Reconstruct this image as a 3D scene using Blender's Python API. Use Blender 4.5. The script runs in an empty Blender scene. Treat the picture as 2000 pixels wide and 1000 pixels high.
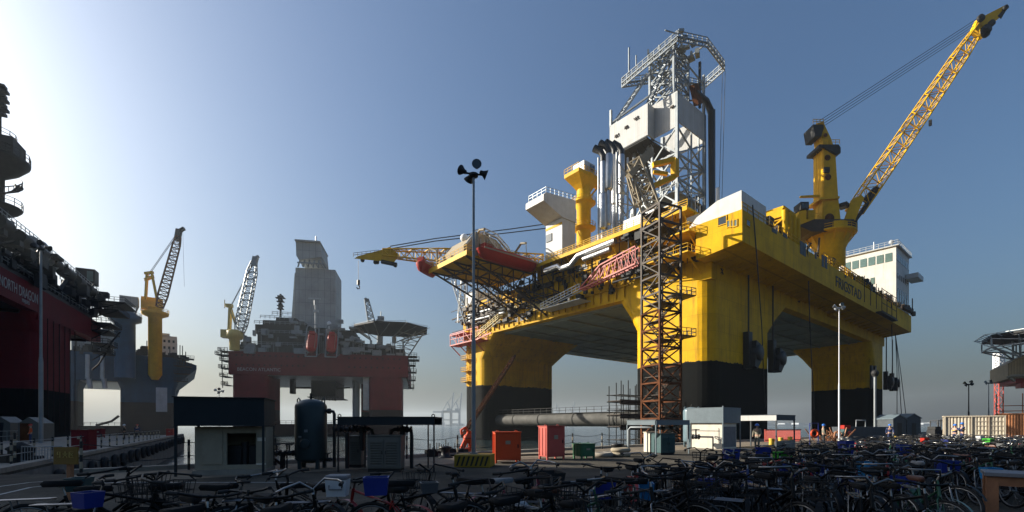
import bpy, bmesh, math, random
from mathutils import Vector, Matrix
random.seed(7)
C = bpy.context.scene.collection
SC = bpy.context.scene
# ---------------------------------------------------------------- camera
FPX, HZ, EYE = 916.0, 830.0, 1.7          # focal length and horizon of the photograph in its own pixels; eye height in metres
cd = bpy.data.cameras.new('camera'); cam = bpy.data.objects.new('camera', cd); C.objects.link(cam)
cam.location = (0, 0, EYE); cam.rotation_euler = (math.pi/2, 0, 0)
cd.sensor_width = 36; cd.lens = 36*FPX/2000; cd.shift_y = (HZ-500)/2000; cd.clip_start = .1; cd.clip_end = 12000
SC.camera = cam
# ---------------------------------------------------------------- light
SUN_AZ, SUN_EL = math.radians(-74), math.radians(23)      # azimuth from +Y, negative = to the left
w = bpy.data.worlds.new("World"); SC.world = w; w.use_nodes = True
nt = w.node_tree; bg = nt.nodes['Background']
sky = nt.nodes.new('ShaderNodeTexSky'); sky.sky_type = 'NISHITA'; sky.sun_disc = False
sky.sun_elevation = SUN_EL; sky.sun_rotation = SUN_AZ
sky.air_density = 1.4; sky.dust_density = 6.0; sky.ozone_density = 7.0; sky.altitude = 0
nt.links.new(sky.outputs[0], bg.inputs[0]); bg.inputs[1].default_value = 0.069
S = Vector((math.sin(SUN_AZ)*math.cos(SUN_EL), math.cos(SUN_AZ)*math.cos(SUN_EL), math.sin(SUN_EL)))
sd = bpy.data.lights.new('sun', 'SUN'); sd.energy = 5.0; sd.angle = math.radians(.5); sd.color = (1, .93, .80)
so = bpy.data.objects.new('sun', sd); C.objects.link(so); so.rotation_euler = S.to_track_quat('Z', 'Y').to_euler()
SC.view_settings.view_transform = 'Standard'; SC.view_settings.look = 'None'
SC.view_settings.exposure = 1.03; SC.view_settings.gamma = 1; SC.view_settings.use_curve_mapping = False
SC.cycles.max_bounces = 5; SC.cycles.diffuse_bounces = 2; SC.cycles.glossy_bounces = 2; SC.cycles.volume_bounces = 0
SC.cycles.transparent_max_bounces = 6; SC.cycles.use_denoising = True

# ---------------------------------------------------------------- helpers
def W(px, py, Y): return Vector(((px-1000)/FPX*Y, Y, EYE+(HZ-py)/FPX*Y))
class Fr:
    """A local frame on the plan: origin, turn about Z."""
    def __init__(s, o, a):
        s.o = Vector(o); s.a = a; s.X = Vector((math.cos(a), math.sin(a))); s.Y = Vector((-math.sin(a), math.cos(a)))
    def l(s, p):
        d = Vector((p[0], p[1])) - s.o; return Vector((d.dot(s.X), d.dot(s.Y), p[2]))
    def at(s, px, py, Y): return s.l(W(px, py, Y))
    def onx(s, px, py, x):
        d = Vector(((px-1000)/FPX, 1)); t = (x + s.o.dot(s.X))/d.dot(s.X); return s.l(W(px, py, t))
    def ony(s, px, py, y):
        d = Vector(((px-1000)/FPX, 1)); t = (y + s.o.dot(s.Y))/d.dot(s.Y); return s.l(W(px, py, t))
def rrect(x0, x1, y0, y1, r, n=5):
    P = []
    for cx, cy, a in ((x1-r, y1-r, 0), (x0+r, y1-r, 90), (x0+r, y0+r, 180), (x1-r, y0+r, 270)):
        for k in range(n+1):
            t = math.radians(a + 90*k/n); P.append((cx+r*math.cos(t), cy+r*math.sin(t)))
    return P
def ngon(cx, cy, r, n, a0=0): return [(cx+r*math.cos(a0+2*math.pi*k/n), cy+r*math.sin(a0+2*math.pi*k/n)) for k in range(n)]
V = Vector
class MB:
    def __init__(s): s.v = []; s.f = []; s.sm = []; s.mi = []; s.m = 0
    def add(s, vs, fs, smooth=False):
        b = len(s.v); s.v += [tuple(p) for p in vs]
        for f in fs: s.f.append([b+i for i in f]); s.sm.append(smooth); s.mi.append(s.m)
        return s
    def box(s, x0, x1, y0, y1, z0, z1):
        return s.add([(x0,y0,z0),(x1,y0,z0),(x1,y1,z0),(x0,y1,z0),(x0,y0,z1),(x1,y0,z1),(x1,y1,z1),(x0,y1,z1)],
              [(0,3,2,1),(4,5,6,7),(0,1,5,4),(1,2,6,5),(2,3,7,6),(3,0,4,7)])
    def cbox(s, c, sx, sy, sz, rz=0, rx=0, ry=0):
        m = Matrix.Rotation(rz,3,'Z') @ Matrix.Rotation(ry,3,'Y') @ Matrix.Rotation(rx,3,'X'); c = V(c); P = []
        for z in (-.5,.5):
            for x,y in ((-.5,-.5),(.5,-.5),(.5,.5),(-.5,.5)): P.append(c + m @ V((x*sx,y*sy,z*sz)))
        return s.add(P, [(0,3,2,1),(4,5,6,7),(0,1,5,4),(1,2,6,5),(2,3,7,6),(3,0,4,7)])
    def bev(s, x0, x1, y0, y1, z0, z1, r=.03):
        P = rrect(x0,x1,y0,y1,r,2); Q = rrect(x0+r*.7,x1-r*.7,y0+r*.7,y1-r*.7,r*.4,2)
        return s.loft([(Q,z0),(P,z0+r*.7),(P,z1-r*.7),(Q,z1)])
    def loft(s, L, smooth=False, caps=True):
        n = len(L[0][0]); vs = []; fs = []
        for P, z in L: vs += [(p[0],p[1],z) for p in P]
        for k in range(len(L)-1):
            for i in range(n):
                j = (i+1)%n; fs.append((k*n+i,k*n+j,(k+1)*n+j,(k+1)*n+i))
        s.add(vs, fs, smooth)
        if caps:
            s.add([(p[0],p[1],L[0][1]) for p in L[0][0]], [tuple(range(n-1,-1,-1))])
            s.add([(p[0],p[1],L[-1][1]) for p in L[-1][0]], [tuple(range(n))])
        return s
    def prism(s, P, vec):                      # planar polygon in 3-D pushed along vec
        n = len(P); vec = V(vec); A = [V(p) for p in P]; B = [p+vec for p in A]
        return s.add(A+B, [tuple(range(n-1,-1,-1)), tuple(range(n,2*n))] + [(i,(i+1)%n,n+(i+1)%n,n+i) for i in range(n)])
    def tube(s, p, q, r, n=6, r2=None, cap=True):
        p = V(p); q = V(q); d = q-p
        if d.length < 1e-6: return s
        r2 = r if r2 is None else r2
        z = d.normalized(); x = z.orthogonal().normalized(); y = z.cross(x); P = []
        for c, R in ((p,r),(q,r2)):
            for k in range(n):
                t = 2*math.pi*k/n; P.append(c + x*(R*math.cos(t)) + y*(R*math.sin(t)))
        s.add(P, [(i,(i+1)%n,n+(i+1)%n,n+i) for i in range(n)], n > 5)
        if cap: s.add(P, [tuple(range(n-1,-1,-1)), tuple(range(n,2*n))])
        return s
    def path(s, pts, r, n=6, closed=False):
        pts = [V(p) for p in pts]; m = len(pts); rings = []; x = None
        rr = r if isinstance(r, (list, tuple)) else [r]*m
        for i, p in enumerate(pts):
            a = pts[i-1] if (i or closed) else p; b = pts[(i+1)%m] if (i < m-1 or closed) else p
            d = (b-a).normalized()
            x = d.orthogonal().normalized() if x is None else (x - d*x.dot(d)).normalized()
            y = d.cross(x)
            rings.append([p + x*(rr[i]*math.cos(2*math.pi*k/n)) + y*(rr[i]*math.sin(2*math.pi*k/n)) for k in range(n)])
        vs = [q for R in rings for q in R]; fs = []
        for i in range(m if closed else m-1):
            j = (i+1)%m
            for k in range(n): fs.append((i*n+k, i*n+(k+1)%n, j*n+(k+1)%n, j*n+k))
        s.add(vs, fs, n > 4)
        if not closed: s.add(rings[0], [tuple(range(n-1,-1,-1))]); s.add(rings[-1], [tuple(range(n))])
        return s
    def beam(s, p, q, wd, ht=None):
        ht = ht or wd; p = V(p); q = V(q); z = q-p
        if z.length < 1e-6: return s
        z.normalize(); x = z.cross(V((0,0,1)))
        x = V((1,0,0)) if x.length < 1e-3 else x.normalized(); y = z.cross(x); P = []
        for c in (p,q):
            for a,b in ((-.5,-.5),(.5,-.5),(.5,.5),(-.5,.5)): P.append(c + x*(a*wd) + y*(b*ht))
        return s.add(P, [(3,2,1,0),(4,5,6,7),(0,1,5,4),(1,2,6,5),(2,3,7,6),(3,0,4,7)])
    def lathe(s, c, prof, n=16, smooth=True, a0=0, a1=2*math.pi, M3=None):
        full = abs(a1-a0-2*math.pi) < 1e-6; m = n if full else n+1; vs = []; fs = []
        for r, z in prof:
            for k in range(m):
                t = a0 + (a1-a0)*k/n; p = V((r*math.cos(t), r*math.sin(t), z))
                vs.append(V(c) + (M3 @ p if M3 else p))
        for i in range(len(prof)-1):
            for k in range(n):
                j = (k+1)%m; fs.append((i*m+k, i*m+j, (i+1)*m+j, (i+1)*m+k))
        return s.add(vs, fs, smooth)
    def sphere(s, c, r, n=12, sz=1.0):
        return s.lathe(c, [(max(1e-4, r*math.sin(math.pi*k/8)), -r*sz*math.cos(math.pi*k/8)) for k in range(9)], n)
    def rail(s, pts, h=1.1, r=.045, gap=1.9, rails=(1.0,.5), closed=False):
        pts = [V(p) for p in pts]; pts = pts + [pts[0]] if closed else pts
        for a, b in zip(pts, pts[1:]):
            k = max(1, round((b-a).length/gap))
            for i in range(k+1):
                p = a.lerp(b, i/k); s.tube(p, p+V((0,0,h)), r, 4)
            for t in rails: s.tube(a+V((0,0,h*t)), b+V((0,0,h*t)), r, 4)
        return s
    def lattice(s, p, q, ws, up=(0,0,1), nseg=10, r=.12, rb=.07, cross=False):
        """Four-chord lattice from p to q; ws = widths (w,h) at stations 0..1."""
        p = V(p); q = V(q); z = (q-p).normalized(); x = z.cross(V(up)).normalized(); y = x.cross(z)
        def wd(t):
            for (t0,a0,b0),(t1,a1,b1) in zip(ws, ws[1:]):
                if t <= t1+1e-9:
                    k = (t-t0)/(t1-t0); return a0+(a1-a0)*k, b0+(b1-b0)*k
            return ws[-1][1:]
        R = []
        for i in range(nseg+1):
            t = i/nseg; a,b = wd(t); c = p.lerp(q,t)
            R.append([c + x*(sx*a/2) + y*(sy*b/2) for sx,sy in ((-1,-1),(1,-1),(1,1),(-1,1))])
        for i in range(nseg):
            for k in range(4):
                j = (k+1)%4
                s.tube(R[i][k], R[i+1][k], r, 5, cap=False)
                A,B = (R[i][k], R[i+1][j]) if (i+k)%2 else (R[i][j], R[i+1][k])
                s.tube(A, B, rb, 4, cap=False)
                if cross: s.tube(R[i][j] if A is R[i][k] else R[i][k], R[i+1][k] if B is R[i+1][j] else R[i+1][j], rb, 4, cap=False)
        for i in range(nseg+1):
            for k in range(4): s.tube(R[i][k], R[i][(k+1)%4], rb, 4, cap=False)
        return s
    def build(s, name, mat, parent=None, kind=None):
        me = bpy.data.meshes.new(name); me.from_pydata(s.v, [], s.f)
        for mm in (mat if isinstance(mat, (list,tuple)) else [mat]): me.materials.append(mm)
        me.polygons.foreach_set('use_smooth', s.sm); me.polygons.foreach_set('material_index', s.mi); me.update()
        bm = bmesh.new(); bm.from_mesh(me); bmesh.ops.recalc_face_normals(bm, faces=bm.faces); bm.to_mesh(me); bm.free()
        o = bpy.data.objects.new(name, me); C.objects.link(o)
        if parent: o.parent = parent
        if kind: o['kind'] = kind
        return o
def tag(o, label, cat, group=None):
    o['label'] = label; o['category'] = cat
    if group: o['group'] = group
    return o
def thing(name, label, cat, loc=(0,0,0), rz=0, group=None):
    o = bpy.data.objects.new(name, None); C.objects.link(o); o.location = loc; o.rotation_euler = (0,0,rz); o.empty_display_size = .3
    return tag(o, label, cat, group)
def dup(root, loc, rz, label=None):
    r = root.copy(); C.objects.link(r); r.location = loc; r.rotation_euler = (0,0,rz)
    if label: r['label'] = label
    for ch in list(root.children):
        c = ch.copy(); C.objects.link(c); c.parent = r
        for g in ch.children:
            d = g.copy(); C.objects.link(d); d.parent = c
    return r
def text(name, s, mat, parent, loc, size, xdir, stretch=1.0, ext=.03, updir=(0,0,1)):
    cu = bpy.data.curves.new(name, 'FONT'); cu.body = s; cu.size = size; cu.extrude = ext; cu.align_x = 'LEFT'; cu.materials.append(mat)
    tmp = bpy.data.objects.new(name, cu); C.objects.link(tmp); bpy.context.view_layer.update()
    me = bpy.data.meshes.new_from_object(tmp.evaluated_get(bpy.context.evaluated_depsgraph_get())); bpy.data.objects.remove(tmp)
    o = bpy.data.objects.new(name, me); C.objects.link(o); o.parent = parent
    x = V(xdir).normalized(); u = V(updir); n = x.cross(u); m = Matrix((x*stretch, u, n)).transposed().to_4x4(); m.translation = V(loc); o.matrix_local = m
    return o

# ---------------------------------------------------------------- materials
def mat(name, col, rough=.6, metal=0, var=.25, scale=.6, streak=0, scol=(.10,.045,.02), bump=.0, bscale=8, lines=None, spec=.4):
    m = bpy.data.materials.new(name); m.use_nodes = True; t = m.node_tree; N = t.nodes; L = t.links
    b = N['Principled BSDF']; b.inputs['Roughness'].default_value = rough; b.inputs['Metallic'].default_value = metal
    b.inputs['Specular IOR Level'].default_value = spec
    tc = N.new('ShaderNodeTexCoord')
    n1 = N.new('ShaderNodeTexNoise'); n1.inputs['Scale'].default_value = scale; n1.inputs['Detail'].default_value = 7; n1.inputs['Roughness'].default_value = .65
    L.new(tc.outputs['Object'], n1.inputs['Vector'])
    r = N.new('ShaderNodeValToRGB'); r.color_ramp.elements[0].position = .3; r.color_ramp.elements[1].position = .72
    r.color_ramp.elements[0].color = tuple(max(0, c*(1-var)) for c in col)+(1,); r.color_ramp.elements[1].color = tuple(min(1, c*(1+var)) for c in col)+(1,)
    L.new(n1.outputs['Fac'], r.inputs['Fac']); out = r.outputs[0]
    if streak:
        mp = N.new('ShaderNodeMapping'); mp.inputs['Scale'].default_value = (1,1,.07); L.new(tc.outputs['Object'], mp.inputs['Vector'])
        n2 = N.new('ShaderNodeTexNoise'); n2.inputs['Scale'].default_value = 1.3; n2.inputs['Detail'].default_value = 8; n2.inputs['Roughness'].default_value = .7
        L.new(mp.outputs[0], n2.inputs['Vector'])
        r2 = N.new('ShaderNodeValToRGB'); r2.color_ramp.elements[0].position = .52; r2.color_ramp.elements[1].position = .75
        r2.color_ramp.elements[1].color = (streak,)*3+(1,); L.new(n2.outputs['Fac'], r2.inputs['Fac'])
        mx = N.new('ShaderNodeMixRGB'); mx.inputs[2].default_value = scol+(1,)
        L.new(r2.outputs[0], mx.inputs[0]); L.new(out, mx.inputs[1]); out = mx.outputs[0]
    if lines:                                   # plate seams: a grid of slightly different tone
        br = N.new('ShaderNodeTexBrick'); br.inputs['Scale'].default_value = 1; br.inputs['Mortar Size'].default_value = lines[2]; br.offset = lines[4] if len(lines) > 4 else .5
        br.inputs['Brick Width'].default_value = lines[0]; br.inputs['Row Height'].default_value = lines[1]
        br.inputs['Color1'].default_value = (1,1,1,1); br.inputs['Color2'].default_value = (.9,.9,.9,1); br.inputs['Mortar'].default_value = (lines[3],)*3+(1,)
        sx = N.new('ShaderNodeSeparateXYZ'); L.new(tc.outputs['Object'], sx.inputs[0]); ad = N.new('ShaderNodeMath'); ad.operation = 'ADD'
        L.new(sx.outputs[0], ad.inputs[0]); L.new(sx.outputs[1], ad.inputs[1]); cb = N.new('ShaderNodeCombineXYZ')
        L.new(ad.outputs[0], cb.inputs[0]); L.new(sx.outputs[2], cb.inputs[1]); L.new(cb.outputs[0], br.inputs['Vector'])
        mu = N.new('ShaderNodeMixRGB'); mu.blend_type = 'MULTIPLY'; mu.inputs[0].default_value = 1; L.new(out, mu.inputs[1]); L.new(br.outputs[0], mu.inputs[2]); out = mu.outputs[0]
    L.new(out, b.inputs['Base Color'])
    if bump:
        n3 = N.new('ShaderNodeTexNoise'); n3.inputs['Scale'].default_value = bscale; n3.inputs['Detail'].default_value = 5; L.new(tc.outputs['Object'], n3.inputs['Vector'])
        bp = N.new('ShaderNodeBump'); bp.inputs['Strength'].default_value = bump; L.new(n3.outputs['Fac'], bp.inputs['Height']); L.new(bp.outputs[0], b.inputs['Normal'])
    return m
Mt = {}
def D(k, *a, **kw): Mt[k] = mat(k, *a, **kw)
D('yellow', (.64,.355,.002), .6, spec=.08, var=.2, scale=.25, streak=.75, scol=(.22,.11,.02), lines=(9,3.0,.02,.7), bump=.12, bscale=.5)
D('yellow_steel', (.64,.36,.003), .6, spec=.15, var=.15, scale=.5, streak=.3, scol=(.18,.08,.02))
D('pale_yellow', (.55,.42,.12), .5, var=.15, streak=.3)
D('black_paint', (.004,.0045,.0045), .8, spec=.06, var=.3, scale=.4, streak=.3, scol=(.025,.02,.016), lines=(6,3,.012,1.4))
D('black', (.012,.012,.013), .5)
D('dark_steel', (.022,.022,.022), .6, spec=.2, var=.3, scale=1)
D('steel', (.23,.25,.26), .45, metal=.3, var=.25, scale=.5)
D('pale_steel', (.42,.44,.45), .45, metal=.2, var=.2, scale=.5, streak=.2)
D('silver', (.50,.50,.50), .36, metal=.85, var=.15, scale=1.2)
D('white', (.56,.55,.52), .6, spec=.2, var=.12, scale=.4, streak=.45, scol=(.36,.30,.22))
D('white_plain', (.72,.72,.72), .5, var=.06)
D('cladding', (.46,.46,.45), .6, spec=.2, var=.1, scale=.3, streak=.5, scol=(.33,.26,.19), lines=(.7,40,.03,.72,0))
D('grey_clad', (.33,.345,.35), .55, spec=.2, var=.15, scale=.2, streak=.3, scol=(.2,.19,.18), lines=(2.6,5.5,.07,.6,0))
D('underside', (.27,.30,.24), .6, var=.3, scale=.12, lines=(4,3,.02,.7))  # base raised to stand in for light reflected off the water
D('red', (.36,.018,.009), .5, spec=.2, var=.15, scale=1)
D('red_steel', (.42,.06,.04), .5, var=.2, scale=1)
D('orange', (.60,.065,.01), .5, var=.12, scale=1.5, streak=.25)
D('faded_red', (.46,.075,.055), .55, var=.2, scale=1.2, streak=.4, scol=(.42,.17,.14))
D('rust', (.10,.036,.014), .85, spec=.1, var=.45, scale=.8)
D('brown_steel', (.05,.034,.023), .7, var=.4, scale=.8)
D('hull_red', (.13,.008,.013), .6, spec=.12, var=.25, scale=.15, streak=.35, scol=(.07,.015,.02), lines=(7,3,.012,.75))
D('hull_red2', (.15,.018,.022), .65, spec=.1, var=.25, scale=.15, streak=.35, scol=(.09,.03,.03), lines=(7,3,.012,.75))
D('hull_blue', (.012,.06,.12), .6, spec=.15, var=.3, scale=.15, streak=.4, scol=(.02,.035,.05), lines=(6,3,.012,.75))
D('hull_boot', (.022,.012,.013), .7, spec=.1, var=.35, scale=.2, streak=.4, scol=(.03,.02,.02))
D('blue_paint', (.01,.07,.15), .45, var=.2, scale=.3, streak=.3, scol=(.03,.05,.08))
D('glass', (.02,.03,.035), .08, var=.1, spec=.8)
D('green_glass', (.10,.16,.15), .1, var=.15, spec=.8)
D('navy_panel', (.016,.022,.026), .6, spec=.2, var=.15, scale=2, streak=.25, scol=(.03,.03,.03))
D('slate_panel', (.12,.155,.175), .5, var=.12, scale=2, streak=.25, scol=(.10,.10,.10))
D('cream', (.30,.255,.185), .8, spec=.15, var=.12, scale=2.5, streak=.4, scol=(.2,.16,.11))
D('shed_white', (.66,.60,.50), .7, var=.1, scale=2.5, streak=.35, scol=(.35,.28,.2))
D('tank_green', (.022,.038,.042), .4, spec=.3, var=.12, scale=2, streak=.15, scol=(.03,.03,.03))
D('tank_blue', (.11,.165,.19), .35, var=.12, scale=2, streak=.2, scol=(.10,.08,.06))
D('cabinet_grey', (.11,.105,.09), .5, var=.12, scale=3, streak=.3, scol=(.1,.08,.06))
D('cabinet_teal', (.025,.07,.075), .5, var=.12, scale=3)
D('green', (.03,.12,.05), .5, var=.15, scale=3, streak=.2, scol=(.05,.06,.03))
D('concrete', (.25,.22,.18), .9, var=.25, scale=1.2, bump=.3, bscale=6, streak=.4, scol=(.08,.07,.06))
D('quay_wall', (.14,.135,.125), .9, var=.35, scale=.6, bump=.3, bscale=3, streak=.7, scol=(.03,.03,.03))
D('hazard', (.32,.2,.012), .6, var=.2, scale=3)
D('rubber', (.015,.015,.015), .8)
D('wood', (.30,.13,.06), .65, var=.3, scale=3, streak=.3, scol=(.15,.06,.03))
D('grey_board', (.16,.16,.17), .6, var=.2, scale=4)
D('container', (.45,.39,.30), .6, var=.12, scale=.8, streak=.35, scol=(.3,.16,.08))
D('rust_container', (.33,.13,.05), .7, var=.3, scale=.8, streak=.3)
D('sign_yellow', (.17,.095,.012), .6, var=.15, scale=3)
D('dark_brick', (.05,.06,.07), .7, var=.2, scale=2)
D('skin', (.42,.25,.17), .6, var=.05); D('blue_cloth', (.02,.035,.10), .85, var=.2, scale=6); D('khaki_cloth', (.22,.20,.15), .9, var=.2, scale=6)
D('orange_cloth', (.6,.09,.02), .85, var=.15, scale=6); D('helmet_blue', (.02,.14,.5), .35, var=.05); D('helmet_white', (.7,.7,.7), .35, var=.05); D('helmet_red', (.5,.04,.02), .35, var=.05)
D('bike_black', (.008,.008,.008), .5, spec=.2, var=.2, scale=8); D('bike_red', (.28,.02,.02), .3, var=.2, scale=8); D('bike_blue', (.02,.04,.16), .3, var=.2, scale=8)
D('bike_silver', (.35,.35,.36), .3, metal=.6, var=.2, scale=8); D('bike_green', (.02,.09,.05), .3, var=.2, scale=8); D('bike_pink', (.32,.05,.09), .35, var=.2, scale=8)
D('chrome', (.26,.255,.25), .3, metal=1, var=.1, scale=10); D('tyre', (.016,.016,.016), .8, var=.2, scale=20); D('saddle', (.012,.012,.012), .8, spec=.15, var=.3, scale=10)
D('saddle_cover', (.22,.22,.22), .8, var=.2, scale=10); D('brown_leather', (.10,.035,.02), .5, var=.3, scale=10)
D('blue_plastic', (.012,.028,.20), .4, var=.1, scale=5); D('cyan_plastic', (.02,.18,.40), .4, var=.1, scale=5); D('white_plastic', (.55,.55,.55), .4, var=.08, scale=5)
D('green_plastic', (.06,.40,.04), .4, var=.1, scale=5); D('grey_plastic', (.07,.073,.078), .4, var=.1, scale=5); D('yellow_plastic', (.6,.4,.05), .4, var=.1, scale=5)
D('haze_pale_steel', (.30,.32,.34), .7, var=.1); D('far_red', (.4,.08,.05), .6, var=.1); D('tan_clad', (.42,.30,.16), .6, var=.12, lines=(.55,40,.05,.5,0))  # the distant steel is paled to put haze into its colour
D('letter_white', (.36,.35,.35), .6, var=.1); D('letter_black', (.012,.012,.015), .6, var=.1)
D('brace_grey', (.085,.082,.075), .7, spec=.15, var=.3, scale=.5, streak=.3, scol=(.04,.03,.02), lines=(5,50,.01,.7,0))
D('paint_line', (.42,.42,.40), .8, var=.35, scale=6)
# ground: worn asphalt
m = mat('asphalt', (.088,.078,.063), .92, spec=.15, var=.35, scale=.35, bump=.25, bscale=30); Mt['asphalt'] = m
t = m.node_tree; b = t.nodes['Principled BSDF']; src = b.inputs['Base Color'].links[0].from_socket
tc = t.nodes.new('ShaderNodeTexCoord'); n = t.nodes.new('ShaderNodeTexNoise'); n.inputs['Scale'].default_value = 14; n.inputs['Detail'].default_value = 8
t.links.new(tc.outputs['Object'], n.inputs['Vector']); rp = t.nodes.new('ShaderNodeValToRGB'); rp.color_ramp.elements[0].position = .35; rp.color_ramp.elements[1].position = .7
rp.color_ramp.elements[0].color = (.7,.7,.7,1); rp.color_ramp.elements[1].color = (1.25,1.22,1.15,1)
t.links.new(n.outputs['Fac'], rp.inputs['Fac']); mx = t.nodes.new('ShaderNodeMixRGB'); mx.blend_type = 'MULTIPLY'; mx.inputs[0].default_value = 1
t.links.new(src, mx.inputs[1]); t.links.new(rp.outputs[0], mx.inputs[2]); t.links.new(mx.outputs[0], b.inputs['Base Color'])
st = t.nodes.new('ShaderNodeTexNoise'); st.inputs['Scale'].default_value = .22; st.inputs['Detail'].default_value = 9; st.inputs['Roughness'].default_value = .72; st.inputs['Distortion'].default_value = 1.2
t.links.new(tc.outputs['Object'], st.inputs['Vector']); sr = t.nodes.new('ShaderNodeValToRGB'); sr.color_ramp.elements[0].position = .42; sr.color_ramp.elements[1].position = .56
sr.color_ramp.elements[0].color = (.6,.6,.6,1); sr.color_ramp.elements[1].color = (1,1,1,1); t.links.new(st.outputs['Fac'], sr.inputs['Fac'])
bk = t.nodes.new('ShaderNodeTexBrick'); bk.inputs['Scale'].default_value = 1; bk.inputs['Brick Width'].default_value = 5.5; bk.inputs['Row Height'].default_value = 4.2; bk.inputs['Mortar Size'].default_value = .022; bk.offset = 0
bk.inputs['Color1'].default_value = (1,1,1,1); bk.inputs['Color2'].default_value = (.84,.84,.85,1); bk.inputs['Mortar'].default_value = (.35,.35,.35,1)
mp = t.nodes.new('ShaderNodeMapping'); mp.inputs['Rotation'].default_value = (0,0,-.688); t.links.new(tc.outputs['Object'], mp.inputs['Vector']); t.links.new(mp.outputs[0], bk.inputs['Vector'])
last = mx
for s_ in (sr.outputs[0], bk.outputs[0]):
    m2 = t.nodes.new('ShaderNodeMixRGB'); m2.blend_type = 'MULTIPLY'; m2.inputs[0].default_value = 1; t.links.new(last.outputs[0], m2.inputs[1]); t.links.new(s_, m2.inputs[2]); last = m2
t.links.new(last.outputs[0], b.inputs['Base Color'])
D('apron', (.19,.155,.115), .9, spec=.15, var=.4, scale=.5, bump=.25, bscale=12)  # warm pale tone stands in for sunlit ground
# column paint: yellow with scuffs and a ragged edge against the black below
m = mat('column_yellow', (.64,.355,.002), .55, 0, .2, .25, .8, (.15,.07,.015), .12, .5, (9,3.0,.025,.62), .1); Mt['column_yellow'] = m; t = m.node_tree; b = t.nodes['Principled BSDF']
src = b.inputs['Base Color'].links[0].from_socket; tc = t.nodes.new('ShaderNodeTexCoord'); sx = t.nodes.new('ShaderNodeSeparateXYZ'); t.links.new(tc.outputs['Object'], sx.inputs[0])
mp = t.nodes.new('ShaderNodeMapping'); mp.inputs['Scale'].default_value = (1,1,.35); t.links.new(tc.outputs['Object'], mp.inputs['Vector'])
n = t.nodes.new('ShaderNodeTexNoise'); n.inputs['Scale'].default_value = .35; n.inputs['Detail'].default_value = 9; n.inputs['Roughness'].default_value = .75; t.links.new(mp.outputs[0], n.inputs['Vector'])
ma = t.nodes.new('ShaderNodeMath'); ma.operation = 'MULTIPLY_ADD'; ma.inputs[1].default_value = -2.2; t.links.new(n.outputs['Fac'], ma.inputs[0]); t.links.new(sx.outputs[2], ma.inputs[2])
lt = t.nodes.new('ShaderNodeMath'); lt.operation = 'LESS_THAN'; lt.inputs[1].default_value = 11.85; t.links.new(ma.outputs[0], lt.inputs[0])
mx = t.nodes.new('ShaderNodeMixRGB'); mx.inputs[2].default_value = (.008,.008,.008,1); t.links.new(lt.outputs[0], mx.inputs[0]); t.links.new(src, mx.inputs[1]); t.links.new(mx.outputs[0], b.inputs['Base Color'])
# sea water
m = bpy.data.materials.new('water'); m.use_nodes = True; Mt['water'] = m; t = m.node_tree; b = t.nodes['Principled BSDF']
b.inputs['Base Color'].default_value = (.02,.035,.04,1); b.inputs['Roughness'].default_value = .12
tc = t.nodes.new('ShaderNodeTexCoord'); hs = None
for sc_, amp in ((.35, 1.0), (1.6, .35)):
    mp = t.nodes.new('ShaderNodeMapping'); mp.inputs['Scale'].default_value = (.55, 1, 1); t.links.new(tc.outputs['Object'], mp.inputs['Vector'])
    n = t.nodes.new('ShaderNodeTexNoise'); n.inputs['Scale'].default_value = sc_; n.inputs['Detail'].default_value = 4; t.links.new(mp.outputs[0], n.inputs['Vector'])
    mm = t.nodes.new('ShaderNodeMath'); mm.operation = 'MULTIPLY'; mm.inputs[1].default_value = amp; t.links.new(n.outputs['Fac'], mm.inputs[0])
    if hs is None: hs = mm
    else:
        ad = t.nodes.new('ShaderNodeMath'); ad.operation = 'ADD'; t.links.new(hs.outputs[0], ad.inputs[0]); t.links.new(mm.outputs[0], ad.inputs[1]); hs = ad
bp = t.nodes.new('ShaderNodeBump'); bp.inputs['Strength'].default_value = .9; bp.inputs['Distance'].default_value = .5
t.links.new(hs.outputs[0], bp.inputs['Height']); t.links.new(bp.outputs[0], b.inputs['Normal'])

# ---------------------------------------------------------------- the ground and the water
TH = math.atan2(.635, .7725); RX = V((math.cos(TH), math.sin(TH), 0)); LY = V((-math.sin(TH), math.cos(TH), 0))
Q0 = V((-10, 20.7, 0)); cor = V((-17.6,16.0,0)); PD = V((-.515,.857,0)); PN = V((.857,.515,0)); fin = cor - 14*PN    # the quay runs along RX, the pier along PD
land = [cor, Q0 - 7*RX, Q0 + 900*RX, V((1500,300,0)), V((1500,-600,0)), V((-600,-600,0)), fin - 700*RX, fin, fin + 76*PD, cor + 76*PD]
g = MB(); g.prism([(p.x,p.y,-9) for p in land], (0,0,9)); g.build('ground', Mt['asphalt'], kind='structure')
wt = MB(); wt.add([(-4500,-4500,-2.6),(4500,-4500,-2.6),(4500,6500,-2.6),(-4500,6500,-2.6)], [(0,1,2,3)]); wt.build('water', Mt['water'], kind='structure')
ap = MB()                                                                # concrete on quay and pier; quay band widened and warmed to paint in sunlight
a0, a1 = Q0 - 6.9*RX, Q0 + 300*RX
ap.prism([V((p.x,p.y,.004)) for p in (a0, a1, a1 - 12*LY, a0 - 4.5*LY)], (0,0,.004)); ap.build('sun_toned_apron', Mt['apron'], kind='structure')
ap = MB(); ap.prism([V((p.x,p.y,.004)) for p in (cor - .1*PN + PD, cor - .1*PN + 75*PD, fin + .1*PN + 75*PD, fin + .1*PN + PD)], (0,0,.004)); ap.build('pier_apron', Mt['concrete'], kind='structure')
kb = MB()                                                                # coping along both edges
kb.prism([V((p.x,p.y,0.009)) for p in (Q0 - 7*RX, Q0 + 300*RX, Q0 + 300*RX - .4*LY, Q0 - 7*RX - .4*LY)], (0,0,.16))
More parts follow.
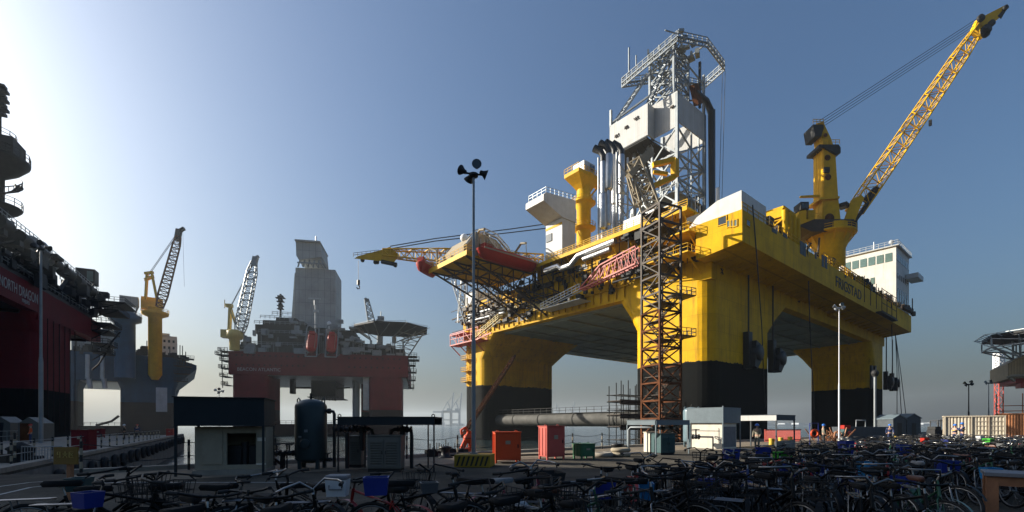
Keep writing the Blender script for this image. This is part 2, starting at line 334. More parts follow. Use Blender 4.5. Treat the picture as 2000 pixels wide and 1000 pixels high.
kb.prism([V((p.x,p.y,0.009)) for p in (cor + .02*PD, cor + 75.5*PD, cor + 75.5*PD - .45*PN, cor - .45*PN + .02*PD)], (0,0,.18)); kb.build('quay_kerb', Mt['concrete'], kind='structure')
wl = MB(); wl.prism([V((p.x,p.y,-8)) for p in (cor + 76*PD, cor + .03*PD, cor + .03*PD + .03*PN, cor + .03*PN + 76*PD)], (0,0,7.9))
wl.build('quay_wall', Mt['quay_wall'], kind='structure')
for k in range(24):                                                     # tyres hung along the pier wall
    p = cor + (3+3.0*k)*PD + .22*PN
    tb = MB(); c = 14
    tb.path([(0, .38*math.cos(2*math.pi*i/c), .38*math.sin(2*math.pi*i/c)) for i in range(c)], .15, 6, closed=True)
    o = tb.build('fender_tyre', Mt['rubber']); o.location = (p.x, p.y, -.75 + .05*random.uniform(-1,1)); o.rotation_euler = (0,0,math.atan2(PN.y,PN.x))
    tag(o, 'black tyre fender hung along the top of the far pier wall', 'tyre fender', 'tyres hung along the pier wall')
ml = MB()
def arc(pts, wdt):
    pts = [V((p[0],p[1],.012)) for p in pts]
    for a,b in zip(pts, pts[1:]):
        d = (b-a).normalized(); s_ = V((-d.y,d.x,0))*wdt/2; ml.add([a-s_,b-s_,b+s_,a+s_], [(0,1,2,3)])
arc([W(-60,975,10.5), W(0,966,11.4), W(60,952,12.7), W(125,945,13.5), W(240,943,13.8)], .10)
arc([W(-60,962,11.8), W(0,951,12.9), W(60,943,13.8), W(110,940,14.2)], .10)
arc([W(250,943,13.8), W(420,943,13.8), W(640,943,13.8)], .08)
ml.build('road_marking', Mt['paint_line'], kind='structure')
# ================================================================ the yellow drilling rig
F = Fr((34.06, 80), TH)
rig = thing('drilling_rig', 'huge yellow semi-submersible drilling rig with black column bases towering over the quay', 'drilling rig', (34.06, 80, 0), TH)
def P_(v): return V(v)
# hull
h = MB()
h.box(0, 110, 0.02, 76.4, 26.8, 35.2)
h.box(.02, 25, 3, 44, 35.2, 39.3); h.box(.02, 25, 44, 76.3, 35.2, 36.6)
# overhanging upper deck along the right face, tapered underneath
pr = [(-3, 0.01, 30.1), (-3, -6.5, 31.2), (-3, -6.5, 35.35), (-3, .01, 35.35)]
h.prism([V((-3,.03,29.6)), V((-3,-6.5,30.35)), V((-3,-6.5,35.35)), V((-3,.03,35.35))], (113.5,0,0))
h.box(-3, 12, .03, 1.2, 29.6, 35.3)
h.build('hull', Mt['yellow'], rig)
u = MB(); u.box(2, 108, 2, 75, 26.72, 26.8)
for k in range(9): u.box(3, 107, 8*k+5, 8*k+5.35, 26.3, 26.72)
for k in range(12): u.box(9*k+3, 9*k+3.3, 3, 74, 26.45, 26.72)
u.build('underside_plating', Mt['underside'], rig)
# columns with black boot topping and flared tops
def column(x0, x1, y0, y1, fx0=0, fx1=0, fy0=0, fy1=0):
    r = 2.6; zb = 12.8
    c = MB(); c.loft([(rrect(x0,x1,y0,y1,r), zb), (rrect(x0,x1,y0,y1,r), 20.2), (rrect(x0-fx0*.45,x1+fx1*.45,y0-fy0*.45,y1+fy1*.45,r), 23.6),
                      (rrect(x0-fx0,x1+fx1,y0-fy0,y1+fy1,r), 26.8)], caps=False)
    o = c.build('column', Mt['column_yellow'], rig)
    b = MB(); b.loft([(rrect(x0,x1,y0,y1,r), -9), (rrect(x0,x1,y0,y1,r), zb)], caps=False)
    b.build('boot_topping', Mt['black_paint'], o)
    return o
colA = column(0, 24.4, 0, 16.3, 0, 9, 0, 4); colB = column(0, 27.4, 65.4, 76.4, 0, 6, 5.5, 0)
colC = column(97, 110, 0, 17.2, 3.0, 0, 0, 5); colD = column(90, 110, 62, 76.4)
# pontoons awash under the columns and the round brace between them
pn = MB(); pn.loft([(rrect(-2,112,-2,18,5),-9),(rrect(-2,112,-2,18,5),-3.4),(rrect(-1,111,-1,17,5),-2.9)]); pn.loft([(rrect(-2,112,62,78,5),-9),(rrect(-2,112,62,78,5),-2.9)])
pn.build('pontoon', Mt['black_paint'], rig)
br = MB(); a, b = F.onx(1228, 828, 5), F.onx(1015, 828, 5)
br.tube((5, 14, 3.0), (5, 67, 3.0), 1.55, 16)
for yy in (24, 36, 48, 58): br.tube((5, yy-.2, 3.0), (5, yy+.2, 3.0), 1.68, 16)
br.build('brace', Mt['brace_grey'], rig)
rl = MB(); rl.rail([(5,17,4.6),(5,66,4.6)], 1.3, .06, 2.2); rl.box(4,6,17,66,4.5,4.6); rl.build('brace_walkway', Mt['dark_steel'], rig)
br = MB(); br.tube((14, 14, 2.6), (14, 67, 2.6), 1.3, 14); br.build('brace', Mt['brace_grey'], rig)
# corner block on top: white housing with louvres, windows
wb = MB(); c0 = F.onx(1380, 430, -3)
wb.prism([V((-2.8, -6.3, 35.36)), V((-2.8, 2.6, 35.36)), V((-2.8, 1.2, 36.7)), V((-2.8, -2.4, 38.2)), V((-2.8, -6.3, 38.45))], (9, 0, 0))
wb.build('white_housing', Mt['white'], rig)
def windows(px, face, w_, h_, mat_='glass', name='window', val=0.0, fr=True):
    for (x, y) in px:
        p = F.onx(x, y, val) if face == 'x' else F.ony(x, y, val)
        m = MB(); f_ = MB()
        if face == 'x':
            m.box(val-.06, val+.02, p.y-w_/2, p.y+w_/2, p.z-h_/2, p.z+h_/2)
            for a_, b_, c_, d_ in ((-w_/2-.1,w_/2+.1,h_/2,h_/2+.12),(-w_/2-.1,w_/2+.1,-h_/2-.12,-h_/2),(-w_/2-.1,-w_/2,-h_/2,h_/2),(w_/2,w_/2+.1,-h_/2,h_/2)):
                f_.box(val-.12, val+.01, p.y+a_, p.y+b_, p.z+c_, p.z+d_)
        else:
            m.box(p.x-w_/2, p.x+w_/2, val-.06, val+.02, p.z-h_/2, p.z+h_/2)
            for a_, b_, c_, d_ in ((-w_/2-.1,w_/2+.1,h_/2,h_/2+.12),(-w_/2-.1,w_/2+.1,-h_/2-.12,-h_/2),(-w_/2-.1,-w_/2,-h_/2,h_/2),(w_/2,w_/2+.1,-h_/2,h_/2)):
                f_.box(p.x+a_, p.x+b_, val-.12, val+.01, p.z+c_, p.z+d_)
        o = m.build(name, Mt[mat_], rig)
        if fr: f_.build('frame', Mt['yellow_steel'], o)
windows([(1411,431)], 'x', 1.3, 1.2, val=-3); windows([(1424,437),(1430,436.5),(1436,436)], 'x', .55, .95, 'green_glass', val=-3)
windows([(1461,436)], 'y', 1.3, .9, val=-6.5)
windows([(1512,451),(1533,460)], 'y', 2.0, .7, 'black', 'vent', val=-6.5, fr=False)
windows([(1565,484),(1571,488),(1607,510),(1613,513)], 'y', 1.4, 2.4, 'black', 'vent', val=-6.5, fr=False)
windows([(1593,499)], 'y', .8, 1.3, 'black', 'vent', val=-6.5, fr=False)
# openings in the left face
windows([(1213,505),(1142,527),(1130,530),(1175,520),(1240,495)], 'x', 1.6, 2.6, 'black', 'hatch', val=0)
windows([(1090,590),(1098,588),(1107,586),(1010,622),(1021,619),(1032,616)], 'x', 1.9, 1.9, 'glass', 'window', val=0)
for (x, y, wd, hh) in ((1060,596,9,2.6),(982,612,12,2.2)):
    p = F.onx(x, y, 0); m = MB(); m.box(-.18, .01, p.y-wd/2, p.y+wd/2, p.z-hh/2, p.z+hh/2); m.build('hull_panel', Mt['pale_yellow'], rig)
# seams, stiffeners and pipes along the left face
st = MB()
for k in range(28):
    yy = 18 + 2.05*k; st.box(-.28, .01, yy, yy+.14, 27.3, 35)
for zz in (29.4, 32.4, 35.1): st.box(-.4, .01, 17, 75, zz, zz+.22)
st.build('stiffener', Mt['yellow'], rig)
# deck edge walkway on the left with railing, brackets underneath
wk = MB(); wk.box(-2.6, .01, 3, 44, 39.0, 39.34); wk.box(-2.75, -2.6, 3, 44, 38.7, 39.5)
for k in range(11): wk.beam((-2.4, 4+4*k, 39.0), (-.02, 4+4*k, 36.4), .22)
wk.build('walkway', Mt['yellow_steel'], rig)
rl = MB(); rl.rail([(-2.6,3,39.4),(-2.6,44,39.4)], 1.2, .055, 1.6, (1,.66,.33)); rl.rail([(-2.9,-6.4,35.4),(110.4,-6.4,35.4)], 1.2, .05, 2.0, (1,.5)); rl.build('railing', Mt['yellow_steel'], rig)
# silver pipes under the deck edge
pp = MB(); q = [F.onx(1135,505,-3), F.onx(1160,495,-3), F.onx(1185,480,-3.2), F.onx(1200,476,-3.2), F.onx(1225,478,-3.2), F.onx(1248,472,-3)]
pp.path([(-3,38,37.0),(-3,33.8,37.0),(-3,33,36.2),(-3.0,30,36.2),(-3.1,27.8,37.6),(-3.1,18,37.8)], .62, 10)
pp.path([(-3.4,26,36.3),(-3.4,19,36.4)], .5, 10)
pp.build('exhaust_pipe', Mt['silver'], rig)
# dark machinery clutter hung below the deck edge near the tower
random.seed(3)
cl = MB()
for k in range(34):
    yy = random.uniform(2, 18); zz = random.uniform(30.2, 38.4); cl.cbox((random.uniform(-2.2,-.4), yy, zz), random.uniform(.3,2), random.uniform(.4,2.4), random.uniform(.3,1.8))
for k in range(46):
    yy = random.uniform(1, 19); zz = random.uniform(29.5, 38.5); x_ = random.uniform(-2.8,-.3); d = random.choice([(0,random.uniform(2,6),0),(0,0,random.uniform(1.5,5))])
    cl.tube((x_,yy,zz), (x_,yy+d[1],min(38.9,zz+d[2])), random.choice([.08,.14,.22]), 6)
cl.build('deck_machinery', Mt['dark_steel'], rig)
pf = MB()
for zz, x1 in ((34.2,-4.6),(30.6,-5.0)):
    pf.box(x1, -.01, 1.5, 9.5, zz, zz+.25)
    for yy in (2,5.4,9): pf.beam((x1+.3,yy,zz), (-.02,yy,zz-2.6), .2)
pf.build('platform', Mt['yellow_steel'], rig)
rl = MB()
for zz, x1 in ((34.45,-4.6),(30.85,-5.0)): rl.rail([(-.1,1.5,zz),(x1,1.5,zz),(x1,9.5,zz),(-.1,9.5,zz)], 1.2, .05, 1.4)
rl.build('railing', Mt['yellow_steel'], rig)
# trays, vents and hanging gear along the left face
cl = MB(); random.seed(33)
for k in range(80):
    yy = random.uniform(19, 74); zz = random.uniform(28.6, 36.2); cl.cbox((random.uniform(-.9,-.2), yy, zz), random.uniform(.3,1.1), random.uniform(.3,2.0), random.uniform(.25,1.3))
for k in range(60):
    yy = random.uniform(19, 70); zz = random.uniform(28.2, 38); x_ = random.uniform(-1.2,-.3); d = random.choice([(random.uniform(2,8),0),(0,random.uniform(1.5,5))]); cl.tube((x_,yy,zz),(x_,min(76,yy+d[0]),min(38.6,zz+d[1])),random.choice([.07,.1,.18]),6)
cl.build('hull_fittings', Mt['dark_steel'], rig)
cl = MB()
for k in range(46):
    yy = random.uniform(46, 75); x_ = random.uniform(-6,-.3); zz = random.uniform(30,36.5); cl.cbox((x_*.5, yy, zz), random.uniform(.3,1.4), random.uniform(.3,2.4), random.uniform(.2,1.2))
for k in range(30):
    yy = random.uniform(56, 75); zz = random.uniform(29,37); cl.tube((-1.6,yy,zz),(-1.6,yy+random.uniform(2,7)*(k%2),zz+random.uniform(1,3)*((k+1)%2)),random.choice([.1,.2]),6)
cl.build('hull_fittings', Mt['brown_steel'], rig)
# red boarding gangway slung along the left face
gw = MB(); a, b = F.onx(1258,532,-3.2), F.onx(1150,580,-3.2); a2, b2 = F.onx(1258,505,-3.2), F.onx(1195,548,-3.2)
ya, yb = 15, 31.5
lo = [(-3.4, 14.5, 31.8), (-3.4, 33, 30.7)]
for x_ in (-3.5, -2.3):
    gw.beam((x_,13,31.9), (x_,27,30.2), .3); gw.beam((x_,13,35.2), (x_,21.5,33.9), .24); gw.beam((x_,21.5,33.9), (x_,27,30.4), .24)
    for k in range(8):
        t = k/7; p = V((x_,13,31.9)).lerp(V((x_,25,30.45)), t); q = V((x_,13,35.2)).lerp(V((x_,23,33.0)), t); gw.beam(p, q, .13)
        if k < 7:
            q2 = V((x_,13,35.2)).lerp(V((x_,23,33.0)), t+1/7); gw.beam(p, q2, .11)
for k in range(14):
    t = k/13; gw.beam(V((-3.5,13,31.9)).lerp(V((-3.5,27,30.2)),t), V((-2.3,13,31.9)).lerp(V((-2.3,27,30.2)),t), .12)
gw.build('gangway', Mt['red_steel'], rig)
gw = MB()
for k in range(12):
    t = k/11; p = V((-3.6,27,30.2)).lerp(V((-3.6,39,28.4)), t); gw.tube(p, p+V((0,0,1.2)), .07, 4)
for dz in (0,.6,1.2): gw.beam((-3.6,27,30.2+dz), (-3.6,39,28.4+dz), .12)
gw.box(-3.6,-.02,27,39,28.2,28.35); gw.beam((-2.6,27,30.2),(-2.6,39,28.4),.3,.12)
gw.build('stair', Mt['pale_steel'], rig)
# far-left column: red landing platform and caged ladder
pf = MB()
pf.box(-3.4, -.02, 64, 78.5, 24.9, 25.2); pf.box(-3.4,-.02,71,78.5,27.9,28.1)
for x_ in (-3.3,-.3):
    for yy in (64.2,67.6,71.2,75,78.3): pf.beam((x_,yy,25.2),(x_,yy,28.4),.18)
    pf.beam((x_,64.2,28.4),(x_,78.3,28.4),.18); pf.beam((x_,64.2,26.8),(x_,78.3,26.8),.14)
    for k in range(4): pf.beam((x_,64.2+3.5*k,25.2),(x_,67.7+3.5*k,28.4),.13)
pf.beam((-3.4,58,22.6+3.2),(-3.4,64,25.1),.25); 
for yy in (66,70,74,78): pf.beam((-3.2,yy,24.9),(-.05,yy,22.4),.22)
pf.build('landing_platform', Mt['red_steel'], rig)
st = MB(); st.beam((-3.5,66,25.3),(-3.5,55,29.0),.3,.14); st.beam((-2.5,66,25.3),(-2.5,55,29.0),.3,.14); st.rail([(-3.5,66,25.4),(-3.5,55,29.1)],1.1,.06,1.2); st.build('stair', Mt['pale_yellow'], rig)
ld = MB()
for yy in (73.2, 73.9): ld.tube((-.5,yy,13),(-.5,yy,25),.07,4)
for k in range(24): ld.tube((-.5,73.2,13.2+.5*k),(-.5,73.9,13.2+.5*k),.05,4)
for k in range(12): ld.path([(-.5+(-.8)*math.sin(math.pi*t/6), 73.55+.55*math.cos(math.pi*t/6), 14+k) for t in range(7)], .05, 4)
for k,(zz) in enumerate((14.2,17.2,20.6)): ld.box(-1.6,-.02,71.8,75.2,zz,zz+.12); ld.rail([(-.1,71.8,zz+.1),(-1.6,71.8,zz+.1),(-1.6,75.2,zz+.1),(-.1,75.2,zz+.1)],1.1,.06,1.2)
ld.build('ladder', Mt['yellow_steel'], rig)
# the far end above the left column: cabins and stacked pipe racks
m = MB(); m.box(.2,8,70,76,36.6,40.2); m.box(-.9,-.1,60,75,33.2,33.5); m.build('deck_cabin', Mt['white'], rig)
m = MB()
for k in range(3): m.tube((-1.2,55,31+.9*k),(-1.2,72,31.4+.9*k),.35,8)
m.build('pipe_rack', Mt['pale_steel'], rig)
m = MB()                                                                # white lattice hanging off the far end
m.lattice(F.at(885,548,136), F.at(915,632,136), [(0,1,1),(1,2.6,2)], nseg=6, r=.13, rb=.09); m.lattice(F.at(905,545,134), F.at(900,630,138), [(0,1.2,1),(1,2,2)], nseg=5, r=.12, rb=.08)
m.build('flare_boom', Mt['pale_steel'], rig)
# lifeboat platform: deck slung out to the left on a truss
lp = MB(); zt = 39.2
lp.box(-20.5, -.02, 44.02, 60, zt-.55, zt); lp.box(-20.7,-20.5,43.8,60.2,zt-.9,zt+.15); lp.box(-20.5,-2.8,43.75,44,zt-.9,zt+.15)
lp.build('boat_deck', Mt['yellow_steel'], rig)
tr = MB(); zl = 33.4
for yy in (45, 50, 55, 59.5):
    tr.beam((-20,yy,zt-.7),(-.1,yy,zl-1.6),.34); tr.beam((-20,yy,zt-.75),(-.1,yy,zt-.75),.3)
    pts = [(-20+20*k/6, zt-.75, zt-.7+(zl-1.6-zt+.7)*k/6) for k in range(7)]
    for k in range(6):
        x0,zu,zd = pts[k]; x1,_,zd1 = pts[k+1]
        tr.beam((x1,yy,zu),(x1,yy,zd1),.2); tr.beam((x0,yy,zd),(x1,yy,zu),.16)
for k in range(1,7):
    x_ = -20+20*k/6; zz = zt-.7+(zl-1.6-zt+.7)*k/6
    tr.beam((x_,45,zz),(x_,59.5,zz),.2); tr.beam((x_,45,zz),(x_,50,zt-.75),.14); tr.beam((x_,50,zz),(x_,55,zt-.75),.14); tr.beam((x_,55,zz),(x_,59.5,zt-.75),.14)
for yy in (44.5, 52):                                                    # long raking struts back to the hull
    tr.beam((-12,yy,36),(-.1,yy-4,27.6),.34); tr.beam((-7,yy,34.6),(-.1,yy-10,29),.26); tr.beam((-4,yy,37),(-.1,yy-12,30.2),.26)
for k in range(4): tr.beam((-2.6,43-3.2*k,39),(-.1,44.5-3.4*k,28.6+.4*k),.2); tr.beam((-2.6,43-3.2*k,39),(-.1,40.0-3.4*k,31),.16)
tr.build('deck_truss', Mt['brown_steel'], rig)
rl = MB(); rl.rail([(-2.8,43.9,zt+.1),(-20.6,43.9,zt+.1),(-20.6,60.1,zt+.1),(-.1,60.1,zt+.1)], 1.2, .05, 1.7, (1,.5)); rl.build('railing', Mt['yellow_steel'], rig)
# white domed quarters with stairs behind the lifeboat
m = MB(); pts = [(0,0),(0,4.0),(2.5,6.6),(6,8.0),(11,7.6),(15,5.0),(17,2.2),(17,0)]
m.prism([V((-17+a*.86, 50.5, zt+.01+b)) for a,b in pts], (0,9,0)); 
m.build('quarters', Mt['cream'], rig)
m = MB()
for k in range(7): m.tube((-14.4+2*k, 50.2, zt+3.5+.5*min(k,6-k)),(-14.4+2*k,50.2,zt+6+.5*min(k,6-k)),.08,5)
m.path([(-16.6,50.2,zt+5.2),(-14,50.2,zt+8.1),(-11.4,50.2,zt+9.3),(-7.6,50.2,zt+8.9),(-4,50.2,zt+6.6),(-2.2,50.2,zt+3.6)], .16, 6)
m.path([(-16.6,50.0,zt+4.2),(-14.4,50.0,zt+6.9),(-11.6,50.0,zt+8.2),(-7.6,50.0,zt+7.9),(-4.4,50.0,zt+5.6),(-2.4,50.0,zt+2.6)], .30, 6)
for k in range(14): m.tube((-10.2+.55*k,49.4,zt+6.5-.42*k),(-10.2+.55*k,50.4,zt+6.5-.42*k),.09,4)
m.beam((-10.4,49.4,zt+6.6),(-2.6,49.4,zt+.7),.22); m.rail([(-10.4,49.4,zt+6.6),(-2.6,49.4,zt+.7)],1.1,.06,1.0)
m.build('stair', Mt['pale_steel'], rig)
m = MB(); random.seed(5)
for k in range(20): m.cbox((random.uniform(-15,-2.5),49.9,zt+random.uniform(.3,6.0)*.8), random.uniform(.4,1.6), .5, random.uniform(.3,1.2))
for k in range(8): m.cbox((random.uniform(-12,-4), random.uniform(51,58), zt+8.2), random.uniform(1,2.2), 1.5, random.uniform(.6,1.8))
m.build('deck_machinery', Mt['brown_steel'], rig)
# white air intake with its flared hood
m = MB(); a = F.onx(1087,450,-2.7)
m.box(-2.6, 1.6, 33, 38.2, 39.32, 47.6)
m.prism([V((-2.6,32.8,47.6)),V((-8.4,32.8,49.6)),V((-8.4,32.8,50.9)),V((-7.6,32.8,51.6)),V((1.6,32.8,52.6)),V((1.6,32.8,47.6))], (0,5.8,0))
m.build('air_intake', Mt['white'], rig)
m = MB(); m.box(-2.75,-2.6,36.2,38.0,43.5,45.2); m.build('window', Mt['glass'], rig)
m = MB(); m.rail([(1.5,38.5,52.6),(-7.6,38.5,51.6),(-7.6,32.9,51.6),(1.5,32.9,52.6)],1.2,.06,1.3); m.build('railing', Mt['steel'], rig)
m = MB(); m.box(-2.68,-2.6,33,38.2,46.2,46.7); m.build('trim', Mt['yellow_steel'], rig)
m = MB(); m.rail([(-2.9,33,39.4),(-2.9,38,39.4)],1.1,.06,1.0); m.build('railing', Mt['yellow_steel'], rig)
# left deck crane: pedestal, cab, boom resting to the left
cc = F.at(1140, 470, 116); cx, cy = cc.x, cc.y
pz = lambda y: EYE+(HZ-y)/FPX*116
m = MB(); m.lathe((cx,cy,0), [(1.75,39),(1.75,pz(408)),(2.3,pz(402)),(2.3,pz(392)),(1.7,pz(386)),(1.7,pz(362)),(2.6,pz(352)),(2.6,pz(345))], 20)
pc = m.build('pedestal_crane', Mt['yellow_steel'], rig)
m = MB(); sq = lambda s_, o_=0: [(cx-4.4*s_+o_,cy-2.4*s_),(cx+3.0*s_+o_,cy-2.4*s_),(cx+3.0*s_+o_,cy+2.4*s_),(cx-4.4*s_+o_,cy+2.4*s_)]
m.loft([(sq(.42,.3),pz(374)),(sq(.62,.2),pz(366)),(sq(1),pz(353)),(sq(1),pz(346))]); m.rail([(cx-4.4,cy+2.4,pz(346)),(cx-4.4,cy-2.4,pz(346)),(cx+3,cy-2.4,pz(346)),(cx+3,cy+2.4,pz(346))],1.2,.06,1.1)
m.box(cx+3.02,cx+6.4,cy-1.2,cy+1,pz(352),pz(343)); m.beam((cx+6,cy,pz(346)),(cx+2,cy,pz(382)),.35); m.build('machinery_house', Mt['yellow_steel'], pc)
m = MB(); m.bev(cx-2.2,cx+1.8,cy-2.2,cy+1.6,pz(346)+.02,pz(325),.15); m.box(cx-1.0,cx+1.0,cy-1,cy+1,pz(325),pz(322)); m.build('cab', Mt['pale_steel'], pc)
m = MB(); m.box(cx-.2,cx+1.4,cy-2.28,cy-2.21,pz(341),pz(329)); m.build('window', Mt['glass'], pc)
m = MB()
for zz in (pz(398), pz(447)): m.rail([(cx+2.9*math.cos(t*math.pi/6),cy+2.9*math.sin(t*math.pi/6),zz) for t in range(12)],1.1,.06,1.4,closed=True); m.lathe((cx,cy,0),[(1.7,zz-.6),(3.0,zz-.1),(3.0,zz),(1.7,zz)],18)
m.build('collar_platform', Mt['yellow_steel'], pc)
bt = F.at(690, 502, 118); bm_ = F.at(770, 500, 117.5); bb = F.at(1060, 515, 116.5)
m = MB(); m.lattice(bb, F.at(748,494,118), [(0,3.6,3.4),(.6,3.2,3.2),(1,1.2,1.6)], nseg=20, r=.19, rb=.11)
m.build('boom', Mt['yellow_steel'], pc)
m = MB(); A = [F.at(x,y,118) for x,y in ((780,498),(762,482),(745,488),(700,500),(692,505),(745,510),(770,512))]
n_ = (F.at(760,495,119)-F.at(760,495,118)).normalized(); m.prism([p - n_*.7 for p in A], n_*1.4); m.build('boom_head', Mt['yellow_steel'], pc)
m = MB(); m.rail([F.at(690,502,117.4), F.at(740,496,117.4)],1.0,.06,1.0)
for x,y in ((708,508),(733,512),(737,512),(772,518)): m.sphere(F.at(x,y,118), .55, 8)
m.beam(F.at(745,511,117.6),F.at(775,517,117.6),.8); m.build('sheave', Mt['dark_steel'], pc)
m = MB()
for dy in (0,5): m.path([F.at(762,481+dy,118), F.at(850,466+dy,117.6), F.at(1000,447+dy*1.4,117), F.at(1132,428+dy*2,116)], .13, 5)
m.build('pendant_cable', Mt['black'], pc)
m = MB(); a = F.at(700,509,118); m.tube(a, a-V((0,0,5.0)), .06, 4); c_ = a-V((0,0,5.2)); m.box(c_.x-.3,c_.x+.3,c_.y-.3,c_.y+.3,c_.z-.9,c_.z+.3)
m.path([c_+V((0,0,-.9)), c_+V((.3,0,-1.3)), c_+V((.25,0,-1.8)), c_+V((-.2,0,-1.95)), c_+V((-.45,0,-1.55))], .14, 6); m.build('hook', Mt['black'], pc)
m = MB(); m.sphere(F.at(907,465,112), 1.0, 12); m.tube(F.at(907,473,112), F.at(907,488,112), .35, 8); m.build('radome', Mt['white_plain'], rig)
# silver exhaust stacks
for (px, y0, y1, Y, r) in ((1181,470,330,101,1.0),(1194,470,380,101,1.0),(1194,380,305,101,.75),(1181,330,318,101,.8)): pass
def stack(px, ytop, ybot, Y, segs):
    b_ = F.at(px, ybot, Y); zf = lambda y: EYE+(HZ-y)/FPX*Y
    m = MB(); prof = []
    for (ya_, yb_, r) in segs: prof += [(r*.82, zf(ya_)), (r, zf(ya_)+.35), (r, zf(yb_)-.35), (r*.82, zf(yb_))]
    m.lathe((b_.x,b_.y,0), [(segs[0][2]*.6, zf(segs[0][0]))]+prof, 16)
    for (ya_, yb_, r) in segs:
        k = zf(ya_)+1.6
        while k < zf(yb_)-1: m.tube((b_.x,b_.y,k-.05),(b_.x,b_.y,k+.05),r+.03,16,cap=False); k += 1.6
    o = m.build('exhaust_stack', Mt['silver'], rig)
    m = MB(); t_ = zf(ytop); m.path([(b_.x,b_.y,t_-.4),(b_.x,b_.y,t_+.8),(b_.x-.3,b_.y+.5,t_+1.9),(b_.x-1.0,b_.y+1.6,t_+2.8)], [.62,.62,.7,.8], 12); m.build('exhaust_tip', Mt['black'], o)
stack(1178, 312, 470, 101, [(470,448,.5),(448,378,.85),(378,312,.55)])
stack(1189, 302, 466, 101, [(466,440,.5),(440,372,.6),(372,302,.95)])
stack(1200, 300, 464, 103, [(464,400,.55),(400,300,.6)]); stack(1214, 302, 464, 104, [(464,380,.6),(380,302,.7)])
m = MB()
for px in (1169, 1205, 1226): a = F.at(px,470,101.5); m.tube((a.x,a.y,39.2),(a.x,a.y,EYE+(HZ-308)/FPX*101.5),.22,8)
for k in range(4):
    a, b = F.at(1205,470,102), F.at(1238,470,104); z0 = 41+4.6*k
    m.beam((a.x,a.y,z0),(b.x,b.y,z0+4.6),.22); m.beam((b.x,b.y,z0),(a.x,a.y,z0+4.6),.22); m.beam((a.x,a.y,z0),(b.x,b.y,z0),.18)
b = F.at(1238,470,104); m.tube((b.x,b.y,39.2),(b.x,b.y,61),.25,8); a = F.at(1205,470,102); m.tube((a.x,a.y,39.2),(a.x,a.y,61),.25,8)
m.build('stack_frame', Mt['pale_steel'], rig)
m = MB()
for px,Y in ((1132,104),(1160,104),(1163,106)): a = F.at(px,480,Y); m.box(a.x-.6,a.x+.6,a.y-.6,a.y+.6,39.3,41.4)
m.build('fire_locker', Mt['red'], rig)
# ---------------------------------------------------------------- derrick of the yellow rig
DX, DY = 33.5, 26.8                                   # the near corner leg, in the rig's frame; 13.8 along x, 13 along y
zc = lambda y, Y=122: EYE+(HZ-y)/FPX*Y
Wd, Dp = 13.8, 13.2
X0, X1, Y0, Y1 = DX, DX+Wd, DY, DY+Dp
zb = 39.3
m = MB()
for (x_, y_) in ((X0,Y0),(X1,Y0),(X0,Y1),(X1,Y1)): m.beam((x_,y_,zb-4),(x_,y_,88),.75)
m.beam((X0,Y0+7.5,zb),(X0,Y0+7.5,88),.5); m.beam((X0+7,Y0,zb),(X0+7,Y0,88),.35)
der = m.build('derrick', Mt['steel'], rig)
m = MB(); lev = [zb+1, 46.5, 53, 59.5, 66, 72.5, 79.5]
for i in range(len(lev)-1):
    a, b = lev[i], lev[i+1]
    for (p, q) in (((X0,Y0),(X1,Y0)),((X0,Y0),(X0,Y0+7.5)),((X1,Y0),(X1,Y1)),((X0,Y0+7.5),(X0,Y1)),((X0,Y1),(X1,Y1))):
        m.beam((p[0],p[1],a),(q[0],q[1],a),.42)
        mid = ((p[0]+q[0])/2,(p[1]+q[1])/2)
        m.beam((p[0],p[1],b),(mid[0],mid[1],(a+b)/2),.34); m.beam((p[0],p[1],a),(mid[0],mid[1],(a+b)/2),.34)
        m.beam((q[0],q[1],b),(mid[0],mid[1],(a+b)/2),.34); m.beam((q[0],q[1],a),(mid[0],mid[1],(a+b)/2),.34)
m.build('bracing', Mt['steel'], der)
# windwalls
m = MB(); t = .25
za, zt_ = 80.5, 88.0
m.box(X0-t, X1+t, Y0-t-.02, Y0-.02, za, zt_); m.box(X0-t-.02, X0-.02, Y0-t, Y0+7.4, za-1.2, zt_+.4); m.box(X1+.02, X1+t, Y0, Y1, za, zt_)
m.box(X0-3.5, X0-3.2, Y0+6.8, Y1+6, za-1.6, zt_-.6); m.box(X0-3.5, X0-.3, Y0+6.5, Y0+6.8, za-1.6, zt_-.6); m.box(X0-3.2, X0+8, Y1+5.7, Y1+6, za-1.6, zt_-.6)
m.box(X0-2.2, X0-1.95, Y1+5.9, Y1+10.5, za-4.2, za+2.4); m.box(X0-2.2, X0+3, Y1+10.2, Y1+10.5, za-4.2, za+2.4)
m.build('windwall', Mt['cladding'], der)
m = MB(); m.beam((X0-3.4,Y0+6.8,za-1.8),(X0-3.4,Y1+6,za-1.8),.4)
for k in range(6): m.beam((X0-3.3,Y0+7+2.2*k,za-1.6),(X0,Y0+7+2.2*k,za-3.4),.2)
m.box(X0-3.4,X0+8,Y0+6.8,Y1+10,za-2.3,za-2.0); m.build('monkey_board', Mt['dark_steel'], der)
m = MB()
for k in range(3):
    yy = Y0+9.4+3.4*k
    for j in range(4): m.beam((X0-3.8,yy+.3*j,zt_-3.4-.8*k),(X0-3.6,yy+.3*j+random.uniform(-.4,.6),zt_-2.6-.8*k),.22)
m.box(X0-.8,X0-.4,Y0+.6,Y0+1.6,zt_-3.4,zt_-3); m.build('floodlight', Mt['brown_steel'], der)
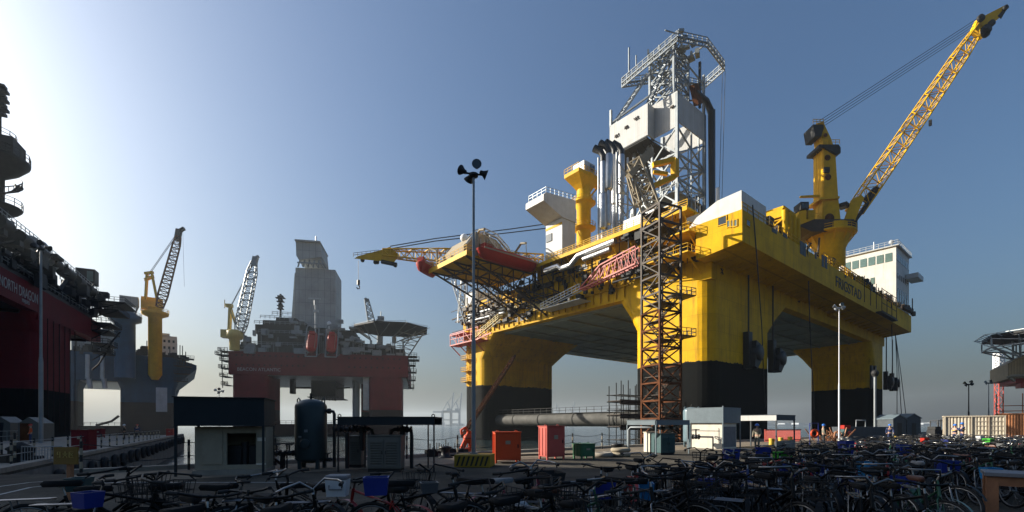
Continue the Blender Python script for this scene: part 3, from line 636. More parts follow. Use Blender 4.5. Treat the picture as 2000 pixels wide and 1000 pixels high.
# upper mast: raking legs up to the crown
zt2 = 100.5
m = MB()
def ladderleg(p, q, off, n_):
    p = V(p); q = V(q); off = V(off)
    m.beam(p, q, .42); m.beam(p+off, q+off, .36)
    for k in range(n_):
        a = p.lerp(q, k/n_); b = p.lerp(q, (k+1)/n_); m.beam(a, a+off, .22); m.beam(a if k%2 else a+off, b+off if k%2 else b, .22)
ux0, ux1, uy0, uy1 = X0+.4, X0+7.5, Y0+1.2, Y0+8.5
for (x_,y_) in ((ux0,uy0),(ux1,uy0),(ux0,uy1),(ux1,uy1)): m.beam((x_,y_,88),(x_,y_,zt2+1.5),.55)
lv = [88, 91.5, 95, 98.2, zt2+1]
for a, b in zip(lv, lv[1:]):
    for p,q in (((ux0,uy0),(ux1,uy0)),((ux0,uy0),(ux0,uy1)),((ux1,uy0),(ux1,uy1)),((ux0,uy1),(ux1,uy1))):
        m.beam((p[0],p[1],a),(q[0],q[1],b),.28); m.beam((q[0],q[1],a),(p[0],p[1],b),.28); m.beam((p[0],p[1],b),(q[0],q[1],b),.3)
ladderleg((X0-3, Y1+5.6, 87.6), (X0+2, Y0+10.5, 100.2), (0,-1.9,.1), 9)
ladderleg((X0-3, Y0+7.2, 87.6), (X0+.6, Y0+4, 99.8), (0,-1.7,.2), 8)
ladderleg((X0+7, Y1+5.6, 87.6), (X0+6, Y0+9.5, 99), (0,-1.6,.1), 8)
m.beam((X0-3.2,Y1+5.8,88.2),(X0+.2,Y0+6,92.2),.4); m.beam((X0-3.2,Y1+5.8,87.2),(X0-3.2,Y1+5.8,92),.6)
m.beam((X1-.3,Y0,88),(X1-.3,Y0,99.0),.6); m.beam((X1-.3,Y0,92),(X0+7.5,Y0+1.2,90),.3); m.beam((X1-.3,Y0,92),(X0+7.5,Y0+1.2,95),.3); m.beam((X1-.3,Y0,96.5),(X0+7.5,Y0+1.2,99.5),.3)
for k in range(5): m.tube((X0+2+.9*k,Y0+2,88),(X0+2+.9*k,Y0+2,102),.18,6)
m.build('mast', Mt['steel'], der)
# crown: a ring of walkway trusses
ring = [(X0-1.6, Y1+3.2, 99.0), (X0-1.2, Y0-.8, 101.6), (X0+9.0, Y0-3.4, 103.6), (X1+5.2, Y0-3.2, 102.4), (X1+5.6, Y0+3.5, 100.8), (X0+8, Y0+8.4, 100.8)]
m = MB(); 
for i in range(len(ring)):
    a, b = V(ring[i]), V(ring[(i+1)%len(ring)]); d = V((0,0,-1.6)); k_ = max(2, round((b-a).length/1.7))
    m.beam(a,b,.5,.3); m.beam(a+d*.7,b+d*.7,.3)
    for k in range(k_): 
        p, q = a.lerp(b,k/k_), a.lerp(b,(k+1)/k_); m.beam(p, p+d*.7, .2); m.beam(p+d*.7, q, .18)
        m.tube(p, p+V((0,0,1.5)), .12, 4)
    m.tube(a+V((0,0,1.5)), b+V((0,0,1.5)), .13, 4); m.tube(a+V((0,0,.8)), b+V((0,0,.8)), .08, 4)
for i, j in ((1,5),(0,5),(2,5)): m.beam(ring[i], ring[j], .3)
m.build('crown_platform', Mt['steel'], der)
m = MB(); random.seed(11)
for k in range(26):
    x_ = random.uniform(X0-1, X0+9); y_ = random.uniform(Y0-1.5, Y0+9); m.cbox((x_,y_,random.uniform(100.6,103.6)), random.uniform(.5,2.2), random.uniform(.4,1.8), random.uniform(.4,1.4), rz=random.uniform(0,1))
for k in range(12):
    a = V((random.uniform(X0-1,X0+7), random.uniform(Y0-1,Y0+8), random.uniform(100,103))); m.beam(a, a+V((random.uniform(-4,4),random.uniform(-4,4),random.uniform(-1.5,1.5))), .25)
m.lathe((X0+3.4,Y0+1.6,103.6), [(1.6,-.3),(1.9,-.2),(1.9,.2),(1.6,.3)], 16, M3=Matrix.Rotation(math.pi/2,3,'X')); m.tube((X0-1.2,Y1+1,99),(X0-1.2,Y1+1,108),.25,6); m.tube((X0-1.2,Y1-1.4,99),(X0-1.2,Y1-1.4,104.4),.2,6)
m.build('crown_block', Mt['steel'], der)
# dark standpipe, hoses, and the orange top drive hung at the right
m = MB(); e = X1+1.4
m.path([(X1-6,Y0-.9,91.5),(X1-1,Y0-1.2,91),(e,Y0-1.4,88.5),(e,Y0-1.4,60),(e,Y0-1.4,44)], [.5,.8,1.0,.75,.7], 8); m.path([(e+1.4,Y0-1.4,90),(e+1.4,Y0-1.4,42)],.35,6); m.beam((X0+10,Y0-.8,100.5),(X0+10,Y0-.8,88),.55); m.build('standpipe', Mt['black'], der)
m = MB(); m.box(X1-.4,X1+2.4,Y0-2.6,Y0-.6,44,52.5); m.cbox((X0+8.4,Y0-.6,91),2.6,1.4,5,rx=0,ry=-.5); m.build('top_drive', Mt['rust'], der)
m = MB()
for k,(dx,dz) in enumerate(((4.6,104),(6.0,101.5))): m.tube((X1+dx,Y0-3,dz),(X1+dx-1.2+.2*k,Y0-2,44),.07,4)
m.build('wire', Mt['black'], der)
# clutter inside and at the foot of the derrick
m = MB(); random.seed(21)
for k in range(70):
    x_ = random.uniform(X0-.5,X1); y_ = random.uniform(Y0-.5,Y1+4); z_ = random.uniform(zb,62)**1; m.cbox((x_,y_,z_), random.uniform(.4,2.4), random.uniform(.4,2.4), random.uniform(.4,2.6))
for k in range(40):
    x_ = random.uniform(X0,X1); y_ = random.uniform(Y0,Y1); m.tube((x_,y_,zb),(x_,y_,random.uniform(48,84)),random.uniform(.1,.3),6)
for z_ in (47,55,63): m.box(X0+.5,X1-.5,Y0+.5,Y1-.5,z_,z_+.25); m.rail([(X0-.3,Y0-.5,z_+.3),(X1,Y0-.5,z_+.3)],1.2,.06,1.5); m.rail([(X0-.5,Y0,z_+.3),(X0-.5,Y1,z_+.3)],1.2,.06,1.5)
m.build('drill_floor_machinery', Mt['steel'], der)
m = MB()
for k in range(26):
    x_ = random.uniform(X0-6,X1+2); y_ = random.uniform(Y0-7,Y0-1); m.cbox((x_,y_,zb+random.uniform(-3.6,3.5)), random.uniform(.5,2.6), random.uniform(.5,2.2), random.uniform(.6,2.8))
for k in range(24):
    x_ = random.uniform(2,X0+6); y_ = random.uniform(1,14); z_=random.uniform(35.3,40); m.cbox((x_,y_,z_), random.uniform(.5,2.6), random.uniform(.5,2.2), random.uniform(.6,2.2))
for k in range(30):
    x_ = random.uniform(1,X0+6); y_ = random.uniform(0,16); m.tube((x_,y_,35.3),(x_,y_,random.uniform(38,44)),random.uniform(.08,.25),6)
m.build('deck_machinery', Mt['dark_steel'], rig)
# white catwalk machine and skewed white lattice before the derrick
m = MB()
p = lambda x,y,Y: F.at(x,y,Y)
m.lattice(p(1284,420,96), p(1240,318,98), [(0,1.6,2.2),(1,2.4,2.6)], nseg=6, r=.24, rb=.16, cross=True)
m.lattice(p(1247,400,97), p(1232,345,98), [(0,1.2,1.2),(1,1.2,1.2)], nseg=3, r=.2, rb=.14)
m.beam(p(1228,345,97),p(1272,300,98),1.6,1.2); m.beam(p(1226,336,99),p(1270,292,100),1.2,.8); m.beam(p(1293,420,96),p(1262,318,98),.45); m.beam(p(1230,345,97),p(1255,420,97),.4)
m.build('catwalk_frame', Mt['cream'], rig)
m = MB(); q = p(1245,425,95); m.box(q.x-1.8,q.x+1.2,q.y-2.2,q.y+2.2,39.35,43.2); q = p(1275,405,95); m.box(q.x-2.6,q.x+2.2,q.y-2,q.y+2,41,44); m.build('white_locker', Mt['white_plain'], rig)
m = MB(); m.beam(p(1275,322,104),p(1318,312,104),1.0); m.beam(p(1318,312,104),p(1318,345,104),1.3); m.beam(p(1318,345,104),p(1266,368,103),1.0); m.beam(p(1276,336,104),p(1304,340,104),.7); m.beam(p(1266,368,103),p(1240,385,102),.8); m.build('knuckle_arm', Mt['yellow_steel'], rig)
# ---------------------------------------------------------------- right-hand side of the deck
m = MB(); random.seed(31)
for k in range(44):
    x_ = random.uniform(9,36); m.tube((x_,random.uniform(-5,1),35.35),(x_,random.uniform(-5,1),random.uniform(37,41.5)),random.uniform(.12,.3),6)
for k in range(18):
    x_ = random.uniform(8,50); m.cbox((x_,random.uniform(-5,1),36.2+random.uniform(0,2)), random.uniform(1,2.6), 1.6, random.uniform(.8,2.4))
m.build('deck_machinery', Mt['brown_steel'], rig)
m = MB(); q = F.at(1527,430,92); m.lattice((q.x-2,q.y,36),(q.x-2,q.y,42.5),[(0,5,4),(1,5,4)],up=(0,1,0),nseg=3,r=.3,rb=.2)
for k in range(4): m.tube((q.x-5+2*k,q.y-2.4,36),(q.x-5+2*k,q.y-2.4,41.5),.55,8)
m.box(q.x-5,q.x+2,q.y-2,q.y+2,40.6,42.2); m.build('mud_skid', Mt['yellow_steel'], rig)
m = MB(); q = F.at(1410,385,100); m.prism([V((q.x-4,q.y,39.5)),V((q.x+3.5,q.y-1,44.6)),V((q.x+3.5,q.y-1,46.6)),V((q.x-4,q.y,41.5))],(0,1.5,0)); m.build('dark_ramp', Mt['cabinet_teal'], rig)
m = MB(); q = F.at(1402,385,96); m.tube((q.x,q.y,36),(q.x,q.y,50.2),.4,8); m.build('post', Mt['white_plain'], rig)
m = MB(); m.rail([(34,-6.2,35.4),(70,-6.2,35.4)],1.9,.09,1.2,(1,.66,.33)); m.build('railing', Mt['yellow_steel'], rig)
m = MB(); random.seed(8)
for k in range(70):
    x_ = random.uniform(50,96); m.cbox((x_,-5.6+random.uniform(-.6,1.2),35.5+random.uniform(0,1.9)), random.uniform(.5,1.8), random.uniform(.4,1.2), random.uniform(.5,2.4))
for k in range(30):
    x_ = random.uniform(60,97); m.tube((x_,-6.3,33),(x_,-6.3,37.6),.09,4)
m.build('deck_machinery', Mt['dark_steel'], rig)
m = MB()
for k in range(5): q = (52+2.6*k); m.sphere((q,-4.6,38.0-.25*k),.85,10)
m.tube((50,-4.8,37.2),(64,-4.8,36.6),.5,8); m.build('raft_canister', Mt['white_plain'], rig)
# rigging scaffold cage over the lettering
m = MB()
for x_ in (57,62,67,72,77,82,87): m.tube((x_,-7.6,30.6),(x_,-7.6,36.8),.09,4)
for z_ in (31,33,35,36.6): m.tube((72,-7.6,z_),(87,-7.6,z_),.08,4)
m.box(71,87.5,-7.8,-6.55,30.4,30.7); m.build('scaffold', Mt['brown_steel'], rig)
a = F.ony(1631,560,-6.5)
text('lettering', 'FRIGSTAD', Mt['letter_black'], rig, (a.x, -6.56, 31.5), 3.3, (1,0,0), 1.25)
m = MB(); a = F.ony(1651,543,-6.5)
m.prism([V((a.x-.5,-6.55,33.6+1.0)),V((a.x+.5,-6.55,34.6)),V((a.x+.5,-6.55,35.2)),V((a.x-.5,-6.55,35.2))],(0,.03,0)); m.build('emblem', Mt['letter_black'], rig)
def chars(px, py, val):                                                   # small painted draught and mooring marks on the column
    q = F.ony(px,py,val); m = MB()
    for dz in (.0,1.5): m.beam((q.x-.5,val-.03,q.z+dz),(q.x+.5,val-.03,q.z+dz+.9),.14,.05); m.beam((q.x+.5,val-.03,q.z+dz),(q.x-.5,val-.03,q.z+dz+.9),.14,.05); m.beam((q.x,val-.03,q.z+dz-.2),(q.x,val-.03,q.z+dz+1.1),.14,.05)
    m.build('painted_mark', Mt['letter_black'], rig)
chars(1410,535,-.0); chars(1560,590,-.0)
q = F.ony(1565,572,0); m = MB(); m.box(q.x-4,q.x+4,-.05,.01,q.z-1.3,q.z+1.3); m.build('name_board', Mt['brown_steel'], rig)
q = F.ony(1622,608,0); m = MB(); m.box(q.x-2.6,q.x+2.2,-1.4,-.02,q.z-1.6,q.z-1.0); m.prism([V((q.x-1,-1.4,q.z-1)),V((q.x+2,-1.4,q.z-1)),V((q.x+2,-.02,q.z+3)),V((q.x-1,-.02,q.z+3))],(0,0,.2)); m.build('bracket', Mt['yellow'], rig)
# long stiffener knees under the overhang
m = MB()
for k in range(27): m.prism([V((1+4.1*k,-.02,29.2)),V((1+4.1*k,-6.0,30.6)),V((1+4.1*k,-.02,30.6))],(.14,0,0))
m.build('stiffener', Mt['yellow'], rig)
# fairleads and their chains
def fairlead(px, py, s_, d0):
    q = F.ony(px, py, -.0); m = MB()
    m.box(q.x-1.7*s_,q.x-.2*s_,-1.1,-.02,q.z-3.8*s_,q.z+3.0*s_)
    m.prism([V((q.x-.4*s_,-1.9,q.z+1.4*s_)),V((q.x+1.4*s_,-1.9,q.z+.9*s_)),V((q.x+2.4*s_,-1.9,q.z-.6*s_)),V((q.x+2.0*s_,-1.9,q.z-2.0*s_)),V((q.x+.2*s_,-1.9,q.z-3.8*s_)),V((q.x-1.0*s_,-1.9,q.z-3.4*s_))],(0,1.6,0))
    m.lathe((q.x+.7*s_,-1.2,q.z-.8*s_),[(.2,-1.0),(1.5*s_,-1.0),(1.5*s_,1.0),(.2,1.0)],16,M3=Matrix.Rotation(math.pi/2,3,'X'))
    o = m.build('fairlead', Mt['black'], rig)
    m = MB(); m.tube((q.x-.9*s_,-.7,q.z+3*s_),(q.x-.9*s_,-.7,29.6),.16,5); m.build('chain', Mt['black'], o)
fairlead(1459,682,1.0,0); fairlead(1506,694,.95,0); fairlead(1727,742,.85,0); fairlead(1739,745,.85,0)
for px in (1700,1707): 
    q = F.onx(px,735,97) if False else F.ony(px,735,0); m = MB(); m.box(q.x-.8,q.x+.8,-.5,-.02,q.z-3.6,q.z+3.2); m.build('guide_rail', Mt['black'], rig)
m = MB(); m.path([F.ony(1470,400,-6.8),F.ony(1478,500,-6.7),F.ony(1488,640,-2),F.ony(1494,800,-.6)],.1,4); m.path([F.ony(1577,480,-6.8),F.ony(1582,640,-4),F.ony(1590,800,-3)],.1,4)
for dx in (0,8,16): 
    m.path([V((108.5,-3,30.5)), F.at(1752+dx*.4,720,140), F.at(1752+dx*1.1,812,132)],.1,4)
m.path([F.ony(1741,590,-6.8),F.ony(1743,700,-4),F.ony(1741,760,-2)],.1,4); m.build('mooring_wire', Mt['black'], rig)
# white accommodation block on the far right
ac = MB(); xw = 97.0
y_l = F.onx(1655,490,xw).y; zt_ = F.onx(1738,483,xw).z
ac.box(xw, 113, -5.5, 20, 36.0, zt_-.02); acb = ac.build('accommodation_block', Mt['white'], rig)
m = MB(); m.box(xw-.9, 114.2, -7.6, 21, zt_-6.6, zt_-6.2)
def acw(mt, *bx): MB().box(*bx).build('window', Mt[mt], acb)
for k in range(10): yy = -4.6+2.05*k; acw('green_glass', xw-.08,xw+.02,yy,yy+1.65,zt_-4.2,zt_-1.7)
for k in range(4): yy = -3.4+2.3*k; acw('green_glass', xw-.08,xw+.02,yy+3,yy+4.0,zt_-10,zt_-8)
for k in range(7): acw('glass', xw+1+2.1*k,xw+2.5+2.1*k,-5.58,-5.48,zt_-4.0,zt_-2.0)
for zz in (zt_-9.2,zt_-13.6):
    for k in range(6): acw('glass', xw+1.6+2.3*k,xw+2.5+2.3*k,-5.58,-5.48,zz,zz+1.6)
for k in range(5): acw('glass', xw+.8+3*k,xw+2.7+3*k,-5.58,-5.48,37,40.8)
m = MB(); m.box(xw-.5,113.6,-6.2,20.5,zt_,zt_+.35); m.rail([(xw-.4,20,zt_+.4),(xw-.4,-6,zt_+.4),(113.5,-6,zt_+.4)],1.2,.07,1.5); m.prism([V((xw+8,-5.5,zt_-1.5)),V((114.5,-5.5,zt_-1.5)),V((115.5,-7.6,zt_-1.5)),V((xw+10,-7.6,zt_-1.5))],(0,0,-.8) ) if False else None
m.box(108,115.4,-8.6,-5.6,zt_-7.6,zt_-6.2); m.tube((xw+1,0,zt_),(xw+1,0,zt_+3),.12,5); m.sphere((xw+2,-4,zt_+2),.7,8); m.tube((xw+2,-4,zt_),(xw+2,-4,zt_+1.6),.12,5)
m.build('bridge_wing', Mt['pale_steel'], acb)
m = MB(); m.tube((108,-6.6,37),(111,-6.6,37),.45,8); m.tube((111.5,-6.6,36),(111.5,-6.6,41),.15,5)
for k in range(10): m.cbox((98+1.5*k,-6.9,36+random.uniform(0,.8)),1.0,.9,random.uniform(.6,1.6))
m.build('deck_machinery', Mt['brown_steel'], rig)
# ---------------------------------------------------------------- main crane
cc = F.at(1621, 470, 123.5); kx, ky = cc.x, cc.y; pz = lambda y: EYE+(HZ-y)/FPX*123.5
m = MB(); m.lathe((kx,ky,0), [(3.4,34),(3.4,pz(490)),(4.6,pz(470)),(4.6,pz(462))], 24)
mc = m.build('main_crane', Mt['yellow_steel'], rig)
m = MB(); m.lathe((kx,ky,0), [(4.6,pz(466)),(5.9,pz(462)),(5.9,pz(459)),(4.4,pz(458)),(4.4,pz(444))], 24); m.rail([(kx+5.8*math.cos(t*math.pi/8),ky+5.8*math.sin(t*math.pi/8),pz(459)) for t in range(16)],1.2,.07,1.6,closed=True)
for t in range(12): a = t*math.pi/6; m.beam((kx+5.6*math.cos(a),ky+5.6*math.sin(a),pz(462)),(kx+3.6*math.cos(a),ky+3.6*math.sin(a),pz(482)),.3)
m.build('collar_platform', Mt['yellow_steel'], mc)
# the slewing parts sit in a frame turned to the picture: X to the right, Y away
U = Matrix.Rotation(-TH,3,'Z')
def k_(px, py, dY=0): return F.at(px, py, 123.5+dY)
def slab(pts, y0, y1):
    A = [k_(x,y,y0) for x,y in pts]; d = U @ V((0,y1-y0,0)); return A, d
m = MB(); m.prism(*slab([(1556,428),(1668,428),(1672,436),(1655,452),(1585,452),(1558,440)], -4, 4)); m.build('slewing_base', Mt['brown_steel'], mc)
m = MB(); m.prism(*slab([(1560,440),(1556,425),(1562,412),(1575,410),(1575,428),(1590,428)], -4.2, 2)); m.prism(*slab([(1578,428),(1578,410),(1592,410),(1592,428)], -3, 3))
m.prism(*slab([(1564,382),(1602,380),(1602,384),(1564,385)], -2, -1.4)); m.build('machinery_house', Mt['yellow_steel'], mc)
m = MB(); m.prism(*slab([(1564,409),(1564,394),(1580,394),(1580,409)], -4, -1)); m.build('cab', Mt['dark_steel'], mc)
m = MB(); m.prism(*slab([(1566,406),(1566,397),(1571,397),(1571,406)], -4.06, -3.98)); m.prism(*slab([(1573,406),(1573,397),(1578,397),(1578,406)], -4.06, -3.98)); m.build('window', Mt['glass'], mc)
m = MB(); m.prism(*slab([(1606,430),(1608,384),(1608,290),(1631,290),(1637,384),(1642,430)], -2.0, 2.0)); m.prism(*slab([(1609,290),(1604,262),(1596,240),(1608,238),(1622,268),(1630,290)], -1.6, 1.6)); 
m.prism(*slab([(1600,386),(1640,383),(1640,387),(1600,390)], -2.6, 2.6)); m.build('mast', Mt['yellow_steel'], mc)
m = MB(); m.prism(*slab([(1588,243),(1609,243),(1609,250),(1604,266),(1592,266)], -2, 2)); m.build('mast_platform', Mt['dark_steel'], mc)
m = MB(); m.prism(*slab([(1600,282),(1638,282),(1642,288),(1642,299),(1634,301),(1612,288),(1600,288)], -2.6, 2.6)); m.build('mast_platform', Mt['dark_steel'], mc)
m = MB(); m.prism(*slab([(1610,326),(1621,326),(1621,336),(1610,336)], -2.5, -2.02)); m.build('mast_platform', Mt['dark_steel'], mc)
m = MB()
for (x,y,r) in ((1616,308,.75),(1617,346,.8),(1612,264,.5),(1620,426,1.2)): m.lathe(k_(x,y,-2.03), [(.01,0),(r,0),(r,.12),(.01,.12)], 14, M3=U @ Matrix.Rotation(math.pi/2,3,'X'))
m.build('porthole', Mt['rust'], mc)
m = MB(); m.rail([k_(1588,242,-2),k_(1609,242,-2),k_(1609,242,2)],1.2,.07,1.0); m.rail([k_(1600,282,-2.6),k_(1640,282,-2.6)],1.2,.07,1.1); m.rail([k_(1558,424,-4),k_(1606,427,-4)],1.2,.07,1.1)
for k in range(34):
    y = 425-4*k; m.tube(k_(1606,y,-2.2),k_(1609.5,y,-2.2),.05,4)
m.tube(k_(1606,428,-2.2),k_(1606,290,-2.2),.07,4); m.tube(k_(1609.5,428,-2.2),k_(1609.5,290,-2.2),.07,4); m.tube(k_(1596,262,0),k_(1593,425,0),.08,4); m.tube(k_(1600,266,-1),k_(1598,425,-1),.05,4); m.build('railing', Mt['yellow_steel'], mc)
heel, tip = k_(1676,400,0), k_(1918,46,-2); foot = k_(1657,428,0)
m = MB(); dr = (tip-heel).normalized(); up = U @ V((0,-1,0)); L_ = (tip-heel).length
base = k_(1668,415,0)
m.lattice(base, k_(1912,54,-2), [(0,3.4,2.6),(.12,3.4,3.4),(.5,3.2,3.3),(.86,2.8,2.9),(1,1.8,1.6)], up=up, nseg=20, r=.19, rb=.095)
bm_ = m.build('boom', Mt['yellow_steel'], mc)
m = MB(); m.prism(*slab([(1650,430),(1664,390),(1682,380),(1688,386),(1668,436),(1660,438)], -1.7, -1.2)); m.prism(*slab([(1650,430),(1664,390),(1682,380),(1688,386),(1668,436),(1660,438)], 1.2, 1.7)); m.prism(*slab([(1664,402),(1680,384),(1688,388),(1672,412)], -1.2, 1.2)); m.build('boom_foot', Mt['yellow_steel'], mc)
m = MB(); m.beam(k_(1670,432,-1.3),k_(1712,372,-1.3),.7); m.beam(k_(1690,392,0),k_(1712,368,0),1.4); m.cbox(k_(1664,440,0),2,2,3); m.cbox(k_(1648,402,-1),2.4,2,1); m.build('derricking_gear', Mt['dark_steel'], mc)
m = MB(); m.prism(*slab([(1903,56),(1913,34),(1924,30),(1967,8),(1969,16),(1958,30),(1944,40),(1930,58),(1922,72),(1914,66)], -2.6, -1.2)); m.build('boom_head', Mt['yellow_steel'], mc)
m = MB()
for (x,y,r) in ((1926,58,1.2),(1924,66,1.0),(1936,46,.8),(1963,16,.6),(1915,36,.9),(1920,64,.9)): m.lathe(k_(x,y,-2.9), [(.01,-.2),(r,-.2),(r,.4),(.01,.4)], 12, M3=U @ Matrix.Rotation(math.pi/2,3,'X'))
m.prism(*slab([(1950,30),(1968,8),(1970,12),(1956,36)], -2.8, -2.62)); m.cbox(k_(1817,240,-2),.6,.6,1.4); m.build('sheave', Mt['dark_steel'], mc)
m = MB()
for k in range(4):
    m.tube(k_(1600+3.6*k,236+3.0*k,-1.5+.6*k), k_(1906+1.2*k,38+4.2*k,-3+.6*k), .085, 4)
m.build('pendant_cable', Mt['black'], mc)
# ---------------------------------------------------------------- things that hang from or stand by the yellow rig
def lifeboat(label, loc, rz, Ln, Bm, Hh, name='lifeboat', grp=None):
    t_ = thing(name, label, 'lifeboat', loc, rz, grp)
    m = MB(); st_ = []
    for z_, f, sh in ((-.5,.30,.80),(-.38,.72,.9),(-.05,1.0,.98),(.08,1.0,1.0)):
        st_.append(([(sh*Ln/2*math.copysign(abs(math.cos(a))**.55,math.cos(a)), f*Bm/2*math.copysign(abs(math.sin(a))**.75,math.sin(a))) for a in [2*math.pi*k/28 for k in range(28)]], z_*Hh))
    m.loft(st_, True); m.build('hull', Mt['red'], t_)
    m = MB(); st_ = []
    for z_, f, sh in ((.081,.93,.95),(.2,.8,.88),(.27,.55,.7)):
        st_.append(([(sh*Ln/2*math.copysign(abs(math.cos(a))**.55,math.cos(a)), f*Bm/2*math.copysign(abs(math.sin(a))**.75,math.sin(a))) for a in [2*math.pi*k/28 for k in range(28)]], z_*Hh))
    m.loft(st_, True); m.box(-Ln*.42,-Ln*.28,-Bm*.25,Bm*.25,.2*Hh,.42*Hh); m.build('canopy', Mt['red'], t_)
    m = MB(); m.rail([(-Ln*.4,-Bm*.36,.2*Hh),(Ln*.4,-Bm*.36,.2*Hh)],.6,.05,1.6); m.rail([(-Ln*.4,Bm*.36,.2*Hh),(Ln*.4,Bm*.36,.2*Hh)],.6,.05,1.6); m.box(-Ln*.46,Ln*.46,-Bm*.505,-Bm*.49,-.02*Hh,.07*Hh); m.build('grab_rail', Mt['cream'], t_)
    return t_
def wl(p): return F.o.to_3d() + F.X.to_3d()*p[0] + F.Y.to_3d()*p[1] + V((0,0,p[2]))
lifeboat('long red lifeboat slung along the near edge of the outrigged boat deck', wl((-10.6, 42.1, 39.4)), TH, 17.0, 3.4, 3.6, grp='red lifeboats on the yellow rig')
lifeboat('short red lifeboat seen end-on at the outer tip of the boat deck', wl((-20.4, 61.6, 40.3)), TH+.5, 7.0, 3.2, 3.6, grp='red lifeboats on the yellow rig')
m = MB()                                                                 # davits
for x_ in (-17,-5): m.path([(x_,46.2,39.3),(x_,46.2,43.2),(x_,44.2,44.6),(x_,42.4,44.2)],.28,8); m.tube((x_,42.4,44.2),(x_,42.2,40.4),.08,4)
m.path([(-19.5,58,39.3),(-19.5,58.4,43.6),(-20.2,60.6,44.6)],.26,8); m.tube((-20.2,60.6,44.6),(-20.3,61.4,43),.08,4)
m.path([(-18.6,43.7,38.6),(-18.6,43.2,42.2),(-18.0,44.2,43.6)],[.7,.7,.5],8)
m.build('davit', Mt['cream'], rig)
# stair tower of rusty steel beside the near column
TW = W(1291, 830, 75); tz = 35.5
tow = thing('stair_tower', 'tall open rusty stair tower standing against the near column of the yellow rig', 'stair tower', (TW.x,TW.y,-2.9), math.radians(24))
def tower_seg(z0, z1, mt, nm, first=False):
    m = MB(); hw = 2.1
    for sx in (-1,1):
        for sy in (-1,1): m.beam((sx*hw,sy*hw,z0),(sx*hw,sy*hw,z1),.3)
    n_ = max(1, round((z1-z0)/2.9))
    for k in range(n_+1):
        z_ = z0+(z1-z0)*k/n_
        for a,b in (((-1,-1),(1,-1)),((1,-1),(1,1)),((1,1),(-1,1)),((-1,1),(-1,-1))):
            A = V((a[0]*hw,a[1]*hw,z_)); B = V((b[0]*hw,b[1]*hw,z_)); m.beam(A,B,.26)
            if k < n_:
                dz = (z1-z0)/n_; up_ = V((0,0,dz))
                if k%2: m.beam(A,B+up_,.17)
                else: m.beam(B,A+up_,.17)
    return m.build(nm, mt, tow)
tower_seg(0, 22.4, Mt['rust'], 'lower_frame'); tower_seg(22.4, 38.9, Mt['brown_steel'], 'upper_frame')
m = MB()
for k in range(13):
    z_ = 2.9*k+.6
    for s_ in range(9): 
        x_ = -1.4+.34*s_ if k%2 else 1.4-.34*s_; m.box(x_-.2,x_+.2,(-1.2 if k%2 else .3),(-.2 if k%2 else 1.3),z_+.32*s_,z_+.32*s_+.07)
    y_ = -1.25 if k%2 else 1.35; a_, b_ = ((-1.5,1.6) if k%2 else (1.5,-1.6)); m.beam((a_,y_,z_),(b_,y_,z_+2.9),.2,.08); m.rail([(a_,y_,z_),(b_,y_,z_+2.9)],1.0,.04,.9)
    m.box(-1.9,1.9,-1.9,1.9,z_+2.85,z_+2.95) if k%2 else m.box(-1.9,-.2,-1.9,1.9,z_+2.85,z_+2.95)
m.build('stair_flight', Mt['brown_steel'], tow)
m = MB()
for z_ in (19,25.6): 
    m = MB(); m.box(2.2,6.2,-1.2,1.6,z_,z_+.15); m.rail([(2.2,-1.2,z_+.1),(6.2,-1.2,z_+.1),(6.2,1.6,z_+.1)],1.2,.06,1.0); m.beam((6,1.5,z_),(2.2,1.5,z_-2.6),.15); m.build('bridge_walk', Mt['dark_steel'], tow)
# work scaffold at the black foot of the near column
q = W(1228, 830, 84); sc = thing('work_scaffold', 'tube work scaffold with plank decks round the foot of the near column', 'scaffold', (q.x,q.y,-2.9), TH)
m = MB()
for i in range(5):
    for j in range(2): m.tube((-4+2*i,-1.4+2.6*j,0),(-4+2*i,-1.4+2.6*j,11.5+random.uniform(-.5,1.5)),.09,5)
for z_ in (2,4.2,6.2,7.2,8.6,9.8):
    for j in range(2): m.tube((-4.6,-1.4+2.6*j,z_),(4.6,-1.4+2.6*j,z_),.08,5)
    for i in range(5): m.tube((-4+2*i,-1.8,z_),(-4+2*i,1.6,z_),.08,5)
m.build('tube_frame', Mt['dark_steel'], sc)
m = MB()
for z_ in (4.3,6.3,8.7): m.box(-4.4,4.4,-1.3,1.2,z_,z_+.12); m.box(-4.4,4.4,-1.5,-1.42,z_-.6,z_+.3)
m.build('plank_deck', Mt['brown_steel'], sc)
# red raking strut leaning on the far-left column
a, b = W(1006,694,128), W(903,852,92)
m = MB(); m.lattice(b, a, [(0,.4,.4),(.15,.7,.7),(.9,.7,.7),(1,.3,.3)], nseg=30, r=.1, rb=.07); m.tube(b, a, .2, 8)
o = m.build('raking_strut', Mt['rust']); tag(o, 'long rusty red strut raking up against the far-left column of the yellow rig', 'strut')
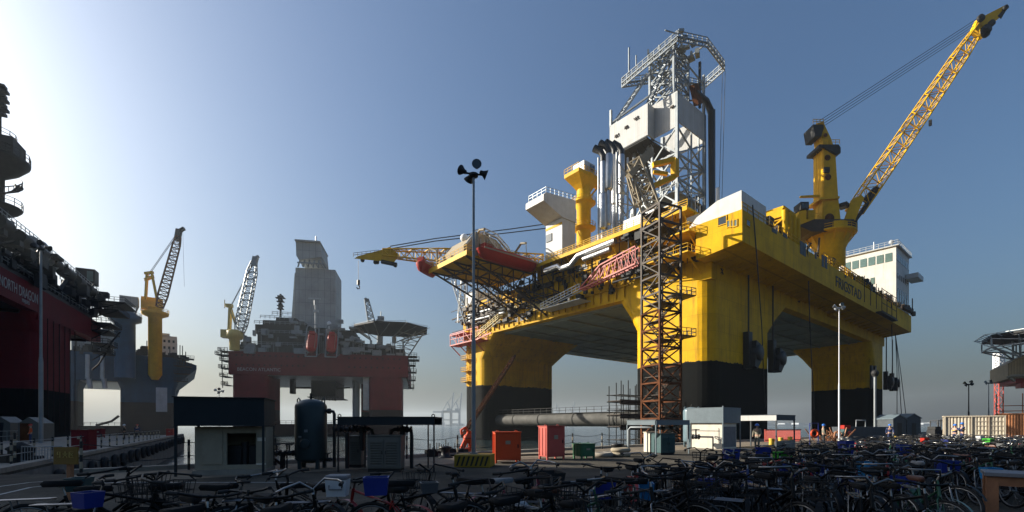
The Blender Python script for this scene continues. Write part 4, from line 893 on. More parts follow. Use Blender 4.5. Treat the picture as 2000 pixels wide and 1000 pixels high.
# ================================================================ the dark red rig on the left
G = Fr((-113.5, 130), math.radians(26.75))
nd = thing('drilling_rig', 'dark red drilling rig with white lettering filling the left edge of the view', 'drilling rig', (-113.5,130,0), G.a)
m = MB(); m.box(-78, 0, -125, -1.5, 24.4, 29.4); m.box(-78,0,-39.5,-20.5,23.0,24.38); m.build('hull', Mt['hull_red'], nd)
m = MB(); m.box(-76,-2,-123,-3,24.25,24.38)
for k in range(14): m.box(-76,-2,-123+9*k,-122.6+9*k,23.7,24.25)
m.build('underside_plating', Mt['hull_boot'], nd)
for (x0,x1,y0,y1) in ((-19,0,-39,-21),(-19,0,-112,-88),(-78,-60,-39,-21),(-78,-60,-112,-88)):
    m = MB(); m.loft([(rrect(x0,x1,y0,y1,2.2),9),(rrect(x0,x1,y0,y1,2.2),20.5),(rrect(x0-(1.5 if x0<-50 else 0),x1,y0-2.2,y1+1,2.2),24.4)],caps=False); o = m.build('column', Mt['hull_red'], nd)
    m = MB(); m.loft([(rrect(x0,x1,y0,y1,2.2),-9),(rrect(x0,x1,y0,y1,2.2),9)],caps=False); m.build('boot_topping', Mt['black_paint'], o)
m = MB(); m.box(-76,-2,-30,-10,-9,-2.9); m.loft([(rrect(-20,2,-114,-18,5),-9),(rrect(-20,2,-114,-18,5),-2.8)]); m.build('pontoon', Mt['black_paint'], nd)
# the black superstructure band above the hull and all that stands on it
m = MB(); m.box(-74,-2.5,-62,-3,29.42,34.0); m.box(-74,-.01,-92,-8,29.42,30.2); m.box(-70,-5,-60,-10,34,36.2); m.build('deck_house', Mt['black'], nd)
m = MB(); random.seed(14)
for k in range(60):
    y_ = random.uniform(-62,-4); m.cbox((random.uniform(-4,1.6), y_, random.uniform(29.8,37.5)), random.uniform(.6,3), random.uniform(.6,3.6), random.uniform(.5,2.6))
for k in range(70):
    y_ = random.uniform(-62,-4); x_ = random.uniform(-3,1.8); z_ = random.uniform(29,36); m.tube((x_,y_,z_),(x_,y_+random.choice([0,random.uniform(3,9)]),z_+random.uniform(.1,3.4)),random.choice([.1,.2,.4]),6)
for k in range(9): m.tube((.6,-64+7*k,36.5-.1*k),(.6,-60.5+7*k,36.5-.1*k),1.3,12)
m.build('deck_machinery', Mt['dark_steel'], nd)
m = MB()
for k,(y_,r,z_) in enumerate(((-43,2.0,36.6),(-38,1.6,36.0),(-14,1.1,35.6))):
    for s_ in (0,2.4): m.lathe((.4+s_*.2,y_+s_,z_),[(r*.35,-.3),(r,-.3),(r,.3),(r*.35,.3)],20,M3=Matrix.Rotation(math.pi/2,3,'Y') @ Matrix.Rotation(.3,3,'X'))
    m.tube((.2,y_-.3,z_),(.8,y_+2.8,z_),r*.55,12)
m.build('winch_drum', Mt['steel'], nd)
m = MB()
for (y_,r,z0,z1) in ((-52,1.0,34,40.0),(-49.5,.9,34,38.8),(-47.4,.7,34,37.6),(-55,.9,34,41)): m.lathe((-1,y_,0),[(r,z0),(r,z1-1),(r*1.25,z1-.8),(r*1.25,z1),(r*.7,z1)],12)
m.build('vent_mast', Mt['dark_steel'], nd)
m = MB(); m.rail([(1.2,-60,37.2),(1.2,-45,37.2),(1.2,-8,36.2)],1.3,.07,1.7); m.rail([(.2,-100,30.2),(.2,-2,30.2)],1.2,.06,2); m.build('railing', Mt['steel'], nd)
# control cabin at the far corner
q = G.at(172, 541, 124); m = MB(); m.box(q.x-2.1,q.x+1.8,q.y-1.6,q.y+1.6,q.z-2,q.z+1.8); m.beam((q.x,q.y,q.z-2),(q.x-1,q.y-1,q.z-4.5),1.6); cbn = m.build('cabin', Mt['dark_steel'], nd)
m = MB(); m.box(q.x+.2,q.x+1.5,q.y-1.66,q.y-1.6,q.z-1.4,q.z+1.2); m.build('window', Mt['green_glass'], cbn)
# hanging walkways and stairs at the far corner
m = MB()
for (zz,l_,w_) in ((34.2,7,6),(32.0,5.5,6),(28.4,4,5),(26.4,3.6,4.5),(23.0,3.4,3.6),(20.8,3.0,3.2)):
    m.box(.02,l_,-9,-9+w_+5,zz,zz+.25); m.rail([(.1,-9,zz+.2),(l_,-9,zz+.2),(l_,-4+w_,zz+.2)],1.2,.07,1.1)
    m.beam((l_-.3,-8.5,zz),(.05,-8.5,zz-2.2),.22)
m.path([(5,-5,27),(3.4,-6,24),(2.6,-7,21),(1.2,-8,17.5),(.2,-9,16)],.22,6)
m.build('hanging_walkway', Mt['dark_steel'], nd)
m = MB()
for k in range(7): m.tube((.15,-38.5+3.0*k,0),(.15,-38.5+3.0*k,24),.09,4)
m.build('pipe_run', Mt['hull_boot'], nd)
a = G.onx(-4,560,0); text('lettering', 'NORTH DRAGON', Mt['letter_white'], nd, (.06,-54.6,26.0), 2.75, (0,1,0), .66)
text('lettering', 'MAJURO', Mt['letter_white'], nd, (.06,-46.4,25.0), 1.0, (0,1,0), .8)
# crane pedestal with its platforms and a curved stair, only its edge in view
m = MB(); a = G.at(-14, 440, 84); gx, gy = a.x, a.y; zf = lambda y: EYE+(HZ-y)/FPX*84
m.lathe((gx,gy,0),[(1.5,34),(1.5,zf(420)),(3.2,zf(410)),(3.8,zf(403)),(3.8,zf(401)),(1.5,zf(401)),(1.5,zf(345)),(3.4,zf(330)),(4.8,zf(312)),(4.8,zf(306)),(3.0,zf(306)),(3.2,zf(270)),(1.2,zf(262))],20)
m.cbox((gx+1,gy,zf(285)),5,5,2.6); m.tube((gx+.6,gy,zf(262)),(gx+.6,gy,zf(160)),.55,8)
for k in range(7): m.cbox((gx+.9+.3*(k%2),gy,zf(165+9*k)),1.6,1.2,.5)
nc = m.build('crane_pedestal', Mt['dark_steel'], nd)
m = MB()
for r,zz in ((4.8,zf(306)),(3.8,zf(401)),(3.0,zf(270))): m.rail([(gx+r*math.cos(t*math.pi/7),gy+r*math.sin(t*math.pi/7),zz) for t in range(14)],1.3,.06,1.2,closed=True)
m.build('railing', Mt['dark_steel'], nc)
m = MB(); cv = [(gx+3.9*math.cos(-1.5+.2*k)*(1 if k<7 else .94),gy+3.9*math.sin(-1.5+.2*k),zf(402-5.2*k)) for k in range(12)]
m.path(cv,.16,6); m.path([V(p)+V((0,0,1.1)) for p in cv],.1,5); m.path([V((gx,gy,0)).lerp(V((p[0],p[1],0)),.78)+V((0,0,p[2])) for p in cv],.16,6)
for p,q2 in zip(cv,cv[1:]):
    for t in (0,.5): 
        c_ = V(p).lerp(V(q2),t); i_ = V((gx+(c_.x-gx)*.78,gy+(c_.y-gy)*.78,c_.z)); m.beam(c_,i_,.3,.08)
    m.tube(p,V(p)+V((0,0,1.1)),.06,4)
m.build('curved_stair', Mt['dark_steel'], nc)
# unseen quarters block, added out of the frame to shade the bicycles
m = MB(); m.box(-70,-12,-121,-91,34,66); m.box(-60,-25,-90.9,-80,34,52); m.build('quarters', Mt['hull_boot'], nd)

# ================================================================ the blue rig behind it
BY = 200; bo = W(240, 830, BY); Bf = Fr((bo.x, bo.y), math.radians(35))
bl = thing('drilling_rig', 'dark blue drilling rig with a yellow pedestal crane, between the two red rigs', 'drilling rig', (bo.x,bo.y,0), Bf.a)
b_ = lambda x, y, d=0: Bf.at(x, y, BY+d)
fx = lambda x, y, yy=0: Bf.ony(x, y, yy)
def bbox(m, x0, x1, yt, yb, y0, y1):
    p, q = fx(x0, yt, y0), fx(x1, yb, y0); m.box(p.x, q.x, y0, y1, min(p.z,q.z), max(p.z,q.z)); return m
m = MB(); p, q = fx(120,692), fx(345,745); zt_, zl = fx(240,692).z, fx(240,745).z; m.box(p.x-20,q.x,0,60,zl,zt_)
XR = q.x; r_ = fx(372,735); m.prism([V((q.x+.01,2,zl)),V((q.x+.01,2,zt_)),V((q.x+7.5,2,zt_-2.6)),V((q.x+7.5,2,zt_-4.4))],(0,56,0)); m.build('hull', Mt['hull_blue'], bl)
m = MB(); m.box(p.x-18,q.x-1,1.5,58,zl-.3,zl-.02); m.build('underside_plating', Mt['white_plain'], bl)
pL, pR = fx(150,800).x, fx(234,800).x; zb_ = fx(240,785).z
for (x0,x1,y0,y1) in ((pL-22,pL,0.02,18),(pR,fx(343,800).x,.02,18),(pR+6,fx(343,800).x,46,59)):
    m = MB(); m.loft([(rrect(x0,x1,y0,y1,2),zb_),(rrect(x0,x1,y0,y1,2),zl-3),(rrect(x0-1,x1+1,y0,y1,1.4),zl)],caps=False); o = m.build('column', Mt['hull_blue'], bl)
    m = MB(); m.loft([(rrect(x0,x1,y0,y1,2),-9),(rrect(x0,x1,y0,y1,2),zb_)],caps=False); m.build('boot_topping', Mt['hull_boot'], o)
m = MB(); m.box(pL-20,pR+20,2,16,-9,1.4); m.rail([(pL,2.2,1.5),(pR,2.2,1.5)],1.3,.09,2); m.path([(pR-8,2.5,1.5),(pR-3,2.5,3.2),(pR-.5,2.5,5.6)],.5,6); m.build('pontoon', Mt['hull_boot'], bl)
m = MB(); q = fx(244,680,-3)
zf = lambda y: q.z+(680-y)/FPX*BY
m.lathe((q.x,-3,0),[(3.6,zf(738)),(3.6,zf(632)),(5.6,zf(628)),(5.8,zf(618)),(3.6,zf(612)),(2.2,zf(604))],20); m.rail([(q.x+5.6*math.cos(t*.45),-3+5.6*math.sin(t*.45),zf(618)) for t in range(14)],1.3,.09,2,closed=True); pb = m.build('pedestal_crane', Mt['blue_paint'], bl)
m = MB(); m.cbox((q.x+1.5,-3,zf(589)),6.2,5,3.6); m.beam((q.x-2,-3,zf(606)),(q.x-3,-3,zf(594)),.7); m.beam((q.x+3.4,-3,zf(612)),(q.x+4.4,-3,zf(596)),.6); m.build('cab', Mt['grey_clad'], pb)
m = MB(); m.lattice((q.x-3,-3,zf(606)),(q.x-42,-6,zf(608)),[(0,4.4,4.4),(1,4.4,4.4)],nseg=16,r=.34,rb=.24); m.build('boom', Mt['grey_clad'], pb)
m = MB(); p = fx(195,690,6); m.prism([V((p.x-9,6,zt_)),V((p.x+7.5,6,zt_)),V((p.x+7.5,6,zt_+7)),V((p.x+4,6,zt_+11)),V((p.x-5,6,zt_+11)),V((p.x-9,6,zt_+8))],(0,14,0)); m.box(p.x-7,p.x+8,5.4,6,zt_+4,zt_+7); m.build('deck_house', Mt['grey_clad'], bl)
m = MB(); p = fx(326,690,10); m.box(p.x-4.5,p.x+3.8,10,26,zt_-2,zt_+11); m.box(p.x-5,p.x+1,9,28,zt_+11,zt_+12); dh = m.build('deck_house', Mt['white'], bl)
for k in range(4):
    for j in range(3): m = MB(); m.box(p.x-3+1.7*k,p.x-2.2+1.7*k,9.9,10.02,zt_+2+3*j,zt_+3.2+3*j); m.build('window', Mt['glass'], dh)
m = MB(); random.seed(2)
for k in range(40):
    x_ = random.uniform(-19,XR+4); m.cbox((x_,random.uniform(.5,5),zt_+random.uniform(-.6,2.6)*(1 if x_<XR else .3)), random.uniform(.8,3), 2, random.uniform(.8,4))
for k in range(26): x_ = random.uniform(-18,XR+4); m.tube((x_,1,zt_-3),(x_,1,zt_+random.uniform(1,7)),.18,5)
for k in range(4): m.box(XR-1,XR+6.5-.8*k,-1.6+.3*k,2.5,zt_-3.4*k-.4,zt_-3.4*k); m.rail([(XR-1,-1.6+.3*k,zt_-3.4*k),(XR+6.5-.8*k,-1.6+.3*k,zt_-3.4*k)],1.2,.1,1.4)
m.build('deck_machinery', Mt['dark_steel'], bl)
for px in (171,200):
    m = MB(); p = fx(px,735,-1); z1 = p.z; m.tube((p.x,-1,z1+9),(p.x,-1,z1-1),.75,8); m.tube((p.x+.4,-1,z1-1),(p.x+.9,-1,z1-5),.85,8); m.build('fairlead', Mt['pale_steel'], bl)
m = MB(); p = fx(309,760,-.2); m.box(p.x-.8,p.x+3.2,-.3,.01,zb_-4,zl-2); m.build('draught_board', Mt['pale_steel'], bl)
# yellow crane on the blue rig
q = fx(303,735,-2.6); zf = lambda y: q.z+(735-y)/FPX*BY
m = MB(); m.lathe((q.x,-2.6,0),[(1.2,zf(742)),(2.5,zf(732)),(2.5,zf(618)),(4.8,zf(613)),(5.0,zf(608)),(2.6,zf(604)),(2.6,zf(598))],20); m.rail([(q.x+4.9*math.cos(t*.45),-2.6+4.9*math.sin(t*.45),zf(608)) for t in range(14)],1.3,.1,2,closed=True); yc = m.build('pedestal_crane', Mt['yellow_steel'], bl)
m = MB(); m.cbox((q.x-1,-2.6,zf(590)),7.4,5,4.0); m.cbox((q.x-3.6,-2.6,zf(594)),2.4,5,3.6); m.build('machinery_house', Mt['yellow_steel'], yc)
g_ = lambda x, y: Bf.at(x, y, BY-2) 
m = MB()
for dy in (0,3): 
    m.beam(g_(284,582)+V((0,dy,0)),g_(287,532)+V((0,dy,0)),.7); m.beam(g_(306,582)+V((0,dy,0)),g_(296,531)+V((0,dy,0)),.7); m.beam(g_(282,545)+V((0,dy,0)),g_(300,538)+V((0,dy,0)),.6); m.beam(g_(296,533)+V((0,dy,0)),g_(303,560)+V((0,dy,0)),.4)
m.beam(g_(283,534),g_(299,532),1.0); m.build('mast', Mt['yellow_steel'], yc)
m = MB(); m.lattice(g_(312,600),g_(349,462),[(0,2.4,2.2),(.15,3.4,3.2),(.9,2.6,2.4),(1,1.6,1.6)],up=(0,1,0),nseg=18,r=.26,rb=.16); m.build('boom', Mt['rust'], yc)
m = MB(); m.beam(g_(346,470),g_(350,448),1.8); m.beam(g_(349,452),g_(360,446),1.2); m.cbox(g_(351,475),.8,.8,1.6); m.build('boom_head', Mt['dark_steel'], yc)
m = MB()
for d in (0,4): m.tube(g_(291,534+d),g_(345,456+d),.13,4)
m.tube(g_(357,450),g_(360,560),.06,4); m.build('pendant_cable', Mt['black'], yc)

# ================================================================ the far red rig, seen end-on
NY = 190; no = W(620, 830, NY)
be = thing('drilling_rig', 'distant red rig with a grey panelled derrick, two red lifeboats and a helideck', 'drilling rig', (no.x,no.y,0), math.radians(11))
Fb = Fr((no.x,no.y), math.radians(11)); D0 = 0
def n_(x, y, d=0): return W(x, y, NY+d*1.0) - V((no.x,no.y,0)) if False else V(((x-1000)/FPX*NY-no.x, d, EYE+(HZ-y)/FPX*NY))
X = lambda x: Fb.ony(x,0,D0).x
Z = lambda y: Fb.ony(620,y,D0).z
m = MB(); m.box(X(446),X(797),0,66,Z(734),Z(690)); m.build('hull', Mt['hull_red2'], be)
m = MB(); m.box(X(450),X(793),1,64,Z(735),Z(734.1)); m.build('underside_plating', Mt['pale_steel'], be)
for (a_,b2,y0,y1) in ((452,523,.3,18),(720,785,.3,18),(684,712,34,60)):
    m = MB(); m.loft([(rrect(X(a_),X(b2),y0,y1,1.6),Z(800)),(rrect(X(a_),X(b2),y0,y1,1.6),Z(734))],caps=False); o = m.build('column', Mt['hull_red2'], be)
    m = MB(); m.loft([(rrect(X(a_),X(b2),y0,y1,1.6),-9),(rrect(X(a_),X(b2),y0,y1,1.6),Z(800))],caps=False); m.build('boot_topping', Mt['hull_boot'], o)
m = MB(); m.box(X(676),X(682),18,34,-9,Z(735)); m.box(X(708),X(719.5),2,16,Z(800),Z(735)); m.build('lit_edge_strip', Mt['pale_steel'], be)  # pale strips paint in the sunlit column edge and the bright gap
m = MB(); m.box(X(440),X(790),2,60,-9,Z(836)); m.box(X(520),X(730),.5,10,Z(848),Z(828)); m.rail([(X(523),1,Z(828)),(X(700),1,Z(828))],1.3,.08,2.2); m.build('pontoon', Mt['hull_boot'], be)
m = MB(); m.box(X(585),X(638),20,44,Z(768),Z(735)); random.seed(4)
for k in range(22): x_ = random.uniform(580,640); m.tube((X(x_),22,Z(766)),(X(x_),22,Z(random.uniform(770,779))),.14,5)
m.box(X(578),X(646),19,46,Z(771),Z(769.5)); m.box(X(547),X(555),14,18,Z(765),Z(735)); m.beam((X(552),16,Z(752)),(X(585),22,Z(750)),.8); m.beam((X(638),22,Z(751)),(X(668),22,Z(748)),.6); m.build('moonpool_frame', Mt['dark_steel'], be)
# deck
m = MB(); m.box(X(455),X(790),1,64,Z(690)+.02,Z(676)); m.box(X(496),X(598),4,50,Z(676),Z(650)); m.box(X(488),X(600),6,50,Z(650),Z(632)); m.box(X(500),X(585),8,50,Z(632),Z(621)); m.box(X(524),X(566),10,40,Z(621),Z(613)); m.box(X(670),X(740),8,50,Z(676),Z(662)); m.box(X(600),X(690),3,50,Z(676),Z(640)); m.box(X(690),X(770),4,40,Z(676),Z(668)); m.build('deck_house', Mt['dark_steel'], be)
m = MB()
for (a_,b2,y) in ((496,600,650),(488,600,632),(500,586,621),(524,566,613),(455,600,676),(700,790,676)):
    m.rail([(X(a_),1.5 if y==676 else 5,Z(y)),(X(b2),1.5 if y==676 else 5,Z(y))],1.3,.11,1.9)
m.build('railing', Mt['steel'], be)
m = MB(); random.seed(6)
for k in range(70):
    x_ = random.uniform(450,790); y_ = random.uniform(655,690) if (x_<500 or x_>670) else random.uniform(620,688); m.cbox((X(x_),random.uniform(-.6,2),Z(y_)), random.uniform(.8,4), 1.6, random.uniform(.5,2.4))
for k in range(40): x_ = random.uniform(490,790); m.tube((X(x_),.3,Z(690)),(X(x_),.3,Z(random.uniform(655,682))),.13,4)
m.build('deck_machinery', Mt['steel'], be)
m = MB()
for i in range(30):
    x_ = 460+11*i; 
    if 595 < x_ < 675: continue
    for y in (696,714): m.box(X(x_),X(x_+3.2),-.03,.01,Z(y+3),Z(y))
m.build('draught_mark', Mt['hull_boot'], be)
m = MB()
for sx, xs in ((-1,446),(1,797)):
    for k,(y,l) in enumerate(((690,3.6),(697,4.6),(708,3),(722,3.4),(738,3),(754,2.4))):
        m.box(min(X(xs),X(xs)+sx*l),max(X(xs),X(xs)+sx*l),-.5,6,Z(y)-.2,Z(y)); m.rail([(X(xs)+sx*.1,-.5,Z(y)),(X(xs)+sx*l,-.5,Z(y)),(X(xs)+sx*l,6,Z(y))],1.2,.1,1.2)
    m.beam((X(xs)+sx*2.4,0,Z(690)),(X(xs)+sx*2.0,0,Z(760)),.25)
m.build('hanging_walkway', Mt['dark_steel'], be)
text('lettering', 'BEACON ATLANTIC', Mt['letter_white'], be, (X(463),-.05,Z(727)), 1.85, (1,0,0), .95)
D0 = 16; m = MB(); m.box(X(577),X(655),16,32,Z(640),Z(525)); m.prism([V((X(567),18,Z(620))),V((X(576.8),18,Z(620))),V((X(576.8),18,Z(533))),V((X(573),18,Z(533)))],(0,12,0)); de = m.build('derrick', Mt['grey_clad'], be)
m = MB(); m.prism([V((X(580),14,Z(478))),V((X(627),14,Z(478))),V((X(630),14,Z(504))),V((X(586),14,Z(513))),V((X(581),14,Z(505)))],(0,16,0)); m.box(X(579),X(628),13,31,Z(478),Z(475)); m.build('top_house', Mt['grey_clad'], de)
m = MB()
for y in (15,30):
    for k in range(5): m.beam((X(583+10*k),y,Z(525)),(X(588+9*k),y,Z(510)),.5); m.beam((X(593+10*k),y,Z(525)),(X(586+9*k),y,Z(510)),.3)
    m.beam((X(627),y,Z(504)),(X(637),y,Z(525)),.6)
m.beam((X(583),14,Z(518)),(X(636),14,Z(518)),.5); m.tube((X(619),14,Z(475)),(X(619),14,Z(465)),.3,5); m.build('truss', Mt['steel'], de)
D0 = 0; m = MB(); m.tube((X(614),2,Z(650)),(X(614),2,Z(594)),.3,6); m.beam((X(600),2,Z(581)),(X(624),2,Z(581)),.5); m.tube((X(612),2,Z(594)),(X(612),2,Z(580)),.2,5); m.box(X(610),X(620),1.6,2.4,Z(608),Z(603)); m.build('mast', Mt['pale_steel'], be)
D0 = 12; m = MB(); m.tube((X(548),12,Z(622)),(X(548),12,Z(578)),.5,6)
for y,hw in ((585,9),(592,7),(600,6),(606,6)): m.box(X(548-hw),X(548+hw),11,13,Z(y)-.3,Z(y)); m.box(X(548-hw*.6),X(548+hw*.6),11.3,12.7,Z(y),Z(y-4))
m.build('radar_mast', Mt['dark_steel'], be)
D0 = 0
for x_ in (613, 651):
    lb = lifeboat('red free-fall lifeboat, %s of the pair tilted nose-down on the far rig' % ('left' if x_ < 630 else 'right'), tuple(Fb.o.to_3d() + Fb.X.to_3d()*X(x_) + Fb.Y.to_3d()*-3.4 + V((0,0,Z(671)))), -math.pi/2, 9.4, 4.2, 4.6, grp='free-fall lifeboats on the far red rig'); lb.rotation_euler = (0, math.radians(62), -math.pi/2+Fb.a)
    m = MB()
    for sx in (-12,12):
        m.beam((X(x_+sx),-1.6,Z(644)),(X(x_+sx*.9),-5.4,Z(700)),.4); m.beam((X(x_+sx),-1.6,Z(644)),(X(x_+sx*.7),-1.6,Z(636)),.4); m.beam((X(x_+sx*.9),-5.4,Z(700)),(X(x_+sx),-.1,Z(690)),.3)
    m.beam((X(x_-8),-1.6,Z(636)),(X(x_+8),-1.6,Z(636)),.4); m.beam((X(x_-11),-5.4,Z(700)),(X(x_+11),-5.4,Z(700)),.35); m.build('launch_frame', Mt['steel'], be)
m = MB(); m.sphere((X(641),2,Z(629)),.9,10); m.tube((X(641),2,Z(640)),(X(641),2,Z(633)),.3,6); m.build('radome', Mt['white_plain'], be)
# helideck
m = MB(); hx, hy = (X(690)+X(838))/2+4, 6
P8 = [(X(764)+16*math.cos(math.pi/8+k*math.pi/4), hy+16*math.sin(math.pi/8+k*math.pi/4)) for k in range(8)]
m.loft([(P8,Z(634)),(P8,Z(631))]); hd = m.build('helideck', Mt['dark_steel'], be)
m = MB()
for p in P8: m.tube((p[0],p[1],Z(631)),(p[0],p[1],Z(627)),.1,4)
for i in range(8):
    a, b2 = P8[i], P8[(i+1)%8]; m.beam((a[0],a[1],Z(631)),(b2[0],b2[1],Z(628.5)),.12); o2 = ((a[0]-X(764))*1.08+X(764),(a[1]-hy)*1.08+hy); m.beam((a[0],a[1],Z(634)),(o2[0],o2[1],Z(632)),.15)
    c_ = ((a[0]-X(764))*.45+X(764)-2,(a[1]-hy)*.45+hy); m.beam((a[0],a[1],Z(634)),(c_[0],c_[1],Z(655)),.35); m.beam((c_[0],c_[1],Z(655)),(c_[0],c_[1],Z(676)),.4); m.beam((c_[0],c_[1],Z(655)),((a[0]+b2[0])/2,(a[1]+b2[1])/2,Z(634)),.25)
m.beam((X(828),2,Z(640)),(X(797),2,Z(690)),.5); m.beam((X(812),0,Z(640)),(X(786),0,Z(676)),.4)
for k in range(5): m.beam((X(822-6*k),2,Z(650+9*k)),(X(780),2,Z(640+9*k)),.25); m.beam((X(822-6*k),2,Z(650+9*k)),(X(775),2,Z(660+4*k)),.2)
m.beam((X(690),4,Z(634)),(X(672),4,Z(655)),.5); m.box(X(680),X(704),2,12,Z(637),Z(633)); m.box(X(683),X(712),-.5,.2,Z(684),Z(676)); m.build('helideck_truss', Mt['steel'], hd)
# cranes of the far rig
zf = Z
m = MB(); m.lathe((X(462),-2,0),[(1.8,Z(690)),(1.8,Z(670)),(3.0,Z(668)),(3.0,Z(655)),(1.6,Z(652))],14); cr = m.build('pedestal_crane', Mt['pale_yellow'], be)
m = MB(); 
for d in (-.8,.8): m.beam((X(452),-2+d,Z(656)),(X(454),-2+d,Z(610)),.7); m.beam((X(464),-2+d,Z(640)),(X(454),-2+d,Z(610)),.5)
m.tube((X(443),-2,Z(612)),(X(443),-2,Z(596)),.15,4); m.cbox((X(452),-2,Z(607)),2.2,2,1.2); m.cbox((X(447),-2,Z(660)),3.4,3,3); m.build('mast', Mt['pale_yellow'], cr)
m = MB(); m.lattice((X(472),-2,Z(655)),(X(500),-2,Z(522)),[(0,2.6,2.6),(.12,3.6,3.2),(.85,3,2.6),(1,1.6,1.6)],up=(0,1,0),nseg=20,r=.22,rb=.14); m.beam((X(499),-2,Z(528)),(X(503),-2,Z(513)),1.8); m.beam((X(500),-2,Z(515)),(X(509),-2,Z(511)),.9); m.build('boom', Mt['steel'], cr)
m = MB(); 
for d in (0,1.0): m.tube((X(455),-2,Z(606+d*3)),(X(496),-2,Z(528+d*3)),.1,4)
m.build('pendant_cable', Mt['black'], cr)
D0 = 30; m = MB(); m.lathe((X(742),30,0),[(1.4,Z(690)),(1.4,Z(628)),(1.8,Z(626)),(1.8,Z(620))],12); m.tube((X(744),30,Z(620)),(X(744),30,Z(603)),.25,5); m.cbox((X(744),30,Z(616)),3,2,1.4); cr = m.build('pedestal_crane', Mt['steel'], be)
m = MB(); m.lattice((X(728),30,Z(634)),(X(716),30,Z(580)),[(0,3.4,2.6),(1,1.8,1.6)],up=(0,1,0),nseg=9,r=.24,rb=.15); m.beam((X(718),30,Z(584)),(X(713),30,Z(578)),1.2); m.build('boom', Mt['steel'], cr)

# ================================================================ far shore
def quay_crane(px, yb, Y, k, hh, label, grp):
    q = W(px, yb, Y); s_ = hh; t_ = MB()
    for x_ in (-.13,.13):
        for y_ in (-.12,.12): t_.beam((x_*s_,y_*s_,0),(x_*s_,y_*s_,.45*s_),.035*s_)
    for z_ in (.18,.45): t_.beam((-.13*s_,0,z_*s_),(.13*s_,0,z_*s_),.035*s_)
    t_.beam((-.13*s_*k,0,.42*s_),(.42*s_*k,0,.42*s_),.045*s_); t_.beam((-.13*s_*k,0,.45*s_),(-.02*s_*k,0,.72*s_),.03*s_); t_.beam((.13*s_*k,0,.45*s_),(-.02*s_*k,0,.72*s_),.02*s_)
    t_.beam((-.14*s_*k,0,.44*s_),(-.2*s_*k,0,1.0*s_),.035*s_); t_.beam((-.02*s_*k,0,.72*s_),(-.18*s_*k,0,.9*s_),.012*s_); t_.box(.0,.1*s_,-.05*s_,.05*s_,.45*s_,.53*s_)
    o = t_.build('quay_crane', Mt['haze_pale_steel']); o.location = (q.x,q.y,-2.4); tag(o, label, 'crane', grp); return o
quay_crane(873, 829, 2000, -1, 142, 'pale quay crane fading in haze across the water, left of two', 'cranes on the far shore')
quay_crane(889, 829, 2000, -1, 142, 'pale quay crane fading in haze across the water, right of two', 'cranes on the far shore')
quay_crane(1095, 829, 1700, 1, 84, 'small haze-pale crane on the far shore beside the black column base', 'cranes on the far shore')
quay_crane(1112, 829, 1700, -1, 88, 'small haze-pale crane with raised jib beyond the round brace', 'cranes on the far shore')
quay_crane(1178, 829, 1800, 1, 74, 'small haze-pale crane on the far shore beside the tube scaffold', 'cranes on the far shore')
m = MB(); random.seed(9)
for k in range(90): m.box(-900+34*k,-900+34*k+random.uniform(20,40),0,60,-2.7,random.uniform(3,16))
o = m.build('far_shore', Mt['haze_pale_steel'], kind='structure'); o.location = (-40, 2300, 0)
# ================================================================ on our own quay
def gp(px, Y, z=0): return ((px-1000)/FPX*Y, Y, z)
def mpp(Y): return Y/FPX
class PX:
    """Builds a thing facing the camera in its own metres: local x from its centre pixel, z from pixel rows, at depth Y."""
    def __init__(s, px, Y, f=1): s.px, s.Y, s.f = px, Y, f
    def x(s, px): return (px-s.px)/FPX*s.Y*s.f
    def z(s, py): return max(0, EYE+(HZ-py)/FPX*s.Y)
# --- left shed with its navy canopy
Y = 16.2; k = PX(452, Y, .84)
sh = thing('quay_shed', 'cream quay shed with an open black doorway under a navy canopy', 'shed', gp(455,Y), .3)
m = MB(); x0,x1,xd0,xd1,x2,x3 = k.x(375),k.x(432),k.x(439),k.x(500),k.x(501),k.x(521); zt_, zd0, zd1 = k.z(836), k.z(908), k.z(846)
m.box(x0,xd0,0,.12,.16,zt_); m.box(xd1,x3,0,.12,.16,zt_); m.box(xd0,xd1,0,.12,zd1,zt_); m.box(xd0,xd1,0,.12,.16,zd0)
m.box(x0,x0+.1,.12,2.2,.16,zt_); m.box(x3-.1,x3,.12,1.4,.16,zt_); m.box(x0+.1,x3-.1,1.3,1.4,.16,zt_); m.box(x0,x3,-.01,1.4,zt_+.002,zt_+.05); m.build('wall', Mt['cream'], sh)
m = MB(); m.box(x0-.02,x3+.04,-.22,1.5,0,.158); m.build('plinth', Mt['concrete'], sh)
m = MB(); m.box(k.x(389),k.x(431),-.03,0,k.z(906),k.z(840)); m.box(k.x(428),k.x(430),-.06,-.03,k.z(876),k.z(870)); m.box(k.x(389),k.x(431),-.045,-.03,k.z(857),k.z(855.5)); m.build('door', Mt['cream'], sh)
m = MB(); m.box(k.x(503),k.x(520),-.03,0,k.z(862),k.z(855)); m.box(x2,x3,-.04,-.005,k.z(909),k.z(906)); m.build('trim', Mt['shed_white'], sh)
m = MB(); m.box(x0+.3,x3-.3,.5,1.2,.17,.95); m.tube((k.x(470),.5,.2),(k.x(470),.5,1.1),.12,10); m.build('generator', Mt['black'], sh)
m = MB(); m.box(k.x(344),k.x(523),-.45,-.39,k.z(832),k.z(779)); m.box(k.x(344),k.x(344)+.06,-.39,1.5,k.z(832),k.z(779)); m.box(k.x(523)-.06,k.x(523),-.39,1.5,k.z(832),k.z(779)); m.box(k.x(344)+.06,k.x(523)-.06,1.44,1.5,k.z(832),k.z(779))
m.box(k.x(344)-.04,k.x(523)+.04,-.5,1.54,k.z(779)+.002,k.z(777)); m.build('canopy', Mt['navy_panel'], sh)
